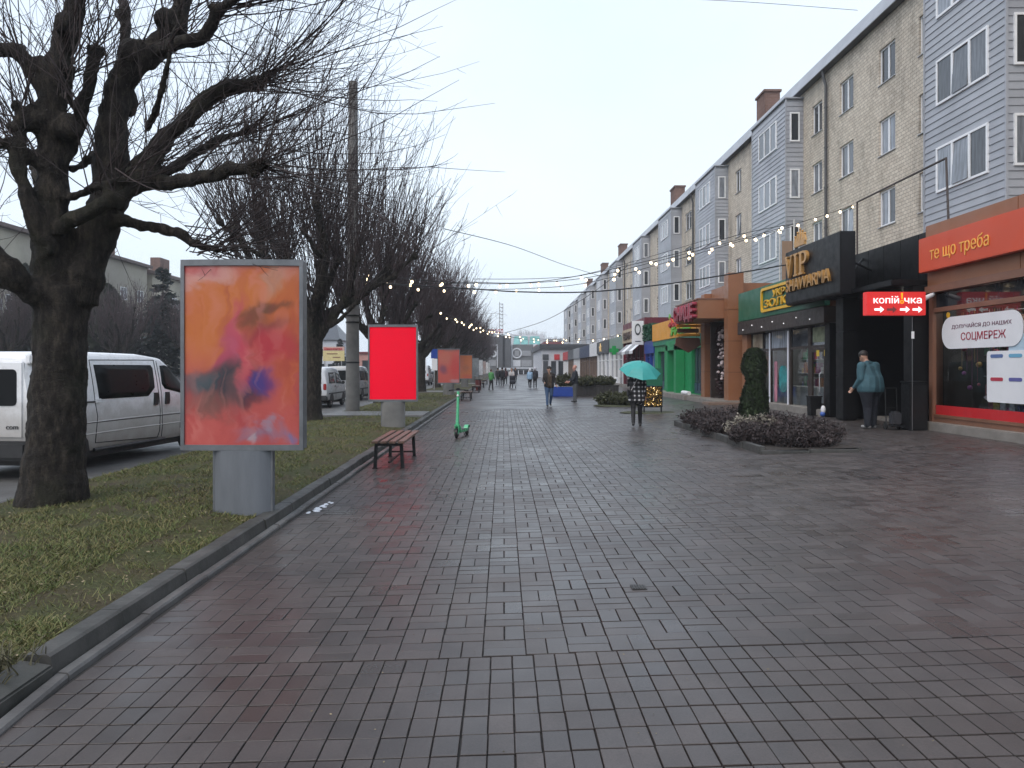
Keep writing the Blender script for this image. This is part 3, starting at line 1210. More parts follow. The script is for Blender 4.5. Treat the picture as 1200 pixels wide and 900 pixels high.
# ---- orange shop, nearest on the right
G0 = gz(9.7)
t = thing('corner_shop', (9.7, 14.0, G0), 'brown-framed shop with a big printed window, nearest on the right', 'shop', 'shops along the right side')
MB().box(12.6, WX - 0.01, 8.0, 17.39, 0.0, 4.9).build('wall', BROWN2, t)
MB().box(9.95, 12.59, 8.01, 17.38, 4.62, 4.9).build('roof', SOFFIT, t)
for k in range(3):
    MB().box(9.66, 9.95, 8.0 + k * 3.13, 8.0 + (k + 1) * 3.13 - 0.012, 4.622, 4.9).build('parapet_panel', BROWN, t, bevel=0.006)
    MB().box(9.70, 9.95, 8.0 + k * 3.13, 8.0 + (k + 1) * 3.13 - 0.012, 3.52, 4.0).build('lintel_panel', BROWN, t, bevel=0.006)
MB().box(9.62, 9.94, 8.0, 17.35, 3.36, 3.515).build('beam', BROWN2, t)
MB().box(9.72, 9.96, 13.75, 14.15, G0, 3.355).build('pilaster', BROWN2, t, bevel=0.01)
MB().box(9.72, 9.96, 17.2, 17.36, G0, 3.355).build('pilaster', BROWN2, t, bevel=0.01)
MB().box(9.74, 9.90, 14.155, 17.195, 2.92, 3.02).build('transom', BROWN2, t)
MB().box(9.74, 9.9, 14.155, 17.195, 0.56, 0.62).build('window_rail', BROWN2, t)
MB().box(9.55, 10.05, 8.0, 17.3, G0 - 0.1, 0.45).build('plinth', STONE, t, bevel=0.02)
MB().box(9.76, 9.94, 8.0, 17.3, 0.452, 0.56).build('sill', BROWN2, t)
MB().pane(9.80, 14.155, 17.195, 0.62, 2.92).build('window_pane', GLASS, t, recalc=False)
MB().box(9.80, 9.815, 14.155, 17.195, 3.02, 3.355).build('transom_pane', PANE_D, t)
MB().box(9.80, 9.815, 8.1, 13.745, 0.56, 3.355).build('window_pane', PANE_D, t)
MB().box(9.785, 9.797, 14.16, 17.19, 0.622, 0.83).build('red_strip', RED, t)
shop_shell(t, 9.96, 14.16, 17.19, 0.5, 3.3, 2.5)
MB().box(10.1, 12.2, 15.4, 15.9, 3.22, 3.26).build('added_light_panel', M('added_light_panel', (1, 0.95, 0.88), 0.5, 0.02, emit=5.0), t)  # glowing panel added to brighten the shop interior
goods_wall(t, 10.75, 14.3, 17.0, 0.55, 2.9, 6, smax=0.2)
for k in range(26):                # things hanging in the window
    y, z = RNG.uniform(14.5, 16.9), RNG.uniform(1.0, 2.6)
    mb = MB().ell((10.1 + RNG.uniform(0, .3), y, z), RNG.uniform(0.03, 0.07), 8, 6)
    mb.tube([(10.2, y, z + 0.05), (10.2, y, 2.9)], 0.004, 4)
    mb.build('hanging_toy', M('toy_%d' % (k % 4), [(0.5, 0.08, 0.12), (0.55, 0.35, 0.1), (0.6, 0.5, 0.5), (0.35, 0.1, 0.3)][k % 4], 0.4, 0.1, 10), t, smooth=True)
mb = MB().ext(rrect(14.28, 16.93, 2.08, 2.78, 0.33), 'x', 9.772, 9.792)
st = mb.build('window_sticker', WHITEP, t, label='white pill-shaped sticker with red lettering')
lettering('ДОЛУЧАЙСЯ ДО НАШИХ', M('violet_print', (0.13, 0.03, 0.07), 0.5, 0.05), st, (9.770, 16.55, 2.50), 1.95, 0.12, bold=0.002, depth=0.004)
lettering('СОЦМЕРЕЖ', M('maroon_print', (0.33, 0.02, 0.05), 0.5, 0.05), st, (9.770, 16.22, 2.22), 1.45, 0.20, bold=0.008, depth=0.004)
mb = MB().ext(rrect(14.1, 15.36, 0.98, 2.0, 0.06), 'x', 9.776, 9.792)
st = mb.build('window_sticker', WHITEP, t, label='white square-cornered sticker panel beside the pilaster')
for (yc, zc, c) in ((15.05, 1.90, (0.10, 0.16, 0.34)), (14.5, 1.90, (0.15, 0.38, 0.55)), (15.05, 1.44, (0.45, 0.04, 0.07)), (14.5, 1.44, (0.11, 0.11, 0.32))):
    mb = MB().ext(rrect(yc - 0.19, yc + 0.19, zc - 0.035, zc + 0.035, 0.033), 'x', 9.770, 9.775)
    mb.build('sticker_tab', M('tab_%d' % int(c[0] * 1000), c, 0.5, 0.05), st)
MB().box(9.79, 9.796, 14.16, 14.72, 2.0, 2.32).build('pale_sticker', M('pale_blue_print', (0.45, 0.58, 0.68), 0.5, 0.06), t)
MB().ell((9.79, 16.72, 2.83), (0.012, 0.07, 0.07)).build('round_sticker', YELLOW, t, smooth=True)
# security camera under the beam
cm = MB().tube([(9.62, 17.05, 3.30), (9.42, 17.0, 3.22)], [0.05, 0.055], 10)
cm.ell((9.41, 17.0, 3.215), 0.055)
cm.cyl((9.66, 17.06, 3.3), 0.03, 0.07)
o = cm.build('security_camera', WHITEP, smooth=True)
tag(o, 'white security camera under the brown beam of the orange-signed shop', 'camera')

t = thing('shop_sign', (9.55, 14.0, 4.2), 'long orange-red sign board reading те що треба', 'sign', 'shop signs')
mb = MB().box(9.50, 9.655, 8.0, 17.38, 3.83, 4.60)
mb.build('board', ORANGE, t, bevel=0.01)
lettering('те що треба', M('apricot_letters', (0.75, 0.36, 0.07), 0.4, 0.06, emit=0.12), t, (9.495, 16.9, 3.99), 2.05, 0.36, depth=0.012, bold=-0.004)

# ---- black-clad recess with kiosk
t = thing('black_kiosk', (10.0, 19.4, gz(9.5)), 'black-clad shop recess under the black box sign', 'shop', 'shops along the right side')
GB = gz(9.5)
for k in range(5):
    y0 = 17.42 + k * 0.84
    MB().box(9.98, 10.06, y0, y0 + 0.828, 3.72, 4.88).build('cladding_panel', BLACK, t, bevel=0.006)
MB().box(10.061, 10.2, 17.42, 21.6, 3.7, 4.85).build('upper_wall', BLACK, t)
MB().box(8.9, 11.6, 17.42, 21.3, 3.56, 3.70).build('canopy', BLACK, t, bevel=0.02)
MB().box(9.40, 10.2, 17.42, 17.85, GB, 3.555).build('wall_stub', BLACK, t, bevel=0.01)
MB().box(11.5, 11.6, 17.86, 21.2, GB, 3.555).build('back_wall', BLACK, t)
for k in range(3):
    MB().box(9.08, 9.46, 20.3, 20.75, GB + 0.02 + k * 1.18, GB + 0.02 + (k + 1) * 1.18 - 0.012).build('pillar_panel', BLACK, t, bevel=0.008)
MB().box(9.11, 9.43, 20.33, 20.72, GB, 3.555).build('pillar', BLACKM, t)
MB().box(9.47, 11.5, 20.8, 21.2, GB, 3.555).build('side_wall', BLACK, t)
MB().box(10.3, 11.49, 17.9, 18.8, GB, 1.35).build('counter', BLACKM, t, bevel=0.02)
MB().box(10.9, 11.49, 18.81, 19.9, GB, 2.6).build('fridge', M('dark_fridge', (0.02, 0.021, 0.024), 0.2, 0.1), t, bevel=0.02)
for (y, z) in ((20.1, GB + 0.15), (19.2, GB + 0.12)):
    MB().box(11.42, 11.49, y - 0.18, y + 0.18, z - 0.1, z + 0.1).build('white_box', WHITEP, t, bevel=0.01)
MB().box(10.25, 10.75, 18.0, 18.5, 1.4, 1.43).build('tray', GREYM, t)
lamp = MB()
for (y, z) in ((17.95, 3.3), (18.6, 3.05), (19.2, 3.3), (19.8, 3.35)):
    lamp.ell((10.4, y, z), 0.025, 8, 6)
lamp.build('spot_lamp', M('spot_light', (1, 0.97, 0.9), 0.4, 0.02, emit=4.0), t, smooth=True)
MB().box(10.0, 11.49, 17.95, 20.7, GB, GB + 0.1).build('step', STONE, t, bevel=0.01)

t = thing('litter_cabinet', (9.3, 17.2, GB), 'black waist-high cabinet with a thin pole beside the recess', 'cabinet')
MB().box(9.10, 9.50, 17.0, 17.40, GB, GB + 1.06).build('body', BLACKM, t, bevel=0.015)
MB().box(9.08, 9.52, 16.98, 17.42, GB + 1.062, GB + 1.1).build('lid', BLACKM, t, bevel=0.01)
MB().tube([(9.13, 16.96, GB), (9.13, 16.96, 2.8)], 0.009, 8).build('pole', M('dull_steel', (0.12, 0.12, 0.125), 0.4, 0.1, metal=0.4), t, smooth=True)
MB().box(9.10, 9.16, 16.93, 16.945, 2.32, 2.48).build('pole_tag', WHITEP, t)
t = thing('folding_trolley', (8.95, 17.5, gz(8.95)), 'small dark hand trolley standing by the black cabinet', 'trolley')
zz_ = gz(8.95)
mb = MB()
for dx in (0, 0.26):
    mb.tube([(8.82 + dx, 17.5, zz_ + 0.09), (8.82 + dx, 17.55, zz_ + 0.95)], 0.014, 8)
mb.tube([(8.82, 17.55, zz_ + 0.95), (9.08, 17.55, zz_ + 0.95)], 0.014, 8)
mb.tube([(8.82, 17.52, zz_ + 0.5), (9.08, 17.52, zz_ + 0.5)], 0.012, 8)
mb.build('frame', BLACKM, t, smooth=True)
MB().box(8.80, 9.10, 17.2, 17.5, zz_ + 0.08, zz_ + 0.10).build('toe_plate', BLACKM, t)
MB().box(8.84, 9.06, 17.24, 17.46, zz_ + 0.101, zz_ + 0.42).build('bag', M('dark_bag', (0.03, 0.03, 0.035), 0.6, 0.2, 8), t, bevel=0.04)
for x in (8.79, 9.09):
    MB().cyl((x, 17.5, zz_ + 0.09), 0.09, 0.025, 'x', 18).build('wheel', M('tyre_rubber', (0.012, 0.012, 0.012), 0.7, 0.2, 20), t, smooth=True)

# projecting red sign
t = thing('projecting_sign', (8.75, 17.0, 3.1), 'red projecting sign reading копійочка with white arrows', 'sign', 'shop signs')
SGN = M('red_lightbox', (0.60, 0.03, 0.03), 0.35, 0.05, emit=0.35)
SIDE = MB().box(8.09, 9.40, 16.9, 17.1, 2.84, 3.36)
SIDE.build('light_box', SGN, t, bevel=0.008)
LW = M('lit_white_letters', (0.95, 0.92, 0.92), 0.4, 0.02, emit=0.55)
lettering('копій', LW, t, (8.23, 16.895, 3.10), 0.565, 0.165, face='-y', bold=0.003, depth=0.012)
lettering('чка', LW, t, (8.915, 16.895, 3.10), 0.385, 0.125, face='-y', bold=0.003, depth=0.012)
mb = MB()
ring = []
for k in range(16):
    a0, a1 = 2 * pi * k / 16, 2 * pi * (k + 1) / 16
    q = [(8.863 + r * cos(a), 3.135 + r * sin(a)) for (a, r) in ((a0, 0.022), (a0, 0.042), (a1, 0.042), (a1, 0.022))]
    mb.ext(q, 'y', 16.883, 16.895)
mb.ext([(8.852, 3.20), (8.874, 3.20), (8.883, 3.335), (8.843, 3.335)], 'y', 16.883, 16.895)
mb.build('lettering', M('lit_orange_letters', (0.9, 0.33, 0.02), 0.4, 0.02, emit=0.7), t, label='orange exclamation mark standing for the letter o')


def arrow(x0, x1, zc, s):
    return [(x0, zc - s * .3), (x1 - s, zc - s * .3), (x1 - s, zc - s * .85), (x1, zc), (x1 - s, zc + s * .85), (x1 - s, zc + s * .3), (x0, zc + s * .3)]


for x0, mt in ((8.25, LW), (8.53, M('unlit_arrow', (0.22, 0.06, 0.06), 0.5, 0.05)), (8.82, LW), (9.10, LW)):
    MB().ext(arrow(x0, x0 + 0.215, 2.965, 0.085), 'y', 16.885, 16.895).build('arrow', mt, t)
MB().box(9.30, 9.45, 17.101, 17.6, 3.28, 3.33).build('bracket', BLACKM, t)

# VIP box sign
t = thing('box_sign', (8.6, 21.2, 3.55), 'big black box sign with gold crown reading VIP SHAWARMA', 'sign', 'shop signs')
mb = MB().ext([(8.6, 3.62), (8.6, 5.17), (9.0, 5.17), (9.0, 3.72), (8.9, 3.56), (8.66, 3.56)], 'y', 19.4, 23.15)
mb.build('box', BLACK, t, bevel=0.012)


def serif_word(parent, X, yl, zb, hgt):
    """V I P with slab serifs, read from the street (right = -y)"""
    s = hgt
    out = []

    def poly(pts, y0):
        out[-1].ext([(y0 - a * s, zb + b * s) for a, b in pts], 'x', X - 0.09, X)
    # V
    out.append(MB())
    y0 = yl
    poly([(0.0, 1), (0.30, 1), (0.30, 0.94), (0.24, 0.94), (0.48, 0.26), (0.52, 0.36), (0.52, 0.10), (0.45, 0.0), (0.39, 0.0), (0.06, 0.94), (0.0, 0.94)], y0)
    poly([(0.521, 0.10), (0.521, 0.36), (0.70, 0.94), (0.60, 0.94), (0.60, 1), (0.88, 1), (0.88, 0.94), (0.80, 0.94), (0.53, 0.12)], y0)
    # I
    out.append(MB())
    y0 = yl - 1.0 * s
    poly([(0, 0), (0.46, 0), (0.46, 0.06), (0.34, 0.10), (0.34, 0.90), (0.46, 0.94), (0.46, 1), (0, 1), (0, 0.94), (0.12, 0.90), (0.12, 0.10), (0, 0.06)], y0)
    # P
    out.append(MB())
    y0 = yl - 1.58 * s
    poly([(0, 0), (0.46, 0), (0.46, 0.06), (0.34, 0.10), (0.34, 0.90), (0.12, 0.90), (0.12, 0.10), (0, 0.06)], y0)
    poly([(0, 0.94), (0.12, 0.901), (0.55, 0.901), (0.55, 1), (0, 1)], y0)
    n = 10
    for k in range(n):
        a0, a1 = pi / 2 - pi * k / n, pi / 2 - pi * (k + 1) / n
        q = []
        for (a, ro, ri) in ((a0, 1, 0), (a0, 0, 1), (a1, 0, 1), (a1, 1, 0)):
            rx, rz = (0.34, 0.28) if ro else (0.14, 0.18)
            q.append((0.551 + rx * cos(a), 0.72 + rz * sin(a)))
        poly(q, y0)
    poly([(0.341, 0.44), (0.551, 0.44), (0.551, 0.54), (0.341, 0.54)], y0)
    return out


for wd in serif_word(t, 8.598, 22.98, 4.35, 0.66):
    wd.build('letter', GOLD, t)
lettering('SHAWARMA', GOLD, t, (8.598, 22.95, 3.94), 3.05, 0.36, bold=0.006, depth=0.07)
mb = MB()
mb.ext([(22.35, 5.20), (21.6, 5.20), (21.6, 5.30), (22.35, 5.30)], 'x', 8.55, 8.62)
for k, (a, h) in enumerate(((22.33, 0.26), (22.15, 0.36), (21.975, 0.44), (21.8, 0.36), (21.62, 0.26))):
    mb.ext([(a + 0.09, 5.301), (a - 0.09, 5.301), (a, 5.24 + h)], 'x', 8.56, 8.61)
    mb.ell((8.585, a, 5.25 + h), 0.035, 8, 6)
mb.build('crown', GOLD, t, label='gold crown above the letters')

# pipe frame above the recess
t = thing('pipe_rail', (10.2, 19.7, 4.9), 'rusty pipe frame standing on the shop roof below the brick wall', 'pipe')
mb = MB().tube([(10.2, 21.9, 4.8), (10.2, 21.9, 6.45), (10.2, 17.5, 6.5), (10.2, 17.4, 4.9)], 0.028, 8)
mb.build('rail', M('rusty_pipe', (0.06, 0.045, 0.04), 0.6, 0.3, 10), t, smooth=True)
mb = MB().tube([(9.99, 21.1, 4.7), (9.15, 20.4, 4.0)], 0.03, 6)
mb.tube([(9.99, 20.6, 4.3), (9.2, 20.5, 4.65)], 0.03, 6)
mb.build('brace', BLACKM, t)

# ---- jeweller with green sign
GJ = gz(9.4)
t = thing('jewellery_shop', (9.5, 25.5, GJ), 'dark-framed jewellery shop with tall glass front under the green sign', 'shop', 'shops along the right side')
MB().box(12.3, WX - 0.01, 21.65, 29.9, 0, 4.6).build('wall', BROWN2, t)
MB().box(9.3, 12.29, 21.65, 29.6, 4.3, 4.55).build('roof', SOFFIT, t)
MB().box(9.12, 12.29, 21.62, 29.6, 2.96, 3.44).build('canopy', DBROWN, t, bevel=0.01)
mb = MB()
for k in range(7):
    mb.ell((9.11, 22.6 + k * 1.05, 3.12 + 0.12 * (k % 2)), 0.022, 6, 4)
mb.build('lamp_dot', LW, t)
MB().box(9.3, 9.9, 29.0, 29.6, GJ, 2.955).build('pier', BROWN, t, bevel=0.01)
MB().box(9.3, 9.9, 21.65, 22.0, GJ, 2.955).build('pier', BLACK, t, bevel=0.01)
MB().box(9.2, 9.75, 22.0, 29.0, GJ - 0.1, GJ + 0.2).build('plinth', STONE, t, bevel=0.02)
for y in (22.05, 23.35, 23.45, 25.0, 26.9, 27.6, 28.85):
    MB().box(9.44, 9.54, y, y + 0.09, GJ + 0.2, 2.955).build('mullion', DBROWN, t)
for y in (25.12, 26.85):
    MB().box(9.40, 9.435, y, y + 0.05, GJ + 0.2, 2.90).build('light_tube', M('white_tube', (0.6, 0.62, 0.7), 0.4, 0.05, emit=0.12), t)
for (a, b) in ((22.14, 23.35), (23.54, 25.0), (25.09, 26.9), (26.99, 27.6), (27.69, 28.85)):
    MB().box(9.45, 9.53, a + 0.001, b - 0.001, 2.28, 2.36).build('transom', DBROWN, t)
    MB().pane(9.485, a, b, GJ + 0.2, 2.28).build('window_pane', GLASS, t, recalc=False)
    MB().box(9.485, 9.495, a, b, 2.36, 2.955).build('transom_pane', PANE if a in (25.09,) else PANE_D, t)
d = MB()
for (a, b, c, e) in ((22.2, 22.32, GJ + .22, 2.27), (23.18, 23.3, GJ + .22, 2.27)):
    d.box(9.41, 9.47, a, b, c, e)
d.box(9.41, 9.47, 22.321, 23.179, GJ + 0.22, GJ + 0.36)
d.box(9.41, 9.47, 22.321, 23.179, 2.15, 2.27)
dd = d.build('door', DBROWN, t)
MB().tube([(9.40, 22.42, 1.55), (9.33, 22.42, 1.5), (9.33, 22.42, 0.95), (9.40, 22.42, 0.9)], 0.02, 8).build('handle', GREYM, dd, smooth=True)
for (y, c) in ((22.6, (0.65, 0.45, 0.03)), (22.05, (0.65, 0.45, 0.03))):
    MB().box(9.395, 9.40, y, y + 0.2, 2.02, 2.2).build('yellow_notice', M('yellow_notice', c, 0.5, 0.1), t)
MB().ext(rrect(25.35, 26.1, 0.85, 1.75, 0.28), 'x', 9.47, 9.482).build('teal_poster', M('teal_poster', (0.02, 0.22, 0.23), 0.5, 0.6, 3.5, tint=(0.05, 0.08, 0.09)), t)
MB().ext(rrect(26.3, 26.55, 0.5, 1.9, 0.06), 'x', 9.47, 9.482).build('pink_poster', M('pink_poster', (0.45, 0.18, 0.24), 0.5, 0.4, 2.5), t)
MB().box(9.47, 9.482, 27.72, 28.83, 0.9, 2.25).build('cream_poster', M('cream_poster', (0.42, 0.36, 0.26), 0.5, 0.5, 2.2, tint=(0.16, 0.10, 0.06)), t)
MB().box(9.47, 9.482, 27.72, 28.83, 2.40, 2.93).build('cream_poster', M('cream_poster'), t)
MB().box(9.47, 9.482, 22.25, 23.25, 2.45, 2.9).build('arch_poster', M('arch_poster', (0.18, 0.20, 0.12), 0.5, 0.6, 3), t)
shop_shell(t, 9.56, 22.0, 29.0, GJ + 0.15, 2.95, 2.7, M('jeweller_wall', (0.16, 0.17, 0.17), 0.6, 0.2, 1))
for yy_ in (23.4, 25.6, 27.6):
    MB().box(9.9, 11.9, yy_ - 0.2, yy_ + 0.2, 2.88, 2.92).build('added_light_panel', M('added_light_panel'), t)  # added glowing panels that lift the dark room behind the glass
goods_wall(t, 11.2, 22.4, 28.6, GJ + 0.2, 2.5, 5, smax=0.25)
for k in range(4):
    mb = MB().box(10.0, 10.5, 22.9 + k * 1.5, 24.1 + k * 1.5, GJ + 0.15, 1.05)
    mb.build('display_counter', M('display_white', (0.45, 0.47, 0.48), 0.35, 0.1), t, bevel=0.02)
t = thing('waste_bag', (9.25, 22.1, GJ), 'small white and blue bag left by the jeweller door', 'bag')
mb = MB().ell((9.2, 21.85, GJ + 0.20), (0.07, 0.08, 0.13), 10, 8)
mb.build('bag', WHITEP, t, smooth=True)
MB().ell((9.18, 21.84, GJ + 0.08), (0.075, 0.085, 0.08), 10, 8).build('blue_patch', M('blue_bag', (0.05, 0.12, 0.42), 0.4, 0.2), t, smooth=True)
t = thing('litter_bin', (9.25, 22.55, GJ), 'dark square litter bin by the jeweller door', 'bin')
MB().ext([(9.06, GJ), (9.34, GJ), (9.37, GJ + 0.55), (9.03, GJ + 0.55)], 'y', 22.35, 22.65).build('bin_body', BLACKM, t, bevel=0.01)
MB().box(9.02, 9.38, 22.33, 22.67, GJ + 0.552, GJ + 0.585).build('bin_rim', BLACKM, t)

t = thing('shop_sign', (9.2, 25.5, 3.5), 'dark green sign board with yellow framed lettering УКР ЗОЛОТО', 'sign', 'shop signs')
MB().box(9.14, 9.3, 21.62, 29.55, 3.46, 4.55).build('board', DGREEN, t, bevel=0.01)
yo = rrect(22.3, 26.85, 3.62, 4.46, 0.16)
yi = rrect(22.4, 26.75, 3.71, 4.37, 0.10)
mb = MB()
for k in range(len(yo)):
    j = (k + 1) % len(yo)
    mb.ext([yo[k], yo[j], yi[j], yi[k]], 'x', 9.08, 9.138)
mb.build('yellow_frame', YELLOW, t)
lettering('УКР', YELLOW, t, (9.138, 25.72, 4.08), 1.15, 0.24, bold=0.008, depth=0.05)
lettering('ЗОЛОТО', YELLOW, t, (9.138, 26.55, 3.76), 3.6, 0.28, bold=0.008, depth=0.05)

# ---- brown portal
GP = gz(9.2)
t = thing('brown_portal', (9.3, 32.2, GP), 'tall brown panelled entrance portal with projecting canopy', 'portal', 'shops along the right side')
for (y0, y1, zt) in ((30.4, 31.0, 5.5), (34.0, 34.6, 5.0)):
    zs = [GP, GP + 1.25, GP + 2.5, GP + 3.75, zt]
    for a, b in zip(zs[:-1], zs[1:]):
        MB().box(9.0, 9.62, y0, y1, a + 0.006, b - 0.006).build('column_panel', BROWN, t, bevel=0.008)
    MB().box(9.03, 9.59, y0 + 0.03, y1 - 0.03, GP, zt - 0.02).build('column', DBROWN, t)
MB().box(9.3, 12.3, 31.01, 33.99, 3.75, 5.15).build('head_panel', BROWN, t, bevel=0.01)
MB().box(7.95, 9.2, 31.02, 34.9, 3.70, 4.48).build('canopy', BROWN, t, bevel=0.012)
MB().box(7.9, 9.22, 31.0, 34.92, 4.482, 4.53).build('canopy_trim', BROWN2, t)
MB().box(10.2, 10.3, 30.4, 34.6, GP, 3.74).build('door_wall', DBROWN, t)
MB().box(9.1, 10.19, 33.3, 33.42, GP, 3.70).build('inner_wall', DBROWN, t)
MB().box(10.14, 10.198, 31.6, 32.7, GP + 0.12, 2.5).build('door', M('dark_door', (0.03, 0.02, 0.02), 0.35, 0.2), t, bevel=0.01)
MB().box(8.4, 10.2, 30.0, 35.0, GP - 0.1, GP + 0.12).build('step', STONE, t, bevel=0.02)
MB().box(8.0, 10.2, 29.6, 30.6, GP - 0.1, GP + 0.07).build('step', M('brown_tile', (0.20, 0.14, 0.11), 0.5, 0.2), t, bevel=0.02)
LP = M('pink_red_letters', (0.30, 0.03, 0.055), 0.35, 0.2, 5)
lettering('СНИДЕ', LP, t, (7.945, 34.7, 3.62), 3.5, 0.78, bold=0.04, depth=0.2)
t = thing('rose_garland', (9.45, 32.6, GP), 'garland of white artificial roses on dark leaves in the portal', 'garland')
fl, lf = MB(), MB()
for k in range(60):
    y, z = RNG.uniform(31.05, 31.7), GP + RNG.uniform(0.85, 3.1)
    fl.ell((9.15 + RNG.uniform(0, .55), 32.4 + RNG.uniform(-.15, .15), z), (0.07, 0.07, 0.06), 7, 5)
for k in range(420):
    p = Vector((9.45 + RNG.uniform(-.32, .3), 32.62 + RNG.uniform(-.2, .2), GP + RNG.uniform(0.1, 3.2)))
    a = Vector((RNG.uniform(-1, 1), RNG.uniform(-1, 1), RNG.uniform(-1, 1))) * 0.1
    b = Vector((RNG.uniform(-1, 1), RNG.uniform(-1, 1), RNG.uniform(-1, 1))) * 0.06
    lf.add([p - a, p + b, p + a, p - b], [(0, 1, 2, 3)])
fl.build('roses', M('white_roses', (0.62, 0.52, 0.52), 0.6, 0.2, 9, island=0.25), t, smooth=True, kind='stuff')
lf.build('leaves', M('wine_leaves', (0.035, 0.015, 0.018), 0.6, 0.3, 5, island=0.4), t, recalc=False, kind='stuff')
t = thing('hanging_sign', (8.4, 35.2, 3.0), 'brown shield-shaped wooden sign hanging under the canopy', 'sign', 'shop signs')
mb = MB().ext([(7.98, 3.08), (7.93, 2.98), (7.93, 2.86), (7.90, 2.72), (8.03, 2.66), (8.52, 2.38), (8.98, 2.66), (9.10, 2.74), (9.05, 2.88), (9.05, 2.98), (9.0, 3.08)], 'y', 34.95, 35.06)
mb.build('shield', M('wood_sign', (0.10, 0.042, 0.025), 0.5, 0.2, 3), t, bevel=0.015)
MB().box(8.0, 9.0, 34.96, 35.05, 3.3, 3.5).build('top_plank', M('wood_sign'), t, bevel=0.02)
for z in (3.14, 3.56):
    MB().box(7.95, 9.05, 34.93, 35.02, z, z + 0.11).build('yellow_plank', AMBER, t, bevel=0.02)
MB().tube([(8.1, 35.0, 3.1), (8.1, 35.0, 3.7)], 0.012, 6).build('hanger', BLACKM, t)
MB().tube([(8.9, 35.0, 3.1), (8.9, 35.0, 3.7)], 0.012, 6).build('hanger', BLACKM, t)

# ---- green and yellow greengrocer
t = thing('greengrocer_shop', (9.2, 40, GP), 'bright green shop with amber sign band and dark windows', 'shop', 'shops along the right side')
mb = MB()
wall_with_openings(mb, 9.2, 34.8, 46.2, GP, 3.22, [(36.2, 1.55, 1.9, 2.2), (39.8, 1.42, 1.5, 2.35), (44.3, 1.55, 1.8, 2.2)], 0.35)
mb.build('front_wall', GREEN, t, recalc=False)
MB().box(9.6, WX - 0.01, 34.8, 46.2, 0, 4.3).build('wall', TEALG, t)
MB().box(8.75, 9.19, 38.55, 39.05, GP, 2.9).build('door_pier', GREEN, t, bevel=0.01)
MB().box(8.75, 9.19, 40.55, 41.0, GP, 2.9).build('door_pier', GREEN, t, bevel=0.01)
MB().box(8.75, 9.19, 38.55, 41.0, 2.6, 3.1).build('door_head', GREEN, t, bevel=0.01)
MB().box(9.1, 9.195, 34.8, 46.2, 3.0, 3.28).build('band', TEALG, t)
MB().box(9.05, 9.6, 34.8, 46.2, 3.282, 4.3).build('sign_band', AMBER, t, bevel=0.01)
DBL = M('slate_blue_panel', (0.035, 0.065, 0.10), 0.4, 0.1)
for (yc, w) in ((36.2, 1.9), (44.3, 1.8)):
    MB().box(9.34, 9.36, yc - w / 2, yc + w / 2, GP + 0.2, 0.95).build('lower_panel', DBL, t)
    for k in range(3):
        MB().box(9.30, 9.34, yc - w / 2 + k * w / 3, yc - w / 2 + k * w / 3 + 0.06, 0.6, 2.65).build('mullion', DBL, t)
    MB().box(9.36, 9.37, yc - w / 2, yc + w / 2, 0.951, 2.65).build('window_pane', PANE_D, t)
MB().box(9.36, 9.37, 39.05, 40.55, GP + 0.1, 2.6).build('door', PANE_D, t)
MB().box(9.30, 9.36, 39.7, 39.8, GP + 0.1, 2.6).build('door_frame', WFRAME, t)
MB().box(8.3, 9.19, 34.9, 45.8, GP - 0.1, GP + 0.16).build('step', STONE, t, bevel=0.02)
lettering('фермер', RED, t, (9.045, 41.5, 3.85), 5.0, 0.30, bold=0.04, depth=0.06)
lettering('Fresh', M('lime_letters', (0.10, 0.42, 0.02), 0.4, 0.1), t, (9.045, 40.9, 3.42), 4.2, 0.42, bold=0.05, depth=0.06, shear=0.15)
mb = MB()
for k in range(10):
    a0, a1 = radians(95 + 17 * k), radians(95 + 17 * (k + 1))
    mb.ext([(41.2 - 0.75 * r * cos(a) * -1, 3.9 + 0.5 * r * sin(a)) for a, r in ((a0, 1), (a0, 0.8), (a1, 0.8), (a1, 1))], 'x', 9.0, 9.045)
mb.build('fruit_outline', RED, t)
MB().ext([(41.2, 4.3), (41.0, 4.5), (41.25, 4.62), (41.45, 4.42)], 'x', 9.0, 9.045).build('leaf_mark', M('lime_letters'), t)
t = thing('rolled_mat', (8.7, 36.0, GP), 'white rolled bundle lying on the greengrocer step', 'bundle')
MB().tube([(8.6, 35.2, GP + 0.25), (8.6, 36.4, GP + 0.25)], 0.10, 12).build('roll', WHITEP, t, smooth=True)

# ---- the shops farther on
NAVY = M('navy_sign', (0.02, 0.035, 0.09), 0.4, 0.1)
SLATE = M('slate_sign', (0.05, 0.055, 0.065), 0.4, 0.1)
CREAM = M('cream_panel', (0.48, 0.38, 0.26), 0.5, 0.15, 1)
WINE = M('wine_red_cladding', (0.13, 0.012, 0.025), 0.45, 0.15, 1)
BLUE = M('blue_panel', (0.012, 0.05, 0.30), 0.45, 0.1)
GREYW = M('grey_shop_wall', (0.28, 0.29, 0.31), 0.6, 0.15, 0.8)
TERRA = M('shop_brown_wall', (0.16, 0.11, 0.085), 0.6, 0.3, 1)


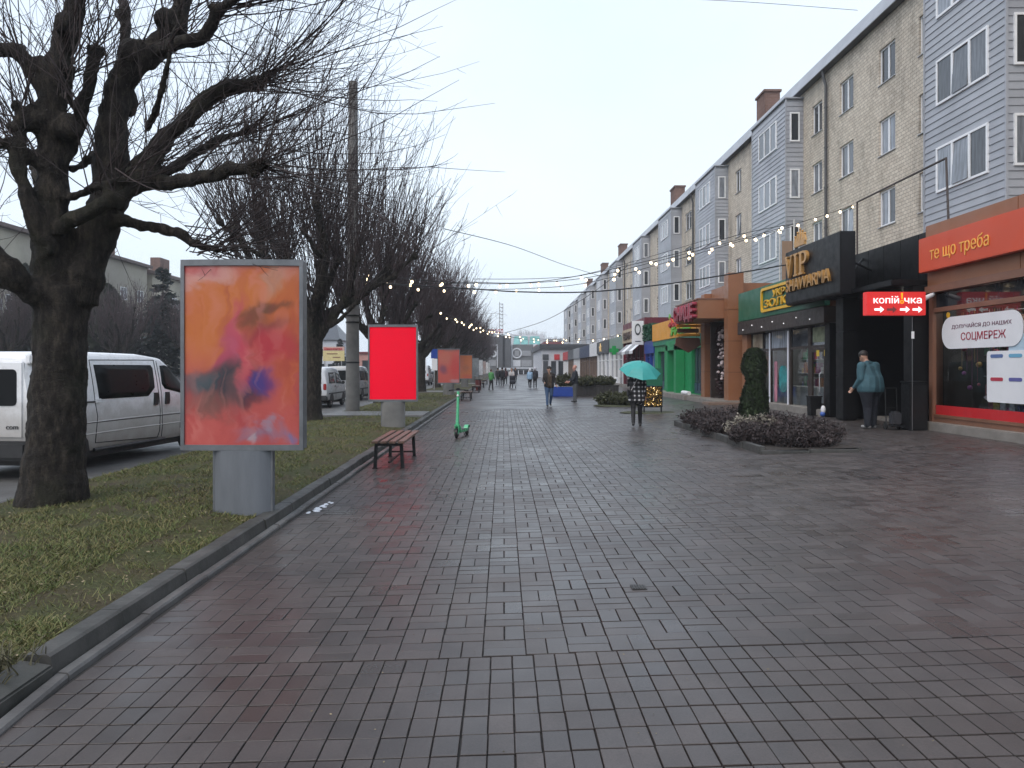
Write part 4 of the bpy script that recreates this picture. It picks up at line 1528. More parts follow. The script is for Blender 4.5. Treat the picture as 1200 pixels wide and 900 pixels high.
def shopfront(label, y0, y1, wallm, signm, zs0, zs1, X=9.2, bays=3, framem=None, top=None, text=None, textm=None, lowm=None, name='shop_unit'):
    g0 = gz(X)
    framem = framem or WFRAME
    t = thing(name, (X, (y0 + y1) / 2, g0), label, 'shop', 'shops along the right side')
    MB().box(X + 0.45, WX - 0.01, y0 + 0.01, y1 - 0.01, 0, (top or zs1)).build('wall', wallm, t)
    MB().box(X - 0.06, X + 0.44, y0 + 0.01, y1 - 0.01, zs0, zs1).build('sign_band', signm, t, bevel=0.02)
    if top and top > zs1:
        MB().box(X, X + 0.44, y0 + 0.01, y1 - 0.01, zs1 + 0.002, top).build('parapet', wallm, t)
    MB().box(X - 0.1, X + 0.4, y0 + 0.02, y1 - 0.02, g0 - 0.1, g0 + 0.22).build('plinth', STONE, t)
    w = (y1 - y0 - 0.3) / bays
    for k in range(bays + 1):
        MB().box(X, X + 0.3, y0 + 0.05 + k * w, y0 + 0.2 + k * w, g0 + 0.221, zs0 - 0.002).build('mullion', framem, t)
    for k in range(bays):
        a, b = y0 + 0.2 + k * w, y0 + 0.05 + (k + 1) * w
        MB().box(X + 0.18, X + 0.2, a, b, 0.95, zs0 - 0.002).build('window_pane', PANE_D if k % 2 else PANE, t)
        if k % 2:
            MB().box(X + 0.14, X + 0.24, a, b, g0 + 0.221, 0.948).build('lower_panel', lowm or framem, t)
        else:
            MB().box(X + 0.14, X + 0.22, a, b, g0 + 0.221, 0.948).build('lower_panel', PANE_D, t)
        MB().box(X + 0.12, X + 0.24, a, b, 2.35, 2.42).build('transom', framem, t)
    if text:
        lettering(text, textm, t, (X - 0.065, y1 - 0.8, zs0 + 0.22 * (zs1 - zs0)), (y1 - y0) * 0.72, (zs1 - zs0) * 0.56, bold=0.03, depth=0.06)
    return t


shopfront('narrow shop with blue panel and dark green hedge-covered band', 46.25, 49.3, BLUE, BLUE, 2.6, 3.35, bays=2, framem=BLUE, top=3.4)
o = MB()
for k in range(1500):
    p = Vector((9.1 + RNG.uniform(-.12, .1), RNG.uniform(46.4, 49.2), RNG.uniform(3.42, 4.45)))
    a = Vector((RNG.uniform(-1, 1), RNG.uniform(-1, 1), RNG.uniform(-1, 1))) * 0.06
    b = Vector((RNG.uniform(-1, 1), RNG.uniform(-1, 1), RNG.uniform(-1, 1))) * 0.045
    o.add([p - a, p + b, p + a, p - b], [(0, 1, 2, 3)])
o.box(9.2, 9.5, 46.4, 49.2, 3.41, 4.45)
ob = o.build('hedge_panel', M('artificial_hedge', (0.010, 0.075, 0.035), 0.6, 0.3, 4, island=0.5), recalc=False)
tag(ob, 'dark green artificial hedge panel above the blue shop', 'hedge')
t = thing('blade_sign', (8.7, 49.4, 3.8), 'tall white blade sign sticking out beside the hedge panel', 'sign', 'shop signs')
MB().box(8.35, 9.1, 49.32, 49.44, 3.2, 4.75).build('panel', WHITEP, t, bevel=0.01)
mb = MB()
for k in range(14):
    a0, a1 = 2 * pi * k / 14, 2 * pi * (k + 1) / 14
    mb.ext([(8.72 + 0.2 * r * cos(a), 4.2 + 0.38 * r * sin(a)) for a, r in ((a0, 1), (a0, 0.7), (a1, 0.7), (a1, 1))], 'y', 49.30, 49.318)
mb.build('emblem', SLATE, t)
MB().box(8.55, 8.9, 49.30, 49.318, 3.4, 3.45).build('print_line', SLATE, t)
shopfront('wine-red shop with cream sign letters and stepped parapet', 49.5, 58.4, WINE, CREAM, 3.55, 4.55, bays=5, framem=WINE, top=5.0, text='ВИННА', textm=M('dark_bronze_letters', (0.06, 0.03, 0.02), 0.4, 0.1))
t = thing('awning', (8.8, 55, 3.0), 'white striped awning over the wine-red shop', 'awning')
for k in range(4):
    y0 = 50.0 + k * 1.6
    MB().add([(8.5, y0, 2.85), (9.12, y0, 3.4), (9.12, y0 + 1.5, 3.4), (8.5, y0 + 1.5, 2.85), (8.5, y0, 2.65), (8.5, y0 + 1.5, 2.65)], [(0, 1, 2, 3), (0, 3, 5, 4)]).build('awning_panel', WHITEP if k % 2 == 0 else GREYW, t, recalc=False)
t = thing('pharmacy_cross', (8.75, 60.2, 3.2), 'green cross sign hanging by the glazed shop', 'sign', 'shop signs')
GC = M('green_cross', (0.01, 0.26, 0.06), 0.4, 0.05, emit=0.05)
MB().box(8.4, 9.1, 60.1, 60.25, 2.95, 3.25).build('cross_bar', GC, t)
MB().box(8.6, 8.9, 60.08, 60.27, 2.75, 3.45).build('cross_upright', GC, t)
shopfront('white-framed glazed shop beyond the wine-red one', 58.6, 66.0, M('sage_wall', (0.20, 0.27, 0.23), 0.6, 0.1), SLATE, 3.1, 3.2, bays=3, top=4.2)
t = shopfront('shop with a dark star sign', 66.1, 74.5, GREYW, SLATE, 3.05, 4.2, bays=3)
st = []
for k in range(10):
    r = 0.42 if k % 2 == 0 else 0.2
    st.append((71.5 + 2.2 * r * sin(2 * pi * k / 10), 3.6 + r * cos(2 * pi * k / 10)))
MB().ext(st, 'x', 9.08, 9.14).build('star_mark', M('gold_star', (0.75, 0.5, 0.2), 0.4, 0.1, emit=0.2), t)
shopfront('shop with plain white sign between two dark signs', 74.6, 80.8, TERRA, WHITEP, 2.9, 4.25, bays=3, framem=TERRA)
shopfront('brown shop under a navy sign', 80.9, 91.5, TERRA, NAVY, 2.9, 4.2, bays=4, framem=TERRA)
shopfront('grey shop under a grey sign past the navy one', 91.6, 99.5, GREYW, GREYW, 2.9, 4.2, bays=4)
shopfront('small shop with dark sign before the pavilion', 99.6, 108, TERRA, SLATE, 2.9, 4.2, bays=4, framem=TERRA)
shopfront('far small shop with red sign by the pavilion', 108.1, 117, GREYW, RED, 2.9, 4.1, bays=4)

t = thing('flat_roof_pavilion', (8.5, 126, 0.2), 'white pavilion with flat grey roof at the far right', 'building')
MB().box(6.3, 14.3, 124.5, 160, 0, 4.9).build('wall', M('pavilion_white', (0.55, 0.56, 0.60), 0.6, 0.1, 0.5), t)
MB().box(5.9, 14.35, 124.0, 160.4, 4.902, 5.65).build('roof', SLATE, t)
for (x0, x1, m) in ((6.5, 7.3, SLATE), (7.8, 8.6, PANE_D), (9.0, 10.2, PANE_D), (10.6, 12.0, PANE)):
    MB().box(x0, x1, 124.4, 124.49, 0.5, 2.9).build('window', m, t)
for (x0, x1, m) in ((6.4, 7.4, SLATE), (8.3, 9.2, RED), (9.7, 10.6, M('cream_panel'))):
    MB().box(x0, x1, 124.36, 124.49, 3.1, 4.0).build('sign_board', m, t)
# ------------------------------------------------------------------ trees
def mat_bark():
    m, nt, b, co = new_mat('wet_bark')
    mp = nt.nodes.new('ShaderNodeMapping')
    mp.inputs['Scale'].default_value = (1, 1, 0.35)
    nt.links.new(co, mp.inputs[0])
    n1 = noise_n(nt, mp.outputs[0], 13, 8, 0.75)
    n2 = noise_n(nt, co, 1.7, 4)
    c = ramp_n(nt, n1, [(0.34, (0.006, 0.005, 0.004)), (0.50, (0.026, 0.021, 0.017)), (0.66, (0.075, 0.060, 0.047))])
    c = mix_c(nt, ramp_n(nt, n2, [(0.52, 0.0), (0.72, 0.5)]), c, (0.030, 0.034, 0.016))
    sp = ramp_n(nt, noise_n(nt, co, 60, 2), [(0.70, 0.0), (0.74, 1.0)])
    c = mix_c(nt, math_n(nt, 'MULTIPLY', sp, 0.35), c, (0.10, 0.095, 0.075))
    nt.links.new(c, b.inputs['Base Color'])
    b.inputs['Roughness'].default_value = 0.8
    b.inputs['Specular IOR Level'].default_value = 0.3
    bump_n(nt, b, math_n(nt, 'ADD', n1, noise_n(nt, co, 45, 4, 0.7)), 1.0, 0.05)
    return m


BARK = mat_bark()
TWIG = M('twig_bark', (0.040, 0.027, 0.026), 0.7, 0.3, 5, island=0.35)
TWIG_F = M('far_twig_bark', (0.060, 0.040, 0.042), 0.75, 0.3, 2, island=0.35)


def twig_mesh(name, P, Rr, mat, off, ns=3):
    n, m, _ = P.shape
    d = P[:, -1] - P[:, 0]
    d /= np.linalg.norm(d, axis=1, keepdims=True) + 1e-9
    ref = np.where(np.abs(d[:, 2:3]) < 0.9, np.array([[0, 0, 1.0]]), np.array([[1.0, 0, 0]]))
    a = np.cross(d, ref)
    a /= np.linalg.norm(a, axis=1, keepdims=True) + 1e-9
    b = np.cross(d, a)
    V = np.zeros((n, m, ns, 3))
    for k in range(ns):
        t = 2 * pi * k / ns
        V[:, :, k] = P + Rr[:, :, None] * (a * cos(t) + b * sin(t))[:, None, :]
    faces = [(i * ns + k, i * ns + (k + 1) % ns, (i + 1) * ns + (k + 1) % ns, (i + 1) * ns + k) for i in range(m - 1) for k in range(ns)]
    me = pieces_mesh(name, V.reshape(n, m * ns, 3), faces, mat, off)
    me.polygons.foreach_set('use_smooth', [True] * len(me.polygons))
    return me


def grow_twigs(knobs, rs, r0=0.011, r1=0.0028, side=3, m=7):
    """knobs: (pos, mean direction, spread, count, length lo, hi, upturn)"""
    P, Rr = [], []
    for (pos, dr, spread, cnt, l0, l1, up) in knobs:
        dr = np.array(dr, float)
        dr /= np.linalg.norm(dr)
        for _ in range(cnt):
            d = dr + rs.randn(3) * spread
            d /= np.linalg.norm(d)
            L = min(5.4, l0 + (l1 - l0) * rs.rand() ** 0.8)
            p = np.array(pos, float) + rs.randn(3) * 0.06
            pts = [p.copy()]
            seg = L / (m - 1)
            w = rs.randn(3) * 0.07
            for k in range(m - 1):
                d = d + np.array([0, 0, up]) * seg / max(L, 1e-3) + w * 0.9 + rs.randn(3) * 0.06
                d /= np.linalg.norm(d)
                p = p + d * seg
                pts.append(p.copy())
            pts = np.array(pts)
            f = np.linspace(0, 1, m)
            q = 0.7 + 0.6 * rs.rand()
            P.append(pts)
            Rr.append((r0 + (r1 - r0) * f ** 0.85) * q * min(1.15, 0.55 + 0.2 * L))
            for s in range(rs.poisson(side)):
                t = 0.25 + 0.72 * rs.rand()
                i = min(m - 2, int(t * (m - 1)))
                fr = t * (m - 1) - i
                sp = pts[i] * (1 - fr) + pts[i + 1] * fr
                dd = pts[i + 1] - pts[i]
                dd /= np.linalg.norm(dd)
                sd = dd * 0.75 + rs.randn(3) * 0.48 + np.array([0, 0, 0.12])
                sd /= np.linalg.norm(sd)
                sl = (0.2 + 0.75 * rs.rand()) * min(1.0, L / 3) * (1.25 - t * 0.7)
                sq = []
                for k in range(m):
                    sq.append(sp.copy())
                    sd = sd + rs.randn(3) * 0.07 + np.array([0, 0, 0.05])
                    sd /= np.linalg.norm(sd)
                    sp = sp + sd * sl / (m - 1)
                P.append(np.array(sq))
                Rr.append((r1 * 1.7 + (r1 * 0.8 - r1 * 1.7) * f) * (0.8 + 0.4 * rs.rand()))
    return np.array(P), np.array(Rr)


def smooth_line(pts, rads, per=4):
    """Catmull-Rom through the points"""
    out, ro = [], []
    n = len(pts)
    for i in range(n - 1):
        p0, p1, p2, p3 = pts[max(0, i - 1)], pts[i], pts[i + 1], pts[min(n - 1, i + 2)]
        for k in range(per):
            t = k / per
            out.append(0.5 * ((2 * p1) + (p2 - p0) * t + (2 * p0 - 5 * p1 + 4 * p2 - p3) * t * t + (-p0 + 3 * p1 - 3 * p2 + p3) * t ** 3))
            ro.append(rads[i] * (1 - t) + rads[i + 1] * t)
    out.append(pts[-1])
    ro.append(rads[-1])
    return out, ro


def limb(mb, pts, rads, rs, n=10, knob=0.18):
    pts = [Vector(p) for p in pts]
    P, Rr = smooth_line(pts, rads, 5)
    Rr = [r * (1 + knob * rs.randn() * 0.6) for r in Rr]
    mb.tube(P, Rr, n)


def rough_up(mb, amp, sc_):
    out = []
    for v in mb.v:
        q = Vector(v)
        nvec = noise.noise_vector(q * sc_) + 0.5 * noise.noise_vector(q * sc_ * 3)
        out.append(tuple(q + nvec * amp))
    mb.v = out


# ---- the big pollard at the left edge, limbs laid out one by one
rs = np.random.RandomState(21)
TB = Vector((-5.36, 9.0, 0.05))


def Q(u, v, dy=0.0):
    return px(u, v, 9.0 + dy)


tree = thing('pollarded_tree', TB, 'massive dark pollarded tree at the left edge, nearest the camera', 'tree', 'pollarded trees on the lawn strip')
mb = MB()
base = [Vector((TB.x, 9, -0.1)), Q(62, 575), Q(64, 540), Q(67, 480), Q(70, 420), Q(72, 370), Q(76, 335)]
limb(mb, base, [0.41, 0.37, 0.335, 0.305, 0.29, 0.295, 0.30], rs, 16, 0.006)
LIMBS = [
    # left main stem
    ([(66, 350, 0), (62, 300, -.05), (61, 250, -.1), (62, 200, -.1), (60, 145, -.15), (66, 85, -.2), (82, 30, -.2), (95, -30, -.3), (104, -110, -.4)], [.30, .25, .22, .19, .18, .155, .14, .12, .10]),
    # right main stem
    ([(84, 350, .05), (104, 300, .1), (118, 262, .15), (130, 215, .2), (132, 150, .25), (140, 100, .3), (172, 66, .3), (205, 32, .35), (214, -10, .4), (216, -80, .5)], [.32, .26, .24, .22, .19, .185, .17, .155, .13, .10]),
    # low left limb
    ([(62, 352, -.1), (34, 338, -.3), (8, 318, -.5), (-22, 280, -.6), (-40, 220, -.7)], [.26, .19, .17, .15, .12]),
    ([(60, 300, -.2), (42, 260, -.35), (30, 225, -.4), (20, 190, -.4), (24, 155, -.4), (28, 130, -.4)], [.15, .11, .095, .09, .085, .07]),
    ([(22, 172, -.4), (8, 168, -.45), (-14, 172, -.5)], [.07, .06, .05]),
    ([(50, 200, -.2), (35, 185, -.3), (22, 172, -.4)], [.08, .07, .06]),
    ([(60, 120, -.15), (42, 92, -.2), (20, 60, -.3), (-4, 58, -.35), (-30, 40, -.4)], [.12, .10, .09, .085, .06]),
    ([(70, 190, -.1), (86, 165, .0), (100, 115, .1), (108, 70, .1), (110, 58, .1)], [.11, .095, .08, .075, .085]),
    ([(84, 165, 0), (92, 130, -.3), (78, 112, -.5), (84, 80, -.6)], [.06, .05, .05, .045]),
    # the curved bridge between stems
    ([(68, 268, -.25), (98, 250, -.35), (138, 232, -.3), (166, 214, -.2), (178, 188, -.1)], [.11, .10, .10, .10, .10]),
    ([(80, 230, -.1), (108, 222, -.3), (142, 210, -.4)], [.06, .055, .05]),
    ([(80, 200, .1), (100, 190, .3), (112, 184, .5)], [.055, .06, .07]),
    # right limbs
    ([(150, 222, .1), (172, 212, .0), (200, 214, -.2), (240, 206, -.4), (272, 200, -.5), (300, 197, -.55), (312, 194, -.55)], [.13, .12, .095, .085, .08, .085, .06]),
    ([(160, 200, .2), (178, 182, .2), (196, 158, .3), (218, 140, .3), (240, 118, .35), (262, 104, .4), (298, 98, .4), (312, 92, .4)], [.13, .13, .12, .115, .12, .105, .09, .06]),
    ([(140, 258, .1), (176, 266, .0), (212, 274, -.1), (220, 280, -.1), (232, 289, -.15), (254, 292, -.15)], [.10, .075, .075, .06, .055, .05]),
    ([(180, 205, .2), (206, 196, .5), (232, 178, .7), (256, 164, .9), (290, 152, 1.1)], [.10, .085, .07, .065, .05]),
    ([(172, 68, .3), (205, 52, .1), (236, 42, 0), (258, 12, -.1), (285, -6, -.2)], [.13, .10, .085, .08, .06]),
    ([(142, 100, .3), (145, 55, .5), (148, 20, .6), (140, -20, .7)], [.10, .08, .075, .06]),
    ([(172, 150, .2), (186, 120, -.2), (200, 60, -.4), (208, 10, -.5), (212, -50, -.6)], [.055, .045, .04, .035, .03]),
    # towards and away from the viewer
    ([(70, 330, .2), (60, 290, .9), (50, 240, 1.5), (44, 200, 2.0)], [.16, .13, .11, .09]),
    ([(110, 290, .2), (140, 240, 1.0), (180, 190, 1.7), (206, 150, 2.1)], [.14, .12, .10, .08]),
]
knobs = []
for pts, rd in LIMBS:
    P3 = [Q(*p) for p in pts]
    rd = [r_ * 0.88 for r_ in rd]
    limb(mb, P3, rd, rs, 10, 0.11)
    # gnarled pollard heads along the outer half of each limb
    for i in range(1, len(P3)):
        f = i / (len(P3) - 1)
        if f < 0.45:
            continue
        d = (P3[i] - P3[i - 1]).normalized()
        nb = 2 if f > 0.8 else 1
        for _ in range(nb + 1):
            off = Vector(rs.randn(3) * rd[i] * 0.55)
            mb.ell(P3[i] + off, tuple(rd[i] * (0.7 + 0.5 * rs.rand(3))), 8, 6)
        outx = 0.55 if pts[i][0] > 150 else (-0.35 if pts[i][0] < 60 else 0.1)
        dm = (d.x * 0.5 + outx, d.y * 0.35, 0.55 + 0.45 * d.z)
        if pts[i][1] > -20:
            knobs.append((P3[i], dm, 0.55, 8 if f < 0.8 else 15, 0.5, 2.6 if pts[i][0] > 150 else 2.4, 0.3))
# the long arching shoots that hang out over the paving
for (u, v, dy, n_) in ((305, 196, -.55, 16), (305, 96, .4, 20), (256, 291, -.15, 7), (292, 152, 1.1, 14), (260, 12, -.1, 14), (240, 118, .35, 10), (218, 275, -.1, 3)):
    knobs.append((Q(u, v, dy), (1.0, 0.1, 0.25), 0.34, n_, 1.3, 3.0, 0.4))
link(remeshed(mb, 0.03, BARK, OFF[tree.name], 0.030, 3.6), 'trunk', tree)
P, Rr = grow_twigs(knobs, rs, 0.0095, 0.0021, 3.8)
link(twig_mesh('crown', P, Rr, TWIG, OFF[tree.name]), 'crown', tree)


def make_pollard(seed, dense, far=False, height=10.0, spread=4.3):
    """a pollarded lime in local coordinates: trunk and limbs in one mesh, shoots in another"""
    rs = np.random.RandomState(seed)
    mb = MB()
    lean = rs.randn(2) * 0.06
    n = 8 if far else 12
    tr = [Vector((0, 0, -0.15)), Vector((0, 0, 0.25)), Vector((lean[0], lean[1], 1.2)), Vector((lean[0] * 2, lean[1] * 2, 2.4)), Vector((lean[0] * 2.4, lean[1] * 2.4, 3.2))]
    limb(mb, tr, [0.42, 0.33, 0.28, 0.29, 0.24], rs, n, 0.01)
    knobs = []
    nl = 7
    for i in range(nl):
        az = 2 * pi * (i + 0.4 * rs.rand()) / nl
        z0 = 2.2 + 0.9 * rs.rand()
        reach = (0.5 + 0.45 * rs.rand()) * spread * 0.62
        zt = 4.4 + 2.4 * rs.rand()
        o = Vector((cos(az), sin(az), 0))
        p0 = Vector((lean[0] * 2, lean[1] * 2, z0))
        pts = [p0, p0 + o * reach * 0.35 + Vector((0, 0, (zt - z0) * 0.28)), p0 + o * reach * 0.7 + Vector((0, 0, (zt - z0) * 0.62)), p0 + o * reach + Vector((0, 0, zt - z0))]
        pts = [p + Vector(rs.randn(3) * 0.12 * (k > 0)) for k, p in enumerate(pts)]
        limb(mb, pts, [0.19, 0.14, 0.115, 0.09], rs, n - 2, 0.12)
        for k in (1, 2, 3):
            mb.ell(pts[k], tuple(0.13 + 0.06 * rs.rand(3)), 8, 6)
            knobs.append((pts[k], (o.x * 0.22, o.y * 0.22, 1.0), 0.21, int(dense * (0.6 + 0.25 * k)), 2.4, height - pts[k].z, 0.3))
        for s in range(2):
            a2 = az + rs.randn() * 0.7
            q0 = pts[1 + s]
            o2 = Vector((cos(a2), sin(a2), 0))
            e = q0 + o2 * (0.9 + 0.7 * rs.rand()) + Vector((0, 0, 0.5 + 0.9 * rs.rand()))
            limb(mb, [q0, (q0 + e) / 2 + Vector((0, 0, -0.12)), e], [0.09, 0.075, 0.065], rs, n - 3, 0.12)
            mb.ell(e, tuple(0.10 + 0.05 * rs.rand(3)), 8, 6)
            knobs.append((e, (o2.x * 0.35, o2.y * 0.35, 0.95), 0.25, dense, 1.6, 4.0, 0.4))
    top = tr[-1]
    for s in range(3):
        e = top + Vector((rs.randn() * 0.5, rs.randn() * 0.5, 1.6 + 0.7 * rs.rand()))
        limb(mb, [top, (top + e) / 2, e], [0.16, 0.12, 0.09], rs, n - 3, 0.12)
        mb.ell(e, 0.15, 8, 6)
        knobs.append((e, (0, 0, 1), 0.24, int(dense * 1.5), 2.6, height - e.z, 0.2))
    tm = remeshed(mb, 0.07 if far else 0.045, BARK, None, 0.028, 3.4, 3)
    if far:
        P, Rr = grow_twigs(knobs, rs, 0.017, 0.0075, 2.2, 5)
    else:
        P, Rr = grow_twigs(knobs, rs, 0.0125, 0.0045, 2.6, 6)
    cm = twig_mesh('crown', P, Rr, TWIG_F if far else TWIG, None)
    return tm, cm


def plant_tree(meshes, x, y, rz, s, label):
    t = thing('pollarded_tree', (x, y, 0.03), label, 'tree', 'pollarded trees on the lawn strip', rz, local=True)
    t.scale = (s, s, s)
    for nme, me in zip(('trunk', 'crown'), meshes):
        o = bpy.data.objects.new(nme, me)
        C.objects.link(o)
        o.parent = t
    return t


T2 = make_pollard(5, 20, height=11.8, spread=4.2)
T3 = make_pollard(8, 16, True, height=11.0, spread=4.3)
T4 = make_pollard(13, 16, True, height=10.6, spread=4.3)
plant_tree(T2, -6.0, 23.7, 0.4, 1.0, 'bare pollarded tree behind the abstract poster, second in the row')
ordn = ['third', 'fourth', 'fifth', 'sixth', 'seventh', 'eighth', 'ninth', 'tenth', 'eleventh', 'twelfth']
for i, (x, y, rz, s) in enumerate(((-5.9, 36.5, 1.1, 1.02), (-5.5, 51.0, 2.3, 0.98), (-5.6, 64, 0.2, 1.0), (-5.5, 78, 4.0, 0.97), (-5.4, 92, 2.9, 1.0), (-5.3, 107, 1.7, 0.96),
                                  (-5.2, 122, 5.1, 0.98), (-5.0, 138, 0.8, 0.95), (-4.8, 155, 3.3, 0.93), (-4.6, 173, 2.0, 0.92))):
    plant_tree(T3 if i % 2 == 0 else T4, x, y, rz, s, 'bare pollarded tree on the lawn, %s from the camera in the row' % ordn[i])


# ---- conifers and far trees beyond the road
NEEDLE = M('spruce_needles', (0.030, 0.044, 0.040), 0.8, 0.3, 3, island=0.4)
CYP = M('dark_thuja', (0.020, 0.026, 0.014), 0.85, 0.3, 3, island=0.45)


def spruce_mesh(seed, h, r):
    rs = np.random.RandomState(seed)
    tr = MB().tube([(0, 0, -0.2), (0, 0, h * 0.5), (0, 0, h)], [h * 0.018, h * 0.012, 0.015], 8)
    cr = MB()
    z = h * 0.14
    while z < h * 0.97:
        f = 1 - z / h
        n = 9 if f > 0.3 else 6
        for k in range(n):
            a = rs.rand() * 6.28
            L = r * (f ** 0.85) * (0.65 + 0.45 * rs.rand())
            o = np.array([cos(a), sin(a)])
            zt = z - L * 0.18 + rs.randn() * 0.08
            cr.tube([(0, 0, z), (o[0] * L * 0.6, o[1] * L * 0.6, (z + zt) / 2 - 0.08 * L), (o[0] * L, o[1] * L, zt + 0.06 * L)], [0.03, 0.025, 0.01], 3, False)
            m = int(16 + 44 * f)
            for q in range(m):
                t = 0.15 + 0.85 * rs.rand()
                c = Vector((o[0] * L * t, o[1] * L * t, z + (zt - z) * t - 0.05 * L))
                w = Vector((rs.randn(), rs.randn(), rs.randn() * 0.5 - 0.5)) * 0.24
                d = Vector((o[0], o[1], 0.1)) * (0.26 + 0.22 * rs.rand()) + Vector(rs.randn(3) * 0.09)
                cr.add([c, c + w * 0.7 + d * 0.5, c + d, c - w * 0.5 + d * 0.4], [(0, 1, 2, 3)])
        z += h * 0.031
    return tr.mesh('trunk', BARK), cr.mesh('crown', NEEDLE, recalc=False)


def thuja_mesh(seed, h, r, n, mat, leaf=0.16, prof=None):
    rs = np.random.RandomState(seed)
    prof = prof or (lambda t: (sin(pi * min(1, (t * 0.9 + 0.1)) ** 0.8) ** 0.7))
    tr = MB().tube([(0, 0, -0.1), (0, 0, h * 0.9)], [r * 0.12, 0.02], 7)
    cr = MB()
    for k in range(n):
        t = rs.rand() ** 0.9
        rr = r * prof(t) * (1 - 0.35 * rs.rand() ** 2)
        a = rs.rand() * 6.28
        nz = 1 + 0.22 * noise.noise(Vector((cos(a) * 2, sin(a) * 2, t * h * 1.2 / max(r, 0.2))))
        c = Vector((cos(a) * rr * nz, sin(a) * rr * nz, t * h))
        u = Vector((cos(a) * 0.5 + rs.randn() * 0.3, sin(a) * 0.5 + rs.randn() * 0.3, 1.0 + rs.randn() * 0.3)).normalized() * leaf
        v = Vector((-sin(a), cos(a), rs.randn() * 0.3)) * leaf * 0.33
        cr.add([c - u * 0.5, c + v, c + u * 0.6, c - v], [(0, 1, 2, 3)])
    return tr.mesh('trunk', BARK), cr.mesh('crown', mat, recalc=False)


def plant(meshes, name, x, y, z, label, cat, group=None, rz=0, s=1.0):
    t = thing(name, (x, y, z), label, cat, group, rz, local=True)
    t.scale = (s, s, s)
    for nme, me in zip(('trunk', 'crown'), meshes):
        o = bpy.data.objects.new(nme, me)
        C.objects.link(o)
        o.parent = t
    return t


GRP = 'evergreens in front of the left apartment block'
SP = spruce_mesh(3, 11.5, 3.1)
p = px(191, 420, 70)
plant(SP, 'spruce_tree', p.x, 70, -0.1, 'blue-green spruce with tiered branches seen left of the abstract poster', 'tree', GRP)
p = px(398, 420, 110)
plant(SP, 'spruce_tree', p.x, 110, -0.1, 'far spruce above the cream roadside billboard', 'tree', GRP, 1.0, 0.55)
TH = thuja_mesh(5, 9.0, 2.6, 5200, CYP, 0.42)
TH2 = thuja_mesh(6, 10.5, 1.6, 3600, CYP, 0.4)
p = px(126, 420, 66)
plant(TH, 'thuja_tree', p.x, 66, -0.1, 'broad dark thuja just right of the big trunk, above the van roof', 'tree', GRP)
p = px(30, 420, 64)
plant(TH2, 'thuja_tree', p.x, 64, -0.1, 'narrow dark thuja left of the big trunk', 'tree', GRP)
p = px(8, 420, 60)
plant(TH2, 'thuja_tree', p.x, 60, -0.1, 'low dark thuja at the left picture edge', 'tree', GRP, 2, 0.6)
FT = make_pollard(31, 9, True, height=9.0, spread=4.5)
for (u, y, s, lab) in ((142, 60, 0.95, 'bare tree right above the van roof'), (60, 58, 0.9, 'bare tree half hidden by the big trunk'), (10, 56, 0.9, 'bare tree at the left picture edge beyond the road'), (230, 64, 0.9, 'bare tree behind the top left corner of the abstract poster'), (160, 74, 0.85, 'thin bare tree between the thuja and the spruce'), (262, 90, 1.0, 'bare tree behind the abstract poster, beyond the road'), (205, 86, 1.1, 'bare tree just behind the spruce')):
    p = px(u, 420, y)
    t = thing('bare_tree', (p.x, y, -0.1), lab, 'tree', 'bare trees beyond the road', u, local=True)
    t.scale = (s, s, s)
    for nme, me in zip(('trunk', 'crown'), FT):
        o = bpy.data.objects.new(nme, me)
        C.objects.link(o)
        o.parent = t
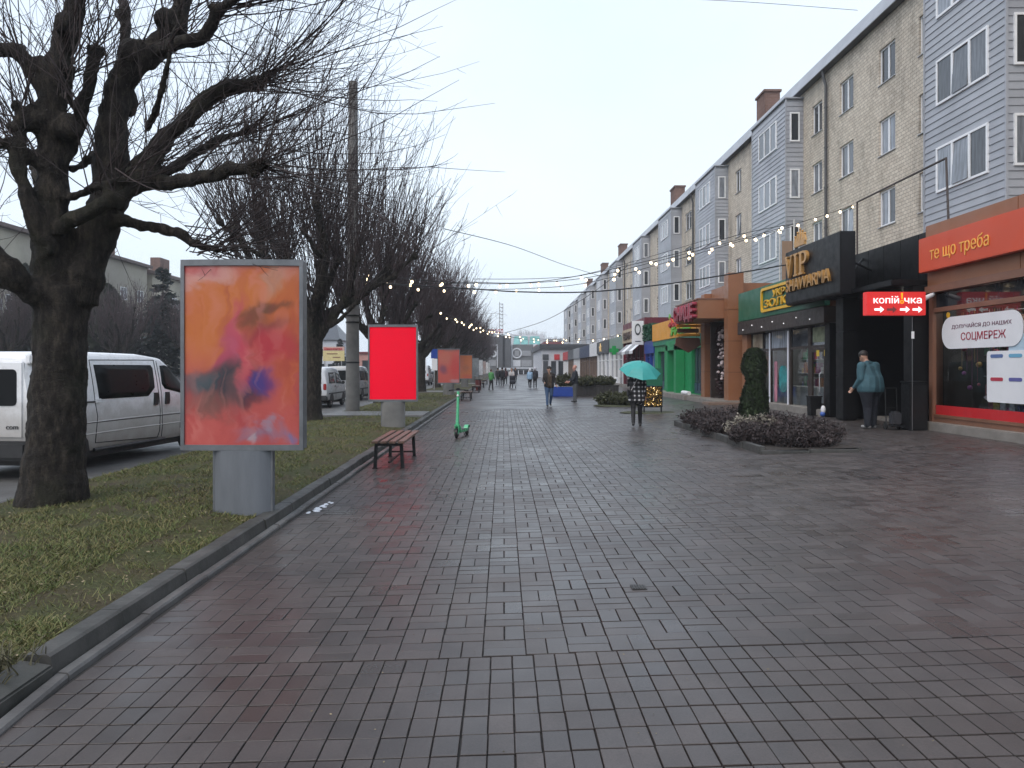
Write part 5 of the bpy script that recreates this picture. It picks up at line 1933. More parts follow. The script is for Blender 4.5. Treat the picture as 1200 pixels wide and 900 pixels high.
# ------------------------------------------------------------------ poster stands
def mat_poster(name, base, blobs, distort=0.10, emit=0.0, rough=0.25, seed=0.0, streaks=False):
    """blurred print: soft blobs of colour laid over each other in the poster's own plane (x across, z up)"""
    m, nt, b, co = new_mat(name)
    no = nt.nodes.new('ShaderNodeTexNoise')
    no.inputs['Scale'].default_value = 2.6
    no.inputs['Detail'].default_value = 3.5
    no.inputs['Distortion'].default_value = 1.2
    no.noise_dimensions = '4D'
    no.inputs['W'].default_value = seed
    nt.links.new(co, no.inputs['Vector'])
    sub = nt.nodes.new('ShaderNodeVectorMath')
    sub.operation = 'SUBTRACT'
    nt.links.new(no.outputs['Color'], sub.inputs[0])
    sub.inputs[1].default_value = (0.5, 0.5, 0.5)
    scl = nt.nodes.new('ShaderNodeVectorMath')
    scl.operation = 'SCALE'
    nt.links.new(sub.outputs[0], scl.inputs[0])
    scl.inputs['Scale'].default_value = distort * 4
    ad = nt.nodes.new('ShaderNodeVectorMath')
    ad.operation = 'ADD'
    nt.links.new(co, ad.inputs[0])
    nt.links.new(scl.outputs[0], ad.inputs[1])
    sp = nt.nodes.new('ShaderNodeSeparateXYZ')
    nt.links.new(ad.outputs[0], sp.inputs[0])
    x, z = sp.outputs[0], sp.outputs[2]
    c = base
    for (cx, cz, rx, rz, rot, col, strength) in blobs:
        dx = math_n(nt, 'SUBTRACT', x, cx)
        dz = math_n(nt, 'SUBTRACT', z, cz)
        ca, sa = cos(radians(rot)), sin(radians(rot))
        u = math_n(nt, 'ADD', math_n(nt, 'MULTIPLY', dx, ca / rx), math_n(nt, 'MULTIPLY', dz, sa / rx))
        v = math_n(nt, 'ADD', math_n(nt, 'MULTIPLY', dx, -sa / rz), math_n(nt, 'MULTIPLY', dz, ca / rz))
        d2 = math_n(nt, 'ADD', math_n(nt, 'MULTIPLY', u, u), math_n(nt, 'MULTIPLY', v, v))
        f = math_n(nt, 'MULTIPLY', math_n(nt, 'POWER', 2.718, math_n(nt, 'MULTIPLY', math_n(nt, 'POWER', d2, 1.7), -1.0)), strength, clamp=True)
        c = mix_c(nt, f, c, col)
    if streaks:
        # long drawn-out smears
        mp = nt.nodes.new('ShaderNodeMapping')
        mp.inputs['Rotation'].default_value = (0, 0.6, 0)
        mp.inputs['Scale'].default_value = (4.5, 1.0, 1.4)
        nt.links.new(ad.outputs[0], mp.inputs[0])
        st = nt.nodes.new('ShaderNodeTexNoise')
        st.inputs['Scale'].default_value = 1.1
        st.inputs['Detail'].default_value = 1.2
        st.inputs['Distortion'].default_value = 0.7
        nt.links.new(mp.outputs[0], st.inputs['Vector'])
        c = mix_c(nt, ramp_n(nt, st.outputs['Fac'], [(0.50, 0.0), (0.75, 0.34)]), c, (0.80, 0.30, 0.24))
        c = mix_c(nt, ramp_n(nt, st.outputs['Fac'], [(0.25, 0.34), (0.48, 0.0)]), c, (0.34, 0.035, 0.05))
    c = mix_c(nt, 1.0, c, (0.74, 0.72, 0.76, 1), 'MULTIPLY')
    nt.links.new(c, b.inputs['Base Color'])
    b.inputs['Roughness'].default_value = rough
    b.inputs['Specular IOR Level'].default_value = 0.3
    if emit:
        nt.links.new(c, b.inputs['Emission Color'])
        b.inputs['Emission Strength'].default_value = emit
    return m


ART = mat_poster('abstract_print', (0.60, 0.12, 0.10), [
    (-0.40, 0.30, 0.42, 0.42, 0, (0.66, 0.20, 0.04), 0.9), (0.35, 0.55, 0.45, 0.45, 0, (0.64, 0.17, 0.04), 0.9), (-0.1, 0.75, 0.7, 0.25, 0, (0.68, 0.21, 0.04), 0.8), (0.50, 0.05, 0.16, 0.6, 0, (0.58, 0.13, 0.04), 0.8),
    (-0.42, 0.88, 0.40, 0.10, 14, (0.72, 0.42, 0.36), 0.8), (-0.50, 0.95, 0.22, 0.10, 0, (0.52, 0.06, 0.09), 0.6),
    (0.36, 0.86, 0.10, 0.22, -20, (0.55, 0.35, 0.25), 0.6), (0.50, 0.95, 0.12, 0.12, 0, (0.68, 0.30, 0.20), 0.6),
    (-0.05, 0.30, 0.07, 0.38, -6, (0.62, 0.10, 0.13), 0.95), (-0.12, 0.02, 0.16, 0.26, -18, (0.58, 0.11, 0.17), 0.9), (-0.26, -0.06, 0.16, 0.10, 35, (0.55, 0.09, 0.15), 0.8),
    (0.18, 0.42, 0.19, 0.16, 20, (0.16, 0.06, 0.035), 0.8), (0.36, 0.54, 0.18, 0.07, 0, (0.12, 0.06, 0.035), 0.8), (0.26, 0.24, 0.24, 0.07, 25, (0.12, 0.03, 0.035), 0.7),
    (0.32, 0.10, 0.26, 0.18, 0, (0.52, 0.035, 0.06), 0.85), (0.46, 0.06, 0.12, 0.2, 0, (0.55, 0.06, 0.07), 0.5),
    (-0.28, -0.33, 0.36, 0.23, 12, (0.045, 0.065, 0.075), 1.0), (-0.50, -0.30, 0.16, 0.14, 0, (0.09, 0.13, 0.14), 0.7), (-0.05, -0.36, 0.22, 0.27, -30, (0.05, 0.05, 0.06), 0.95),
    (0.12, -0.50, 0.14, 0.15, 0, (0.06, 0.045, 0.055), 0.85), (0.20, -0.30, 0.14, 0.16, 10, (0.055, 0.05, 0.24), 0.95), (0.02, -0.10, 0.06, 0.28, 10, (0.62, 0.07, 0.10), 0.85),
    (-0.34, -0.58, 0.26, 0.13, 0, (0.16, 0.10, 0.08), 0.75), (0.0, -0.70, 0.10, 0.12, 0, (0.42, 0.05, 0.06), 0.5),
    (0.24, -0.84, 0.30, 0.10, 0, (0.28, 0.22, 0.30), 0.75), (0.12, -0.90, 0.05, 0.06, 0, (0.40, 0.42, 0.46), 0.8), (0.52, -0.90, 0.05, 0.07, 0, (0.16, 0.22, 0.42), 0.7), (0.36, -0.76, 0.05, 0.08, 0, (0.36, 0.34, 0.42), 0.7),
], distort=0.12, streaks=True)
ART3 = mat_poster('blurred_red_print', (0.60, 0.13, 0.10), [(-0.2, 0.5, 0.5, 0.5, 0, (0.55, 0.20, 0.14), 0.7), (-0.32, -0.2, 0.24, 0.3, 30, (0.20, 0.09, 0.14), 0.8), (0.4, -0.1, 0.3, 0.7, 0, (0.62, 0.06, 0.06), 0.6), (0.35, -0.9, 0.3, 0.12, 0, (0.5, 0.35, 0.36), 0.7), (0.1, 0.95, 0.4, 0.1, 0, (0.35, 0.2, 0.17), 0.6)], 0.05, 0.06, seed=3)
ART4 = mat_poster('blurred_orange_print', (0.62, 0.20, 0.08), [(-0.3, 0.2, 0.3, 0.8, 0, (0.58, 0.20, 0.14), 0.6), (0.1, -0.1, 0.3, 0.3, 0, (0.45, 0.17, 0.10), 0.7), (0.2, -0.85, 0.5, 0.2, 0, (0.6, 0.12, 0.10), 0.6)], 0.05, 0.06, seed=5)
PLAINRED = M('plain_red_print', (0.92, 0.003, 0.028), 0.5, 0.01, 1, emit=0.05, spec=0.15)  # slight glow added so the flat red stays bright
FRM = M('poster_frame', (0.15, 0.158, 0.17), 0.4, 0.25, 5, metal=0.4)
PED = M('grey_pedestal', (0.125, 0.135, 0.15), 0.5, 0.18, 2.5, bump=0.1, bscale=30, stretch=(3, 3, 0.5))
PEDC = M('concrete_pedestal', (0.15, 0.147, 0.14), 0.7, 0.25, 3, bump=0.2)


def citylight(x, y, rz, art, label, ped=None, detail=True):
    t = thing('poster_stand', (x, y, 0.045), label, 'poster stand', 'poster stands along the lawn', rz, local=True)
    ped = ped or PED
    w, d, bow = 0.67, 0.10, 0.035
    z0, z1 = 0.71, 2.81
    zc = (z0 + z1) / 2

    def front(xx):
        return -d - bow * (1 - (xx / w) ** 2)
    N = 10
    xs_ = [-w + 2 * w * k / N for k in range(N + 1)]
    sec = [(x_, front(x_) + 0.02) for x_ in xs_] + [(x_, d + bow * (1 - (x_ / w) ** 2)) for x_ in reversed(xs_)]
    MB().ext(sec, 'z', z0 + 0.001, z1 - 0.001).build('case', FRM, t, bevel=0.006)
    # raised rim
    for nme, za, zb in (('frame_rail', z0, z0 + 0.05), ('frame_rail', z1 - 0.055, z1)):
        rim = [(x_ * 1.012, front(x_) - 0.008) for x_ in xs_] + [(x_ * 1.012, front(x_) + 0.035) for x_ in reversed(xs_)]
        MB().ext(rim, 'z', za - 0.01, zb + 0.002).build(nme, FRM, t)
    for sx in (-1, 1):
        MB().box(sx * w - 0.032 if sx > 0 else -w - 0.008, sx * w + 0.008 if sx > 0 else -w + 0.032, -d - 0.012, -d + 0.03, z0 + 0.045, z1 - 0.055).build('frame_stile', FRM, t)
    # the sheet itself, bowed with the case
    mb = MB()
    xs2 = [-w + 0.03 + 2 * (w - 0.03) * k / N for k in range(N + 1)]
    vs = [(x_, front(x_) + 0.012, z - zc) for z in (z0 + 0.05, z1 - 0.052) for x_ in xs2]
    fs = [(k, k + 1, N + 2 + k, N + 1 + k) for k in range(N)]
    mb.add(vs, fs)
    o = mb.build('poster', art, t, recalc=False, smooth='all')
    o.location = (0, 0, zc)
    sec = [(-0.315, -0.07), (-0.26, -0.12), (-0.15, -0.16), (0, -0.18), (0.15, -0.16), (0.26, -0.12), (0.315, -0.07), (0.315, 0.07), (0.26, 0.12), (0.15, 0.16), (0, 0.18), (-0.15, 0.16), (-0.26, 0.12), (-0.315, 0.07)]
    p = MB().ext(sec, 'z', -0.12, z0 - 0.012).build('pedestal', ped, t, smooth=True)
    if detail:
        for sx in (-1, 1):
            MB().box(sx * 0.322 - 0.010, sx * 0.322 + 0.010, -0.075, -0.05, -0.1, z0 - 0.013).build('edge_trim', FRM, p)
    return t


citylight(-2.90, 8.52, 0.0, ART, 'poster stand with blurred orange and red abstract poster, nearest the camera')
citylight(-3.03, 20.9, 0.0, PLAINRED, 'poster stand with a plain bright red poster', PEDC)
citylight(-3.3, 45.8, 0.0, ART3, 'poster stand with blurred red poster behind the green scooter', PEDC)
citylight(-3.35, 65.5, 0.0, ART4, 'poster stand with orange poster just behind the red one', PEDC, False)
greys = [M('pale_print_%d' % i, c, 0.4, 0.5, 1.3, tint=t_) for i, (c, t_) in enumerate((((0.30, 0.32, 0.33), (0.12, 0.14, 0.15)), ((0.55, 0.56, 0.58), (0.40, 0.42, 0.45)), ((0.32, 0.2, 0.17), (0.3, 0.32, 0.33)), ((0.6, 0.6, 0.6), (0.45, 0.45, 0.46)), ((0.4, 0.42, 0.42), (0.55, 0.55, 0.55))))]
for i, (y, lab) in enumerate(((84, 'fifth'), (101, 'sixth'), (118, 'seventh'), (136, 'eighth'), (155, 'ninth'))):
    citylight(-3.4, y, 0.0, greys[i], 'pale poster stand, %s from the camera in the row' % lab, PEDC, False)

# ------------------------------------------------------------------ benches
WOOD = M('worn_bench_wood', (0.120, 0.070, 0.050), 0.5, 0.28, 3, bump=0.3, bscale=30, island=0.2, stretch=(6, 0.7, 6))


def bench(x, y, L, label, rz=0.0):
    z = gz(x)
    t = thing('park_bench', (x, y, z), label, 'bench', 'slatted benches along the kerb', rz, local=True)
    for k in range(4):
        xc = -0.225 + k * 0.15
        MB().box(xc - 0.055, xc + 0.055, -L / 2, L / 2, 0.435, 0.475).build('slat', WOOD, t, bevel=0.006)
    for yy_ in (-L / 2 + 0.14, L / 2 - 0.45):
        MB().box(-0.24, 0.24, yy_ - 0.025, yy_ + 0.025, 0.385, 0.434).build('cross_rail', BLACKM, t)
        for sx in (-1, 1):
            MB().bar((sx * 0.235, yy_, 0.0), (sx * 0.215, yy_, 0.40), 0.055, 0.06).build('leg', BLACKM, t)
            MB().box(sx * 0.235 - 0.045, sx * 0.235 + 0.045, yy_ - 0.045, yy_ + 0.045, 0.0, 0.012).build('foot_plate', BLACKM, t)
    MB().bar((0, -L / 2 + 0.14, 0.10), (0, L / 2 - 0.45, 0.10), 0.03, 0.03).build('stretcher', BLACKM, t)
    MB().bar((-0.22, L / 2 - 0.45, 0.10), (0.22, L / 2 - 0.45, 0.10), 0.03, 0.03).build('stretcher', BLACKM, t)
    return t


bench(-1.96, 14.0, 2.3, 'backless slatted bench on black legs, nearest the camera')
bench(-2.0, 41.5, 2.2, 'backless slatted bench beyond the scooter, second along the kerb')
bench(-2.0, 55.0, 2.2, 'backless slatted bench, third along the kerb')
bench(-2.0, 68.0, 2.2, 'backless slatted bench, fourth along the kerb')
bench(-2.0, 82.0, 2.2, 'backless slatted bench, fifth along the kerb')
t = thing('litter_urn', (-2.0, 60.5, gz(-2)), 'dark red litter bin by the far benches', 'bin')
MB().tube([(-2.0, 60.5, gz(-2)), (-2.0, 60.5, 0.75)], [0.2, 0.26], 12).build('bin_body', M('maroon_bin', (0.10, 0.02, 0.02), 0.5, 0.2), t)
MB().tube([(-2.0, 60.5, 0.751), (-2.0, 60.5, 0.8)], [0.28, 0.28], 12).build('bin_rim', BLACKM, t)

# ------------------------------------------------------------------ scooter
MINT = M('mint_green_paint', (0.075, 0.42, 0.20), 0.3, 0.06, 5, coat=0.3)
TYRE = M('tyre_rubber', (0.012, 0.012, 0.012), 0.7, 0.2, 20)
t = thing('electric_scooter', (-1.13, 18.3, gz(-1.13)), 'mint green electric scooter parked on the paving', 'scooter', rz=radians(-12), local=True)


def ring_mesh(mb, c, R_, r, axis='x', n=24, m=8):
    c = Vector(c)
    pts = []
    for k in range(n):
        a = 2 * pi * k / n
        for j in range(m):
            b_ = 2 * pi * j / m
            rr = R_ + r * cos(b_)
            if axis == 'x':
                pts.append(c + Vector((r * sin(b_), rr * cos(a), rr * sin(a))))
            else:
                pts.append(c + Vector((rr * cos(a), r * sin(b_), rr * sin(a))))
    fs = [(k * m + j, k * m + (j + 1) % m, ((k + 1) % n) * m + (j + 1) % m, ((k + 1) % n) * m + j) for k in range(n) for j in range(m)]
    return mb.add(pts, fs)


for (y, nme) in ((0.0, 'wheel'), (0.98, 'wheel')):
    w = ring_mesh(MB(), (0, y, 0.115), 0.085, 0.032).build(nme, TYRE, t, smooth='all')
    MB().cyl((-0.028, y, 0.115), 0.062, 0.056, 'x', 18).build('hub', BLACKM, w, smooth=True)
    MB().cyl((-0.04, y, 0.115), 0.02, 0.08, 'x', 12).build('axle', GREYM, w, smooth=True)
stem = MB().tube([(0, 0.06, 0.30), (0, 0.10, 0.62), (0, 0.15, 1.13)], [0.042, 0.036, 0.034], 14)
stem.build('stem', MINT, t, smooth=True)
mb = MB()
for s in (-1, 1):
    mb.bar((s * 0.048, 0.0, 0.10), (s * 0.042, 0.05, 0.31), 0.016, 0.06, up=(0, 1, 0))
mb.box(-0.055, 0.055, 0.01, 0.10, 0.285, 0.34)
mb.build('fork', MINT, t, bevel=0.006)
mud = MB()
for k in range(7):
    a0, a1 = radians(20 + 20 * k), radians(20 + 20 * (k + 1))
    mud.add([(-0.04, 0.13 * cos(a0), 0.115 + 0.13 * sin(a0)), (0.04, 0.13 * cos(a0), 0.115 + 0.13 * sin(a0)), (0.04, 0.13 * cos(a1), 0.115 + 0.13 * sin(a1)), (-0.04, 0.13 * cos(a1), 0.115 + 0.13 * sin(a1))], [(0, 1, 2, 3)])
mud.build('front_mudguard', BLACKM, t, recalc=False)
deck = MB().ext([(0.10, 0.16), (0.16, 0.12), (0.78, 0.12), (0.86, 0.15), (0.86, 0.20), (0.78, 0.185), (0.2, 0.185), (0.12, 0.30), (0.06, 0.30)], 'x', -0.075, 0.075)
dk = deck.build('deck', MINT, t, bevel=0.012)
MB().box(-0.068, 0.068, 0.22, 0.78, 0.186, 0.192).build('grip_mat', BLACKM, dk)
mb = MB()
for k in range(6):
    a0, a1 = radians(30 + 22 * k), radians(30 + 22 * (k + 1))
    q = [(0.98 + r * cos(a), 0.115 + r * sin(a)) for a, r in ((a0, 0.135), (a0, 0.15), (a1, 0.15), (a1, 0.135))]
    mb.ext(q, 'x', -0.05, 0.05)
mb.bar((0, 0.86, 0.18), (0, 0.99, 0.2), 0.1, 0.03)
mb.build('rear_mudguard', MINT, t)
hb = MB().tube([(-0.23, 0.20, 1.15), (-0.12, 0.165, 1.165), (0, 0.155, 1.165), (0.12, 0.165, 1.165), (0.23, 0.20, 1.15)], 0.014, 10).build('handlebar', BLACKM, t, smooth=True)
for s in (-1, 1):
    MB().tube([(s * 0.14, 0.17, 1.163), (s * 0.245, 0.205, 1.147)], 0.019, 10).build('grip', BLACKM, hb, smooth=True)
    MB().tube([(s * 0.12, 0.14, 1.16), (s * 0.19, 0.13, 1.14)], 0.008, 6).build('brake_lever', BLACKM, hb)
MB().box(-0.045, 0.045, 0.10, 0.20, 1.15, 1.21).build('display_head', BLACKM, t, bevel=0.012)
MB().ell((0, 0.10, 1.03), (0.028, 0.02, 0.028), 12, 8).build('headlamp', WHITEP, t, smooth=True)
MB().tube([(0.06, 0.42, 0.13), (0.12, 0.40, 0.01)], 0.01, 6).build('kickstand', BLACKM, t)

# ------------------------------------------------------------------ vehicles
def mat_van(name, col, dirt=1.0, zd=0.75):
    m, nt, b, co = new_mat(name)
    sp = nt.nodes.new('ShaderNodeSeparateXYZ')
    nt.links.new(co, sp.inputs[0])
    nz = noise_n(nt, co, 2.2, 6, 0.65)
    hgt = math_n(nt, 'ADD', sp.outputs[2], math_n(nt, 'MULTIPLY', nz, -0.7))
    f = ramp_n(nt, hgt, [(0.0, 0.85 * dirt), (max(0.1, zd - 0.25), 0.55 * dirt), (zd + 0.1, 0.0)])
    c = mix_c(nt, f, col, (0.20, 0.17, 0.135))
    c = mix_c(nt, math_n(nt, 'MULTIPLY', ramp_n(nt, noise_n(nt, co, 12, 5), [(0.5, 0.0), (0.8, 0.3)]), dirt), c, (0.3, 0.28, 0.25))
    nt.links.new(c, b.inputs['Base Color'])
    nt.links.new(ramp_n(nt, f, [(0.0, 0.22), (1.0, 0.7)]), b.inputs['Roughness'])
    b.inputs['Coat Weight'].default_value = 0.3
    return m


VANW = mat_van('dirty_white_paint', (0.84, 0.85, 0.87), 1.0, 0.85)
CARW = mat_van('white_car_paint', (0.62, 0.64, 0.68), 0.7, 0.55)
SILV = mat_van('silver_car_paint', (0.32, 0.33, 0.35), 0.6, 0.55)
DARKC = mat_van('dark_car_paint', (0.02, 0.022, 0.027), 0.6, 0.5)
CGLASS = M('tinted_car_glass', (0.006, 0.007, 0.008), 0.35, 0.1, 2, spec=0.18)
CGLASS2 = M('clear_car_glass', (0.05, 0.06, 0.065), 0.06, 0.2, 2, spec=0.6)
PLAST = M('black_plastic', (0.018, 0.018, 0.019), 0.55, 0.2, 5)
LAMPR = M('red_lamp_glass', (0.28, 0.012, 0.012), 0.15, 0.1, 6)
SEAM = M('panel_gap', (0.008, 0.008, 0.008), 0.8, 0.1)
RIM = M('steel_rim', (0.26, 0.26, 0.27), 0.4, 0.15, 8, metal=0.6)


class Shell:
    """a car body lofted through stations along local +y; x is right, the rear is at y = 0"""
    def __init__(s, st):
        s.st = st

    def at(s, y):
        a = s.st[0]
        for b in s.st[1:]:
            if y <= b[0]:
                t = (y - a[0]) / max(1e-6, b[0] - a[0])
                return [p + (q - p) * t for p, q in zip(a, b)]
            a = b
        return list(s.st[-1])

    def x_at(s, y, z):
        _, zb, zm, zt, hw, hr = s.at(y)
        if z <= zm:
            return hw
        return hw - (hw - hr) * ((z - zm) / max(0.02, zt - zm)) ** 1.25

    def section(s, st):
        y, zb, zm, zt, hw, hr = st
        pr = [(hw * 0.72, zb), (hw - 0.05, zb + 0.03), (hw - 0.005, zb + 0.12), (hw, zb + (zm - zb) * 0.55), (hw, zm)]
        n = 4
        H_ = zt - zm
        for k in range(1, n + 1):
            z = zm + H_ * 0.86 * k / n
            pr.append((hw - (hw - hr) * (0.86 * k / n) ** 1.25, z))
        xe = pr[-1][0]
        pr += [(xe - 0.035 - 0.02 * H_, zt - H_ * 0.05), (xe - 0.14, zt - H_ * 0.012), (0, zt)]
        return [(-x, y, z) for x, z in reversed(pr[:-1])][::-1][::-1] and ([(x, y, z) for x, z in pr] + [(-x, y, z) for x, z in reversed(pr[:-1])])

    def body(s, mat, parent):
        mb = MB()
        secs = [s.section(x) for x in s.st]
        n = len(secs[0])
        vs = [p for q in secs for p in q]
        fs = []
        for i in range(len(secs) - 1):
            for k in range(n):
                k2 = (k + 1) % n
                fs.append((i * n + k, i * n + k2, (i + 1) * n + k2, (i + 1) * n + k))
        fs.append(tuple(range(n)))
        fs.append(tuple(reversed(range((len(secs) - 1) * n, len(secs) * n))))
        mb.add(vs, fs)
        return mb.build('body', mat, parent, smooth=True)

    def panel(s, poly, off, side=1, sub=4):
        """a thin sheet that follows the body side; poly in (y, z)"""
        mb = MB()
        pts = []
        for i in range(len(poly)):
            a, b = poly[i], poly[(i + 1) % len(poly)]
            for k in range(sub):
                t = k / sub
                pts.append((a[0] + (b[0] - a[0]) * t, a[1] + (b[1] - a[1]) * t))
        cy_ = sum(p[0] for p in pts) / len(pts)
        cz_ = sum(p[1] for p in pts) / len(pts)
        rings = [[(cy_ + (p[0] - cy_) * f, cz_ + (p[1] - cz_) * f) for p in pts] for f in (1.0, 0.66, 0.33)]
        vs, n = [], len(pts)
        for r in rings:
            vs += [(side * (s.x_at(y, z) + off), y, z) for y, z in r]
        vs.append((side * (s.x_at(cy_, cz_) + off), cy_, cz_))
        fs = []
        for k in range(n):
            k2 = (k + 1) % n
            fs += [(k, k2, n + k2, n + k), (n + k, n + k2, 2 * n + k2, 2 * n + k), (2 * n + k, 2 * n + k2, 3 * n)]
        # a rim back to the body
        base = len(vs)
        vs += [(side * (s.x_at(y, z) - 0.004), y, z) for y, z in rings[0]]
        for k in range(n):
            k2 = (k + 1) % n
            fs.append((k, base + k, base + k2, k2))
        return mb.add(vs, fs)

    def strip(s, pts, w, off, side=1):
        mb = MB()
        P = []
        for (a, b) in zip(pts[:-1], pts[1:]):
            for k in range(5):
                t = k / 5
                P.append((a[0] + (b[0] - a[0]) * t, a[1] + (b[1] - a[1]) * t))
        P.append(pts[-1])
        q = [Vector((side * (s.x_at(y, z) + off), y, z)) for y, z in P]
        return mb.tube(q, w, 6)


def wheel(parent, x, y, r, side, rimm=None):
    xx = x if side > 0 else x - 0
    w = ring_mesh(MB(), (x, y, r), r - 0.075, 0.085, 'x', 28, 8).build('wheel', TYRE, parent, smooth='all')
    mb = MB().cyl((x - 0.06, y, r), r * 0.62, 0.12, 'x', 20)
    mb.build('rim', rimm or RIM, w, smooth=True)
    mb = MB()
    for k in range(6):
        a = 2 * pi * k / 6
        mb.ell((x + side * 0.062, y + cos(a) * r * 0.4, r + sin(a) * r * 0.4), (0.006, r * 0.1, r * 0.1), 8, 4)
    mb.build('rim_holes', PLAST, w)


def van(label):
    t = thing('parked_van', (-8.17, 11.72, -0.08), label, 'van', 'vehicles parked beyond the lawn', radians(-6.4), local=True)
    S = Shell([(0.0, 0.42, 1.22, 1.90, 0.90, 0.78), (0.06, 0.34, 1.22, 1.965, 0.945, 0.835), (0.25, 0.30, 1.22, 2.0, 0.955, 0.845), (1.5, 0.29, 1.22, 2.03, 0.955, 0.85), (3.0, 0.29, 1.22, 2.02, 0.955, 0.845),
               (3.75, 0.29, 1.22, 1.96, 0.955, 0.82), (4.1, 0.29, 1.20, 1.80, 0.955, 0.79), (4.55, 0.29, 1.14, 1.46, 0.95, 0.80), (4.95, 0.29, 1.04, 1.17, 0.94, 0.82), (5.30, 0.30, 0.87, 1.0, 0.90, 0.78), (5.48, 0.34, 0.68, 0.80, 0.78, 0.66)])
    b = S.body(VANW, t)
    # glass on the right side
    S.panel([(1.62, 1.20), (3.10, 1.20), (3.34, 1.36), (3.36, 1.74), (3.30, 1.80), (1.56, 1.80)], 0.008).build('window_pane', CGLASS, t, smooth='all', recalc=False)
    S.panel([(3.62, 1.42), (3.70, 1.33), (4.70, 1.16), (4.73, 1.22), (4.35, 1.52), (4.02, 1.76), (3.85, 1.80), (3.64, 1.79)], 0.008).build('window_pane', CGLASS, t, smooth='all', recalc=False)
    S.panel([(1.62, 1.20), (3.10, 1.20), (3.34, 1.36), (3.36, 1.74), (3.30, 1.80), (1.56, 1.80)], 0.008, -1).build('window_pane', CGLASS, t, smooth='all', recalc=False)
    for pts in ([(1.46, 1.88), (1.50, 1.2), (1.58, 0.9), (1.52, 0.45)], [(3.45, 1.90), (3.46, 1.3), (3.52, 0.9), (3.50, 0.5), (3.42, 0.38)], [(1.46, 1.88), (3.45, 1.90)], [(3.54, 1.88), (3.56, 1.3), (3.60, 0.6), (3.56, 0.38)],
                [(1.52, 0.45), (3.42, 0.38)], [(3.9, 1.88), (4.74, 1.2), (4.28, 0.75), (4.26, 0.5)]):
        S.strip(pts, 0.008, 0.0).build('panel_gap', SEAM, t)
    S.strip([(0.9, 1.16), (1.52, 1.16)], 0.016, 0.006).build('slide_rail', PLAST, t)
    S.panel([(1.5, 1.14), (1.64, 1.14), (1.64, 1.21), (1.5, 1.21)], 0.03).build('rail_cover', VANW, t, recalc=False)
    for (z, c) in ((0.82, 0.005), (0.62, 0.004)):
        S.strip([(0.5, z - 0.02), (2.5, z), (4.7, z)], 0.014, -0.006).build('side_crease', VANW, t)
    S.strip([(0.4, 0.80), (2.5, 0.80), (4.7, 0.80)], 0.006, 0.001).build('side_crease', SEAM, t)
    for y in (3.28, 3.68):
        S.panel([(y, 1.02), (y + 0.13, 1.02), (y + 0.15, 1.08), (y + 0.14, 1.26), (y + 0.02, 1.26)], 0.03).build('handle', PLAST, t, recalc=False)
    MB().box(-0.94, 0.94, -0.10, 0.25, 0.32, 0.62).build('rear_bumper', PLAST, t, bevel=0.05)
    mb = MB().ext([(0.30, 0.98), (0.9, 0.98), (0.9, 0.30), (0.3, 0.30)], 'x', 0.90, 0.91)
    S.panel([(0.30, 0.96), (0.16, 0.96), (0.06, 1.0), (0.05, 1.62), (0.10, 1.70), (0.26, 1.68)], 0.012).build('tail_lamp', PLAST, t, recalc=False, smooth='all')
    S.panel([(0.20, 1.04), (0.09, 1.04), (0.09, 1.52), (0.17, 1.52)], 0.018).build('tail_lamp', LAMPR, t, recalc=False, smooth='all')
    for s in (-1, 1):
        d = MB().box(s * 0.45 - 0.38, s * 0.45 + 0.38, -0.022, 0.05, 0.66, 1.84).build('rear_door', VANW, t, bevel=0.02)
        MB().ext(rrect(s * 0.45 - 0.28, s * 0.45 + 0.28, 1.16, 1.72, 0.07), 'y', -0.032, -0.018).build('rear_window', CGLASS, d)
    lettering('com', PLAST, t, (0.56, -0.025, 0.80), 0.20, 0.05, face='-y', depth=0.008)
    MB().ell((-0.3, -0.03, 1.0), (0.06, 0.012, 0.05), 10, 6).build('badge', RIM, t, smooth=True)
    for s in (-1, 1):
        MB().box(s * 0.88 - 0.05, s * 0.88 + 0.05, 0.02, 0.16, 1.80, 1.95).build('roof_hinge', VANW, t, bevel=0.02)
    for y in (0.95, 4.72):
        for s in (-1, 1):
            wheel(t, s * 0.86, y, 0.33, s)
        S.panel([(y - 0.42, 0.30), (y - 0.38, 0.50), (y - 0.25, 0.66), (y, 0.74), (y + 0.25, 0.66), (y + 0.38, 0.50), (y + 0.42, 0.30)], 0.003).build('wheel_arch', PLAST, t, recalc=False)
    S.strip([(1.5, 0.33), (3.7, 0.33)], 0.03, -0.01).build('sill_trim', PLAST, t)
    MB().box(0.955, 1.10, 4.66, 4.78, 1.12, 1.38).build('mirror', PLAST, t, bevel=0.03)
    MB().box(-0.85, 0.85, 0.3, 5.0, 0.20, 0.30).build('underbody', PLAST, t)
    return t


van('dirty white van with dark side windows behind the big tree')


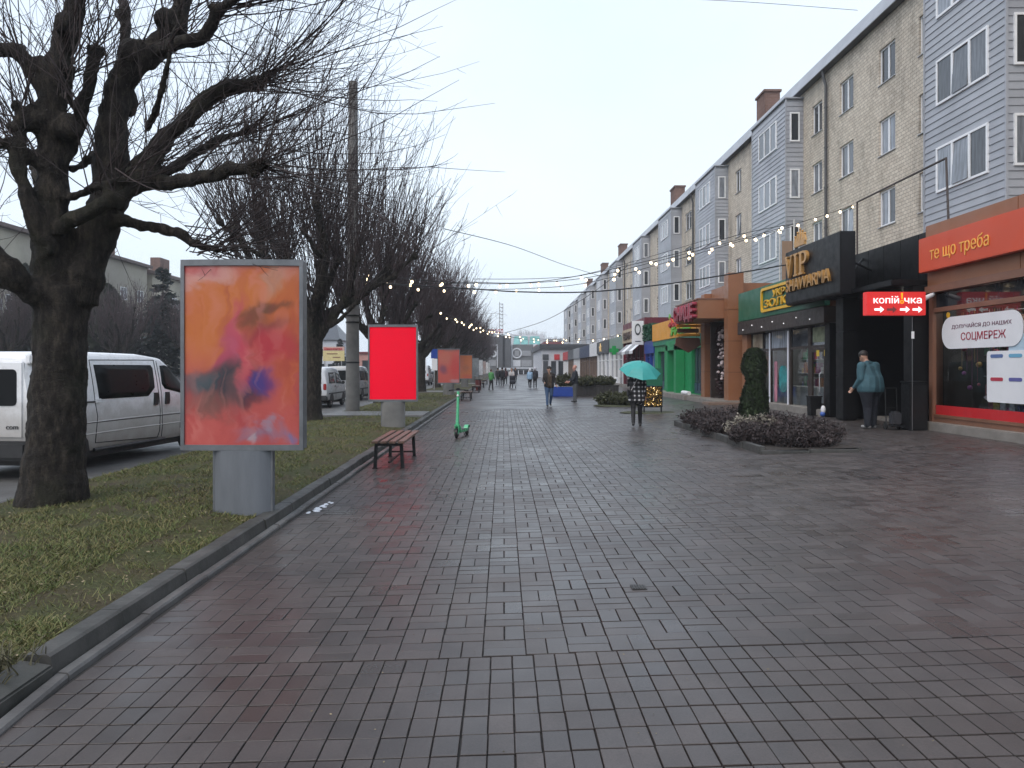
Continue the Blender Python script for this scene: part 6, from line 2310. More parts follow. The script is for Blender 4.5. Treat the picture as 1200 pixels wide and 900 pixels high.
def car(label, x, y, paint, L=4.1, W=0.86, Hh=1.5, kind='hatch', glass=None, name='parked_car', cat='car'):
    glass = glass or CGLASS2
    t = thing(name, (x, y, -0.08), label, cat, 'vehicles parked beyond the lawn', local=True)
    B = Hh * 0.56
    if kind == 'box':      # small panel-sided family van
        st = [(0.0, 0.40, B, Hh * 0.92, W * 0.94, W * 0.80), (0.10, 0.33, B, Hh * 0.985, W, W * 0.88), (L * 0.3, 0.28, B, Hh, W, W * 0.89), (L * 0.56, 0.28, B, Hh * 0.985, W, W * 0.86), (L * 0.66, 0.28, B, Hh * 0.90, W, W * 0.82),
              (L * 0.78, 0.28, B, Hh * 0.64, W, W * 0.82), (L * 0.90, 0.28, B * 0.93, Hh * 0.56, W * 0.98, W * 0.82), (L, 0.34, B * 0.7, Hh * 0.42, W * 0.86, W * 0.7)]
        sw = [[(0.25, B + 0.06), (L * 0.36, B + 0.05), (L * 0.37, Hh * 0.86), (0.32, Hh * 0.86)], [(L * 0.40, B + 0.04), (L * 0.70, B), (L * 0.69, B + 0.1), (L * 0.60, Hh * 0.84), (L * 0.41, Hh * 0.86)]]
    else:
        st = [(0.0, 0.40, B, B + 0.12, W * 0.90, W * 0.74), (0.12, 0.33, B, Hh * 0.80, W * 0.97, W * 0.74), (L * 0.14, 0.28, B, Hh * 0.96, W, W * 0.78), (L * 0.34, 0.28, B, Hh, W, W * 0.79), (L * 0.52, 0.28, B, Hh * 0.97, W, W * 0.76),
              (L * 0.68, 0.28, B * 0.98, Hh * 0.70, W, W * 0.76), (L * 0.74, 0.28, B * 0.95, Hh * 0.62, W, W * 0.78), (L * 0.93, 0.28, B * 0.85, Hh * 0.52, W * 0.95, W * 0.78), (L, 0.34, B * 0.65, Hh * 0.40, W * 0.84, W * 0.66)]
        sw = [[(L * 0.10, B + 0.10), (L * 0.33, B + 0.04), (L * 0.34, Hh * 0.86), (L * 0.17, Hh * 0.86)], [(L * 0.36, B + 0.03), (L * 0.66, B + 0.01), (L * 0.65, B + 0.06), (L * 0.53, Hh * 0.85), (L * 0.37, Hh * 0.87)]]
    S = Shell(st)
    S.body(paint, t)
    for s in (-1, 1):
        for q in sw:
            S.panel(q, 0.006, s).build('window_pane', glass, t, recalc=False, smooth='all')
        for yw in (L * 0.19, L * 0.80):
            wheel(t, s * (W - 0.09), yw, 0.31, s)
            S.panel([(yw - 0.39, 0.29), (yw - 0.34, 0.48), (yw - 0.2, 0.62), (yw, 0.68), (yw + 0.2, 0.62), (yw + 0.34, 0.48), (yw + 0.39, 0.29)], 0.003, s).build('wheel_arch', PLAST, t, recalc=False)
        S.strip([(0.2, B * 0.62), (L * 0.85, B * 0.62)], 0.03, 0.0, s).build('side_moulding', PLAST, t)
        S.strip([(L * 0.385, Hh * 0.88), (L * 0.39, 0.4)], 0.007, 0.0, s).build('panel_gap', SEAM, t)
        S.panel([(L * 0.33, B - 0.10), (L * 0.37, B - 0.10), (L * 0.37, B - 0.05), (L * 0.33, B - 0.05)], 0.02, s).build('handle', PLAST, t, recalc=False)
        MB().box(s * (W - 0.13) - 0.07, s * (W - 0.13) + 0.07, -0.03, 0.10, B - 0.22, B + 0.14 if kind != 'box' else B + 0.05).build('tail_lamp', LAMPR, t, bevel=0.02)
        MB().box(s * (W + 0.08) - 0.08, s * (W + 0.08) + 0.08, L * 0.66, L * 0.69, B, B + 0.14).build('mirror', PLAST, t, bevel=0.03)
    MB().ext([(-W * 0.68, B + 0.06), (W * 0.68, B + 0.06), (W * 0.62, Hh * 0.87), (-W * 0.62, Hh * 0.87)], 'y', -0.012 if kind == 'box' else 0.02, 0.1).build('rear_window', glass, t)
    MB().box(-W * 0.97, W * 0.97, -0.08, 0.2, 0.33, 0.56).build('rear_bumper', PLAST if kind == 'box' else paint, t, bevel=0.04)
    MB().box(-0.26, 0.26, -0.10, -0.085, 0.62 if kind == 'box' else 0.45, 0.73 if kind == 'box' else 0.56).build('number_plate', WHITEP, t)
    MB().box(-W * 0.8, W * 0.8, 0.2, L * 0.95, 0.18, 0.29).build('underbody', PLAST, t)
    return t


car('small white family van parked between tree and concrete pole', -8.50, 33.0, CARW, 4.1, 0.87, 1.82, 'box', name='parked_van', cat='van')
car('silver off-roader half hidden by the red poster', -8.60, 40.5, SILV, 4.7, 0.93, 1.88, 'box', CGLASS)
car('white car parked behind the silver off-roader', -8.6, 47.0, CARW, 4.2, 0.87, 1.5)
car('dark car parked behind the fourth pollarded tree', -8.6, 54.5, DARKC, 4.3, 0.88, 1.55)
car('dark tall car parked farther along the strip', -8.6, 62.0, DARKC, 4.5, 0.92, 1.8, 'box', CGLASS)
car('grey car parked far along the strip', -8.6, 70.0, SILV, 4.3, 0.88, 1.5)
car('white box van parked far along the strip', -8.6, 78.0, CARW, 4.8, 0.95, 2.1, 'box')
car('last dark car in the parking strip', -8.6, 88.0, DARKC, 4.3, 0.88, 1.5)
car('white hatchback passing on the far side of the road', -18.0, 60.0, CARW, 4.1, 0.86, 1.5)

# ------------------------------------------------------------------ concrete pole
t = thing('concrete_pole', (-5.66, 28.5, 0.05), 'tall weathered concrete pole with metal bands on the lawn', 'pole')
MB().tube([(-5.66, 28.5, -0.2), (-5.66, 28.5, 4), (-5.64, 28.5, 12.4)], [0.27, 0.235, 0.17], 16).build('shaft', M('pole_concrete', (0.17, 0.165, 0.155), 0.75, 0.25, 2.5, bump=0.3, bscale=20, tint=(0.11, 0.105, 0.10)), t, smooth=True)
for z in (1.85, 3.35, 3.6):
    MB().tube([(-5.66, 28.5, z), (-5.66, 28.5, z + 0.06)], 0.262, 16).build('band', BLACKM, t, smooth=True)

# ------------------------------------------------------------------ planters
HEATH = M('dead_heather', (0.040, 0.029, 0.029), 0.8, 0.35, 2.5, island=0.5)
HEATHP = M('pale_seed_heads', (0.22, 0.20, 0.16), 0.8, 0.3, 3, island=0.4)
SOIL = M('planter_soil', (0.028, 0.022, 0.018), 0.9, 0.3, 8, bump=0.6, bscale=30)
t = thing('flower_bed', (5.4, 16.9, gz(5.4)), 'low kerbed flower bed on the paving', 'flower bed')
BX0, BX1, BY0, BY1 = 4.62, 6.35, 13.55, 20.2
mb = MB().add([(BX0, BY0, gz(BX0) + 0.06), (BX1, BY0, gz(BX1) + 0.06), (BX1, BY1, gz(BX1) + 0.08), (BX0, BY1, gz(BX0) + 0.08)], [(0, 1, 2, 3)])
mb.build('soil', SOIL, t, recalc=False)
for k in range(7):
    y0 = BY0 + k * 0.95
    for xk in (BX0, BX1):
        MB().box(xk - 0.06, xk + 0.06, y0 + 0.006, y0 + 0.944, gz(xk) - 0.1, gz(xk) + (0.13 if xk == BX0 else 0.05)).build('edge_stone', CONC, t, bevel=0.01)
for (yk, lab) in ((BY0 - 0.065, 0), (BY1 + 0.067, 1)):
    for k in range(2):
        x0 = BX0 + k * 0.87 - 0.06
        MB().box(x0, x0 + 0.86, yk - 0.06, yk + 0.06, gz(x0) - 0.1, gz(x0 + 0.5) + (0.05 if lab == 0 else 0.13)).build('edge_stone', CONC, t, bevel=0.01)


def shrub(name, cx_, cy_, rx, ry, h, n, leaves, mat, matl, seed, label, cat='shrub', group=None, leaf=0.02, r0=0.006):
    rs = np.random.RandomState(seed)
    z = gz(cx_) + 0.05
    t = thing(name, (cx_, cy_, z), label, cat, group)
    P, Rr = [], []
    LV = []
    m = 5
    for k in range(n):
        a, q = rs.rand() * 6.28, rs.rand() ** 0.5
        bx, by = cos(a) * q * rx * 0.75, sin(a) * q * ry * 0.75
        d = np.array([cos(a) * 0.55 * q + rs.randn() * 0.22, sin(a) * 0.55 * q + rs.randn() * 0.22, 1.0])
        d /= np.linalg.norm(d)
        L = h * (0.55 + 0.5 * rs.rand()) * (1 - 0.3 * q * q)
        p = np.array([cx_ + bx, cy_ + by, z])
        pts = [p]
        for i in range(m - 1):
            d = d + rs.randn(3) * 0.13
            d /= np.linalg.norm(d)
            p = p + d * L / (m - 1)
            pts.append(p)
        pts = np.array(pts)
        P.append(pts)
        Rr.append(np.linspace(r0, r0 * 0.35, m))
        for s in range(leaves):
            i = rs.randint(1, m)
            c = pts[i] + rs.randn(3) * 0.025
            u, v = rs.randn(3) * leaf, rs.randn(3) * leaf * 0.55
            LV.append([c - u, c + v, c + u, c - v])
    link(twig_mesh('stems', np.array(P), np.array(Rr), mat, OFF[t.name]), 'stems', t)
    if LV:
        link(pieces_mesh('foliage', np.array(LV), [(0, 1, 2, 3)], matl, OFF[t.name]), 'foliage', t)
    return t


k = 0
GH = 'heather clumps in the flower bed'
for (cx_, cy_, rx, h, lab, pale) in ((5.1, 19.4, 0.55, 0.62, 'brown heather clump at the far left end of the flower bed', 0), (5.75, 18.9, 0.6, 0.66, 'brown heather clump at the back of the bed behind the thuja', 0), (5.0, 18.1, 0.6, 0.62, 'brown heather clump left of the thuja', 0),
                                     (4.95, 16.9, 0.6, 0.60, 'heather clump left front of the thuja in the middle of the bed', 0), (5.25, 15.9, 0.55, 0.68, 'pale-tipped heather clump in front of the thuja', 1), (5.95, 17.6, 0.55, 0.66, 'heather clump right behind the thuja by the shops', 0),
                                     (5.0, 14.9, 0.6, 0.62, 'brown heather clump at the front left of the bed', 0), (5.95, 16.1, 0.6, 0.70, 'heather clump right of the thuja', 0), (5.55, 14.3, 0.65, 0.64, 'brown heather clump at the near front edge of the bed', 0), (6.05, 14.9, 0.55, 0.66, 'heather clump at the near right corner of the bed', 0)):
    k += 1
    shrub('heather_clump', cx_, cy_, rx, rx * 1.15, h * 0.76, 420, 11, HEATH, HEATHP if pale else HEATH, 40 + k, lab, group=GH)

TOPI = M('topiary_thuja', (0.024, 0.038, 0.015), 0.85, 0.4, 6, island=0.7)


def prof_topi(q):
    if q < 0.62:
        return 0.90 * (0.72 + 0.28 * sin(pi * q / 0.62)) * (1.0 - 0.30 * q / 0.62)
    if q < 0.68:
        return 0.52
    s = (q - 0.68) / 0.32
    return 0.62 * (max(0.0, 1 - (s * 1.55 - 0.62) ** 2)) ** 0.5 + 0.10 * (1 - s)


TM = thuja_mesh(77, 1.86, 0.40, 9000, TOPI, 0.105, prof_topi)
plant(TM, 'topiary_thuja', 5.62, 17.0, gz(5.6) + 0.06, 'dark clipped thuja with round head in the flower bed', 'shrub')

# greenery and boxes farther up the paving
BUSH = M('low_bush_leaves', (0.050, 0.055, 0.025), 0.7, 0.3, 4, island=0.5)
BUSHS = M('bush_stems', (0.04, 0.03, 0.022), 0.8, 0.2, 4)
g2 = 'low bushes on the paving by the shops'
for (u, y, rx, h, lab) in ((716, 31.5, 0.62, 0.55, 'low green-brown bush left of the umbrella, left one of two'), (736, 31.0, 0.6, 0.58, 'low green-brown bush half behind the woman with umbrella'), (686, 42.6, 0.7, 0.62, 'bush on the dark planter right behind the standing man'),
                          (706, 42.8, 0.75, 0.55, 'bush on the dark planter, rightmost'), (664, 42.9, 0.55, 0.75, 'dark round bush on the blue planter box')):
    x = (u - VX) / F * y
    tt = shrub('low_bush', x, y, rx, rx * 0.8, h, 200, 26, BUSHS, BUSH, int(u), lab, group=g2, leaf=0.035)
    if y > 40:
        tt.location.z += 0.5
for (u, y) in ((718, 31.4),):
    x = (u - VX) / F * y
mb = MB()
for (x, y, rx, ry) in ((4.9, 31.3, 1.2, 1.3), (5.1, 26.2, 1.1, 0.9)):
    mb.ell((x, y, gz(x) - 0.01), (rx, ry, 0.05), 20, 6)
o = mb.build('turf_patch', MATS.get('turf_patch') or M('mossy_turf', (0.045, 0.05, 0.022), 0.9, 0.35, 6, bump=0.5, bscale=40), smooth='all')
tag(o, 'two mossy turf patches round the low bushes and the lit stand', 'turf', kind='stuff')
t = thing('planter_box', (3.35, 42.9, gz(3.3)), 'bright blue planter box behind the walking man', 'planter', 'planter boxes')
zb = gz(3.3)
for (a, b, c, d_) in ((2.72, 3.95, 42.3, 42.38), (2.72, 3.95, 43.42, 43.5)):
    MB().box(a, b, c, d_, zb, zb + 0.52).build('side_board', BLUE, t, bevel=0.01)
for a in (2.72, 3.87):
    MB().box(a, a + 0.08, 42.381, 43.419, zb, zb + 0.52).build('side_board', BLUE, t)
MB().box(2.8, 3.87, 42.381, 43.419, zb + 0.1, zb + 0.46).build('soil', SOIL, t)
t = thing('planter_box', (5.2, 42.9, gz(5.2)), 'long dark planter box in front of the glazed shops', 'planter', 'planter boxes')
zb = gz(5.2)
DPL = M('dark_planter_wood', (0.025, 0.022, 0.022), 0.6, 0.3, 5)
for k in range(13):
    MB().box(4.02 + k * 0.185, 4.02 + k * 0.185 + 0.175, 42.3, 42.36, zb - 0.02, zb + 0.55).build('plank', DPL, t)
MB().box(4.02, 6.42, 42.361, 43.5, zb - 0.02, zb + 0.52).build('trough', SOIL, t)
MB().box(4.0, 6.45, 42.27, 42.39, zb + 0.552, zb + 0.59).build('rim', DPL, t)

t = thing('lit_stand', (5.05, 25.7, gz(5.05)), 'green board stand with glittering gold panel behind the woman with umbrella', 'sign')
zs = gz(5.05)
MB().box(4.72, 5.38, 25.66, 25.76, zs + 0.93, zs + 1.52).build('green_board', DGREEN, t, bevel=0.01)
lettering('...', WHITEP, t, (4.85, 25.655, zs + 1.2), 0.35, 0.03, face='-y', depth=0.006, name='small_print')
MB().box(4.72, 5.38, 25.66, 25.76, zs + 0.2, zs + 0.92).build('dark_panel', BLACKM, t, bevel=0.01)
mb = MB()
for k in range(420):
    x, z = RNG.uniform(4.76, 5.34), zs + RNG.uniform(0.24, 0.89)
    mb.ell((x, 25.65, z), RNG.uniform(0.008, 0.02), 5, 3)
mb.build('gold_glitter', M('gold_glitter', (0.42, 0.24, 0.03), 0.3, 0.3, 40, metal=0.7, island=0.8), t, kind='stuff')
mb = MB()
for k in range(30):
    mb.ell((RNG.uniform(4.76, 5.34), 25.64, zs + RNG.uniform(0.24, 0.89)), 0.008, 5, 3)
mb.build('fairy_lights', M('warm_bulb', (1.0, 0.72, 0.35), 0.4, 0.02, emit=5.0), t, kind='stuff')
for x in (4.76, 5.34):
    MB().box(x - 0.02, x + 0.02, 25.68, 25.74, zs - 0.02, zs + 0.199).build('leg', BLACKM, t)

# ------------------------------------------------------------------ festoon lights and wires
BULB = M('lit_bulb', (1.0, 0.80, 0.52), 0.4, 0.02, emit=3.0)
SOCK = M('bulb_socket', (0.015, 0.015, 0.016), 0.5, 0.1)
mb = MB().ell((0, 0, -0.10), (0.052, 0.052, 0.062), 10, 8)
bulb_me = mb.mesh('bulb', BULB, smooth='all')
mb = MB().tube([(0, 0, -0.05), (0, 0, 0.01)], [0.028, 0.02], 8)
sock_me = mb.mesh('socket', SOCK)
CAB = M('black_cable', (0.012, 0.012, 0.013), 0.6, 0.1)


def festoon(label, pts, spacing, big=1.0, r=0.012, seed=1, sockets=True, z_off=0.0):
    rs = np.random.RandomState(seed)
    P3 = [px(u, v, y) for u, v, y in pts]
    P, _ = smooth_line(P3, [r] * len(P3), 8)
    t = thing('light_string', P[0], label, 'lights', 'festoon lights over the street')
    MB().tube(P, r, 5).build('cable', CAB, t, recalc=False)
    acc, nxt = 0.0, spacing * 0.5
    for a, b in zip(P[:-1], P[1:]):
        L = (b - a).length
        while acc + L > nxt:
            q = a + (b - a) * ((nxt - acc) / L)
            o = link(bulb_me, 'bulb', t, loc=q)
            s = big * (0.9 + 0.2 * rs.rand())
            o.scale = (s, s, s)
            o.rotation_euler = (rs.randn() * 0.2, rs.randn() * 0.2, 0)
            if sockets:
                s2 = bpy.data.objects.new('socket', sock_me)
                C.objects.link(s2)
                s2.parent = o
            nxt += spacing * (0.75 + 0.5 * rs.rand())
        acc += L


festoon('festoon of bulbs highest of the near strands, ending on the brick wall', [(415, 322, 28.3), (480, 331, 28), (545, 332, 28), (610, 332, 28), (690, 325, 28), (770, 306, 28.5), (865, 281, 30), (950, 257, 32), (1000, 240, 33.6)], 0.95, 1.0, seed=1)
festoon('festoon of bulbs lowest of the near strands across the street', [(415, 328, 28.7), (480, 336, 30), (545, 339, 30), (620, 338, 30), (690, 331, 30), (790, 305, 29.5), (880, 279, 28), (933, 264, 27)], 1.05, 1.0, seed=2)
festoon('festoon of bulbs between the two other near strands', [(420, 318, 28.5), (500, 329, 26), (560, 331, 26), (620, 331, 26), (690, 321, 26), (790, 298, 26.5), (870, 274, 27), (931, 262, 27)], 1.25, 0.95, seed=3)
festoon('festoon of small bulbs following the tree row', [(505, 360, 42), (530, 371, 46), (552, 381, 54), (575, 388, 62), (600, 391, 70)], 3.2, 0.95, seed=4, sockets=False)
festoon('second festoon of small bulbs in the tree row, warmer and lower', [(518, 370, 44), (540, 377, 50), (560, 387, 58), (590, 394, 66)], 2.8, 0.95, seed=5, sockets=False)
festoon('festoon of bulbs across the middle distance toward the wine-red shop', [(545, 376, 50), (600, 395, 52), (650, 400, 54), (700, 397, 55), (728, 391, 56)], 1.0, 0.95, seed=6, sockets=False)
festoon('far festoon of bulbs across the end of the street', [(572, 386, 75), (610, 394, 76), (650, 398, 78), (688, 396, 79)], 1.4, 1.1, seed=7, sockets=False)
festoon('farthest festoon of bulbs near the end buildings', [(575, 392, 95), (612, 396, 96), (650, 398, 98), (672, 394, 100)], 1.9, 1.2, seed=8, sockets=False)
t = thing('light_mast', (10.33, 27.0, 4.5), 'thin pale mast on the jeweller roof holding the light strings', 'mast')
MB().tube([(10.33, 27.0, 4.54), (10.33, 27.0, 6.95)], 0.03, 8).build('post', M('pale_post', (0.5, 0.5, 0.48), 0.5, 0.1), t)
MB().tube([(9.9, 27.2, 4.54), (9.9, 27.2, 6.5)], 0.03, 8).build('post', M('pale_post'), t)
MB().box(9.93, 10.3, 27.07, 27.1, 4.6, 6.2).build('backing_board', M('tan_board', (0.26, 0.17, 0.11), 0.6, 0.1), t)


def wire(label, pts, r):
    P, _ = smooth_line([px(*p) for p in pts], [r] * len(pts), 10)
    o = MB().tube(P, r, 5).build('overhead_wire', CAB, recalc=False)
    tag(o, label, 'wire', 'overhead wires')


wire('thick black cable sagging across the street to the box sign', [(415, 330, 28.5), (545, 338, 24), (610, 342, 23.5), (690, 342, 23.3), (780, 333, 23.2), (870, 319, 23.2), (924, 310, 23.1)], 0.021)
wire('wire descending from the trees to the middle apartment block', [(520, 268, 35), (600, 288, 45), (660, 310, 55), (705, 324, 66)], 0.02)
wire('wire rising from the mast to the apartment eaves', [(592, 390, 110), (640, 375, 104), (690, 346, 98), (735, 312, 90)], 0.035)
wire('thin wire high against the white sky', [(735, -4, 22), (870, 2, 22), (1005, 12, 22)], 0.007)
wire('thin straight wire just above the festoons', [(555, 327, 36), (640, 326, 38), (700, 318, 40), (845, 276, 46)], 0.014)

# ------------------------------------------------------------------ the end of the street
DGREY = M('dark_grey_facade', (0.075, 0.078, 0.085), 0.5, 0.2, 0.3)
MGREY = M('mid_grey_facade', (0.13, 0.135, 0.14), 0.5, 0.25, 0.3)
PWHITE = M('far_white_wall', (0.58, 0.60, 0.64), 0.6, 0.1, 0.3)
TEAL = M('teal_glazing', (0.22, 0.52, 0.50), 0.25, 0.2, 0.4)
YE = 205.0


def eb(mb, u0, u1, v0, v1, y, d):
    a, b = px(u0, v1, y), px(u1, v0, y)
    return mb.box(a.x, b.x, y, y + d, a.z, b.z)


t = thing('cinema_building', (px(600, 455, YE).x, YE, 0), 'dark grey block with round white emblems closing the street', 'building')
eb(MB(), 560, 584, 394, 470, YE, 20).build('left_wing', MGREY, t)
eb(MB(), 584, 599, 393.5, 431, YE - 1.2, 21).build('tower', DGREY, t)
eb(MB(), 599.2, 625, 404, 470, YE, 20).build('right_wing', MGREY, t)
eb(MB(), 583.5, 599.2, 431.2, 433, YE - 1.4, 1).build('white_trim', PWHITE, t)
eb(MB(), 573, 583.4, 403.5, 405.5, YE - 0.3, 0.28).build('white_trim', PWHITE, t)
eb(MB(), 582.3, 583.4, 405.6, 431, YE - 0.3, 0.28).build('white_trim', PWHITE, t)
eb(MB(), 599.3, 600.5, 404, 433, YE - 0.3, 0.28).build('white_trim', PWHITE, t)
eb(MB(), 600.6, 625, 430.5, 432, YE - 0.3, 0.28).build('white_trim', PWHITE, t)
eb(MB(), 589, 591.5, 394.5, 430, YE - 1.4, 0.18).build('dark_slot', BLACK, t)
for (u, v, r) in ((578, 414.5, 4.2), (605.6, 413.8, 6.2)):
    c = px(u, v, YE)
    rm = r / F * YE
    mb = MB()
    for k in range(28):
        a0, a1 = 2 * pi * k / 28, 2 * pi * (k + 1) / 28
        mb.ext([(c.x + rm * q * cos(a), c.z + rm * q * sin(a)) for a, q in ((a0, 1), (a0, 0.74 if r > 5 else 0.55), (a1, 0.74 if r > 5 else 0.55), (a1, 1))], 'y', YE - 0.35, YE - 0.02)
    mb.build('ring_emblem', PWHITE, t)
    if r < 5:
        MB().ell((c.x, YE - 0.1, c.z), (rm * 0.25, 0.1, rm * 0.25), 10, 6).build('ring_centre', PWHITE, t)
    else:
        MB().box(c.x - 0.6, c.x + 0.6, YE - 0.2, YE - 0.01, c.z - 0.75, c.z + 0.75).build('pale_panel', GREYW, t)
for (u0, u1, v0, v1) in ((601, 610, 422, 429.5), (611, 623, 422, 429.5), (612, 622, 411, 417), (573, 581, 422, 429)):
    eb(MB(), u0, u1, v0, v1, YE - 0.2, 0.18).build('pale_panel', PWHITE if u0 == 601 else GREYW, t)
eb(MB(), 594, 624, 434, 456, YE - 0.4, 0.38).build('entrance', BLACK, t)
for k in range(5):
    eb(MB(), 595 + k * 6, 596 + k * 6, 434, 456, YE - 0.6, 0.19).build('entrance_post', PWHITE, t)
t = thing('glass_roofed_hall', (px(618, 455, 240).x, 240, 0), 'white hall with teal sloping glazing behind the dark block', 'building')
eb(MB(), 598, 637, 392, 460, 240, 30).build('wall', PWHITE, t)
for (u0, u1) in ((601.5, 609.5), (610.5, 619), (620, 633)):
    a, b, c, d_ = px(u0, 403.5, 239.6), px(u1, 403.5, 239.6), px(u1 - 1, 394, 239.85), px(u0 + 1.5, 394, 239.85)
    MB().add([a, b, c, d_], [(0, 1, 2, 3)]).build('teal_pane', TEAL, t, recalc=False)
eb(MB(), 625, 629, 403, 440, 238, 1.5).build('pillar', PWHITE, t)
t = thing('red_roofed_house', (px(645, 455, 215).x, 215, 0), 'building with red trim behind the far pavilion', 'building')
eb(MB(), 628, 662, 404.3, 460, 215, 20).build('wall', M('brick_red_wall', (0.22, 0.12, 0.11), 0.7, 0.3, 0.5), t)
eb(MB(), 637, 660, 400.5, 404.2, 214.5, 20).build('roof_trim', M('deep_red_trim', (0.16, 0.03, 0.035), 0.6, 0.2), t)
t = thing('red_roof_letters', (px(580, 392, YE).x, YE - 1, px(580, 393, YE).z), 'red rooftop letters on the dark grey block', 'sign', 'shop signs')
for k in range(5):
    a = px(572.5 + k * 3.6, 391, YE)
    mb = MB().box(a.x, a.x + 0.18, YE - 1.6, YE - 1.4, a.z, a.z + 1.1)
    mb.box(a.x + 0.181, a.x + 0.6, YE - 1.6, YE - 1.4, a.z + 0.9, a.z + 1.1)
    mb.box(a.x + 0.45, a.x + 0.63, YE - 1.6, YE - 1.4, a.z, a.z + 0.895)
    if k % 2:
        mb.box(a.x + 0.181, a.x + 0.449, YE - 1.6, YE - 1.4, a.z, a.z + 0.2)
    mb.build('letter', M('far_red_letters', (0.42, 0.03, 0.03), 0.5, 0.1), t)
MB().box(px(572, 393, YE).x, px(592, 393, YE).x, YE - 1.55, YE - 1.45, px(0, 393.4, YE).z, px(0, 392.4, YE).z).build('letter_rail', BLACKM, t)
t = thing('lattice_mast', (px(588, 393, 212).x, 212, px(588, 393, 212).z), 'slender steel lattice mast rising above the dark block', 'mast')
a0 = px(585.3, 394, 212)
w = 0.95
mb = MB()
zt = px(588, 354, 212).z
for dx in (0, w):
    for dy in (0, w):
        mb.tube([(a0.x + dx, 212 + dy, a0.z), (a0.x + dx, 212 + dy, zt - (0.4 if dx else 0))], 0.075, 5)
nseg = 9
for k in range(nseg + 1):
    z = a0.z + (zt - 0.5 - a0.z) * k / nseg
    for (p_, q_) in (((0, 0), (w, 0)), ((0, w), (w, w)), ((0, 0), (0, w)), ((w, 0), (w, w))):
        mb.tube([(a0.x + p_[0], 212 + p_[1], z), (a0.x + q_[0], 212 + q_[1], z)], 0.04, 4)
    if k < nseg:
        z2 = a0.z + (zt - 0.5 - a0.z) * (k + 1) / nseg
        mb.tube([(a0.x, 212, z), (a0.x + w, 212, z2)], 0.03, 4)
mb.build('lattice', M('mast_steel', (0.09, 0.08, 0.085), 0.6, 0.2), t, recalc=False)
# trees on the rise behind
for i, (u, y, s) in enumerate(((612, 290, 1.55), (622, 285, 1.75), (634, 295, 1.5), (648, 300, 1.45), (603, 300, 1.4), (657, 280, 1.45))):
    p = px(u, 432, y)
    t = thing('bare_tree', (p.x, y, 0.5), 'far bare tree on the skyline, %s' % ('above the teal glazing', 'tallest above the white hall', 'right of the tallest', 'near the last apartment bay', 'left above the dark block', 'beside the end of the apartment row')[i], 'tree', 'bare trees on the skyline', i * 1.3, local=True)
    t.scale = (s, s, s)
    for nme, me in zip(('trunk', 'crown'), FT):
        o = bpy.data.objects.new(nme, me)
        C.objects.link(o)
        o.parent = t

# ------------------------------------------------------------------ beyond the road, left
CREAMW = M('cream_left_wall', (0.40, 0.37, 0.29), 0.8, 0.2, 0.3, tint=(0.31, 0.285, 0.235))
BROWNR = M('brown_left_roof', (0.10, 0.070, 0.062), 0.7, 0.2, 0.4)
LXW = -46.0


def left_block(label, y0, y1, ze):
    t = thing('left_apartment_block', (LXW, y0, -0.1), label, 'building')
    mb = MB().box(LXW - 12, LXW, y0, y1, -0.3, ze)
    mb.build('wall', CREAMW, t)
    MB().box(LXW - 12.5, LXW + 0.6, y0 - 0.4, y1 + 0.4, ze + 0.002, ze + 0.35).build('eave', BROWNR, t)
    rf = MB().add([(LXW + 0.6, y0 - 0.4, ze + 0.352), (LXW + 0.6, y1 + 0.4, ze + 0.352), (LXW - 6, y1 + 0.4, ze + 2.3), (LXW - 6, y0 - 0.4, ze + 2.3), (LXW - 12.5, y0 - 0.4, ze + 0.352), (LXW - 12.5, y1 + 0.4, ze + 0.352)], [(0, 1, 2, 3), (3, 2, 5, 4), (0, 3, 4), (1, 5, 2)]).build('roof', BROWNR, t, recalc=False)
    for yc in np.arange(y0 + 8, y1, 24):
        MB().box(LXW - 4, LXW - 2.6, yc, yc + 3, ze + 0.5, ze + 3.4).build('chimney', CHIM, rf)
    nrow = int(ze // 3)
    fr, panes = frame_mesh(1.5, 1.5, 2)
    pm = MB()
    for q in panes:
        pm.add(q.v, q.f)
    pm = pm.mesh('window_pane', PANE_D, recalc=False)
    for y in np.arange(y0 + 2.5, y1 - 1, 4.2):
        for r in range(nrow):
            f = link(fr, 'window', t, loc=(LXW + 0.05, y, 1.9 + r * 2.95))
            f.rotation_euler = (0, 0, pi)
            p_ = bpy.data.objects.new('pane', pm)
            C.objects.link(p_)
            p_.parent = f
    for y in np.arange(y0 + 6.8, y1 - 3, 16.8):
        for r in range(1, nrow):
            MB().box(LXW, LXW + 0.95, y - 1.5, y + 1.5, 1.0 + r * 2.95, 2.0 + r * 2.95).build('balcony', GREYW, t)
    return t


left_block('cream five-storey block with brown roof far left behind the big tree', 60.0, 98.0, 14.6)
left_block('second cream block with brown roof behind the spruce', 99.5, 150.0, 14.0)
t = thing('gabled_house', (px(384, 432, 120).x, 120, 0), 'white house with dark hip roof far behind the concrete pole', 'building')
a, b = px(372, 432, 120), px(396, 432, 120)
MB().box(a.x, b.x, 120, 130, -0.2, 6.2).build('wall', PWHITE, t)
MB().add([(a.x - .4, 119.6, 6.2), (b.x + .4, 119.6, 6.2), (b.x + .4, 130.4, 6.2), (a.x - .4, 130.4, 6.2), ((a.x + b.x) / 2 - .3, 125, 9.0), ((a.x + b.x) / 2 + .3, 125, 9.0)], [(0, 1, 5, 4), (1, 2, 5), (2, 3, 4, 5), (3, 0, 4)]).build('roof', SLATE, t, recalc=False)
for (u, z) in ((377, 4.2), (388, 4.2), (377, 1.8), (388, 1.8)):
    p = px(u, 432, 119.95)
    MB().box(p.x - 0.5, p.x + 0.5, 119.93, 119.99, z - 0.6, z + 0.6).build('window', PANE_D, t)
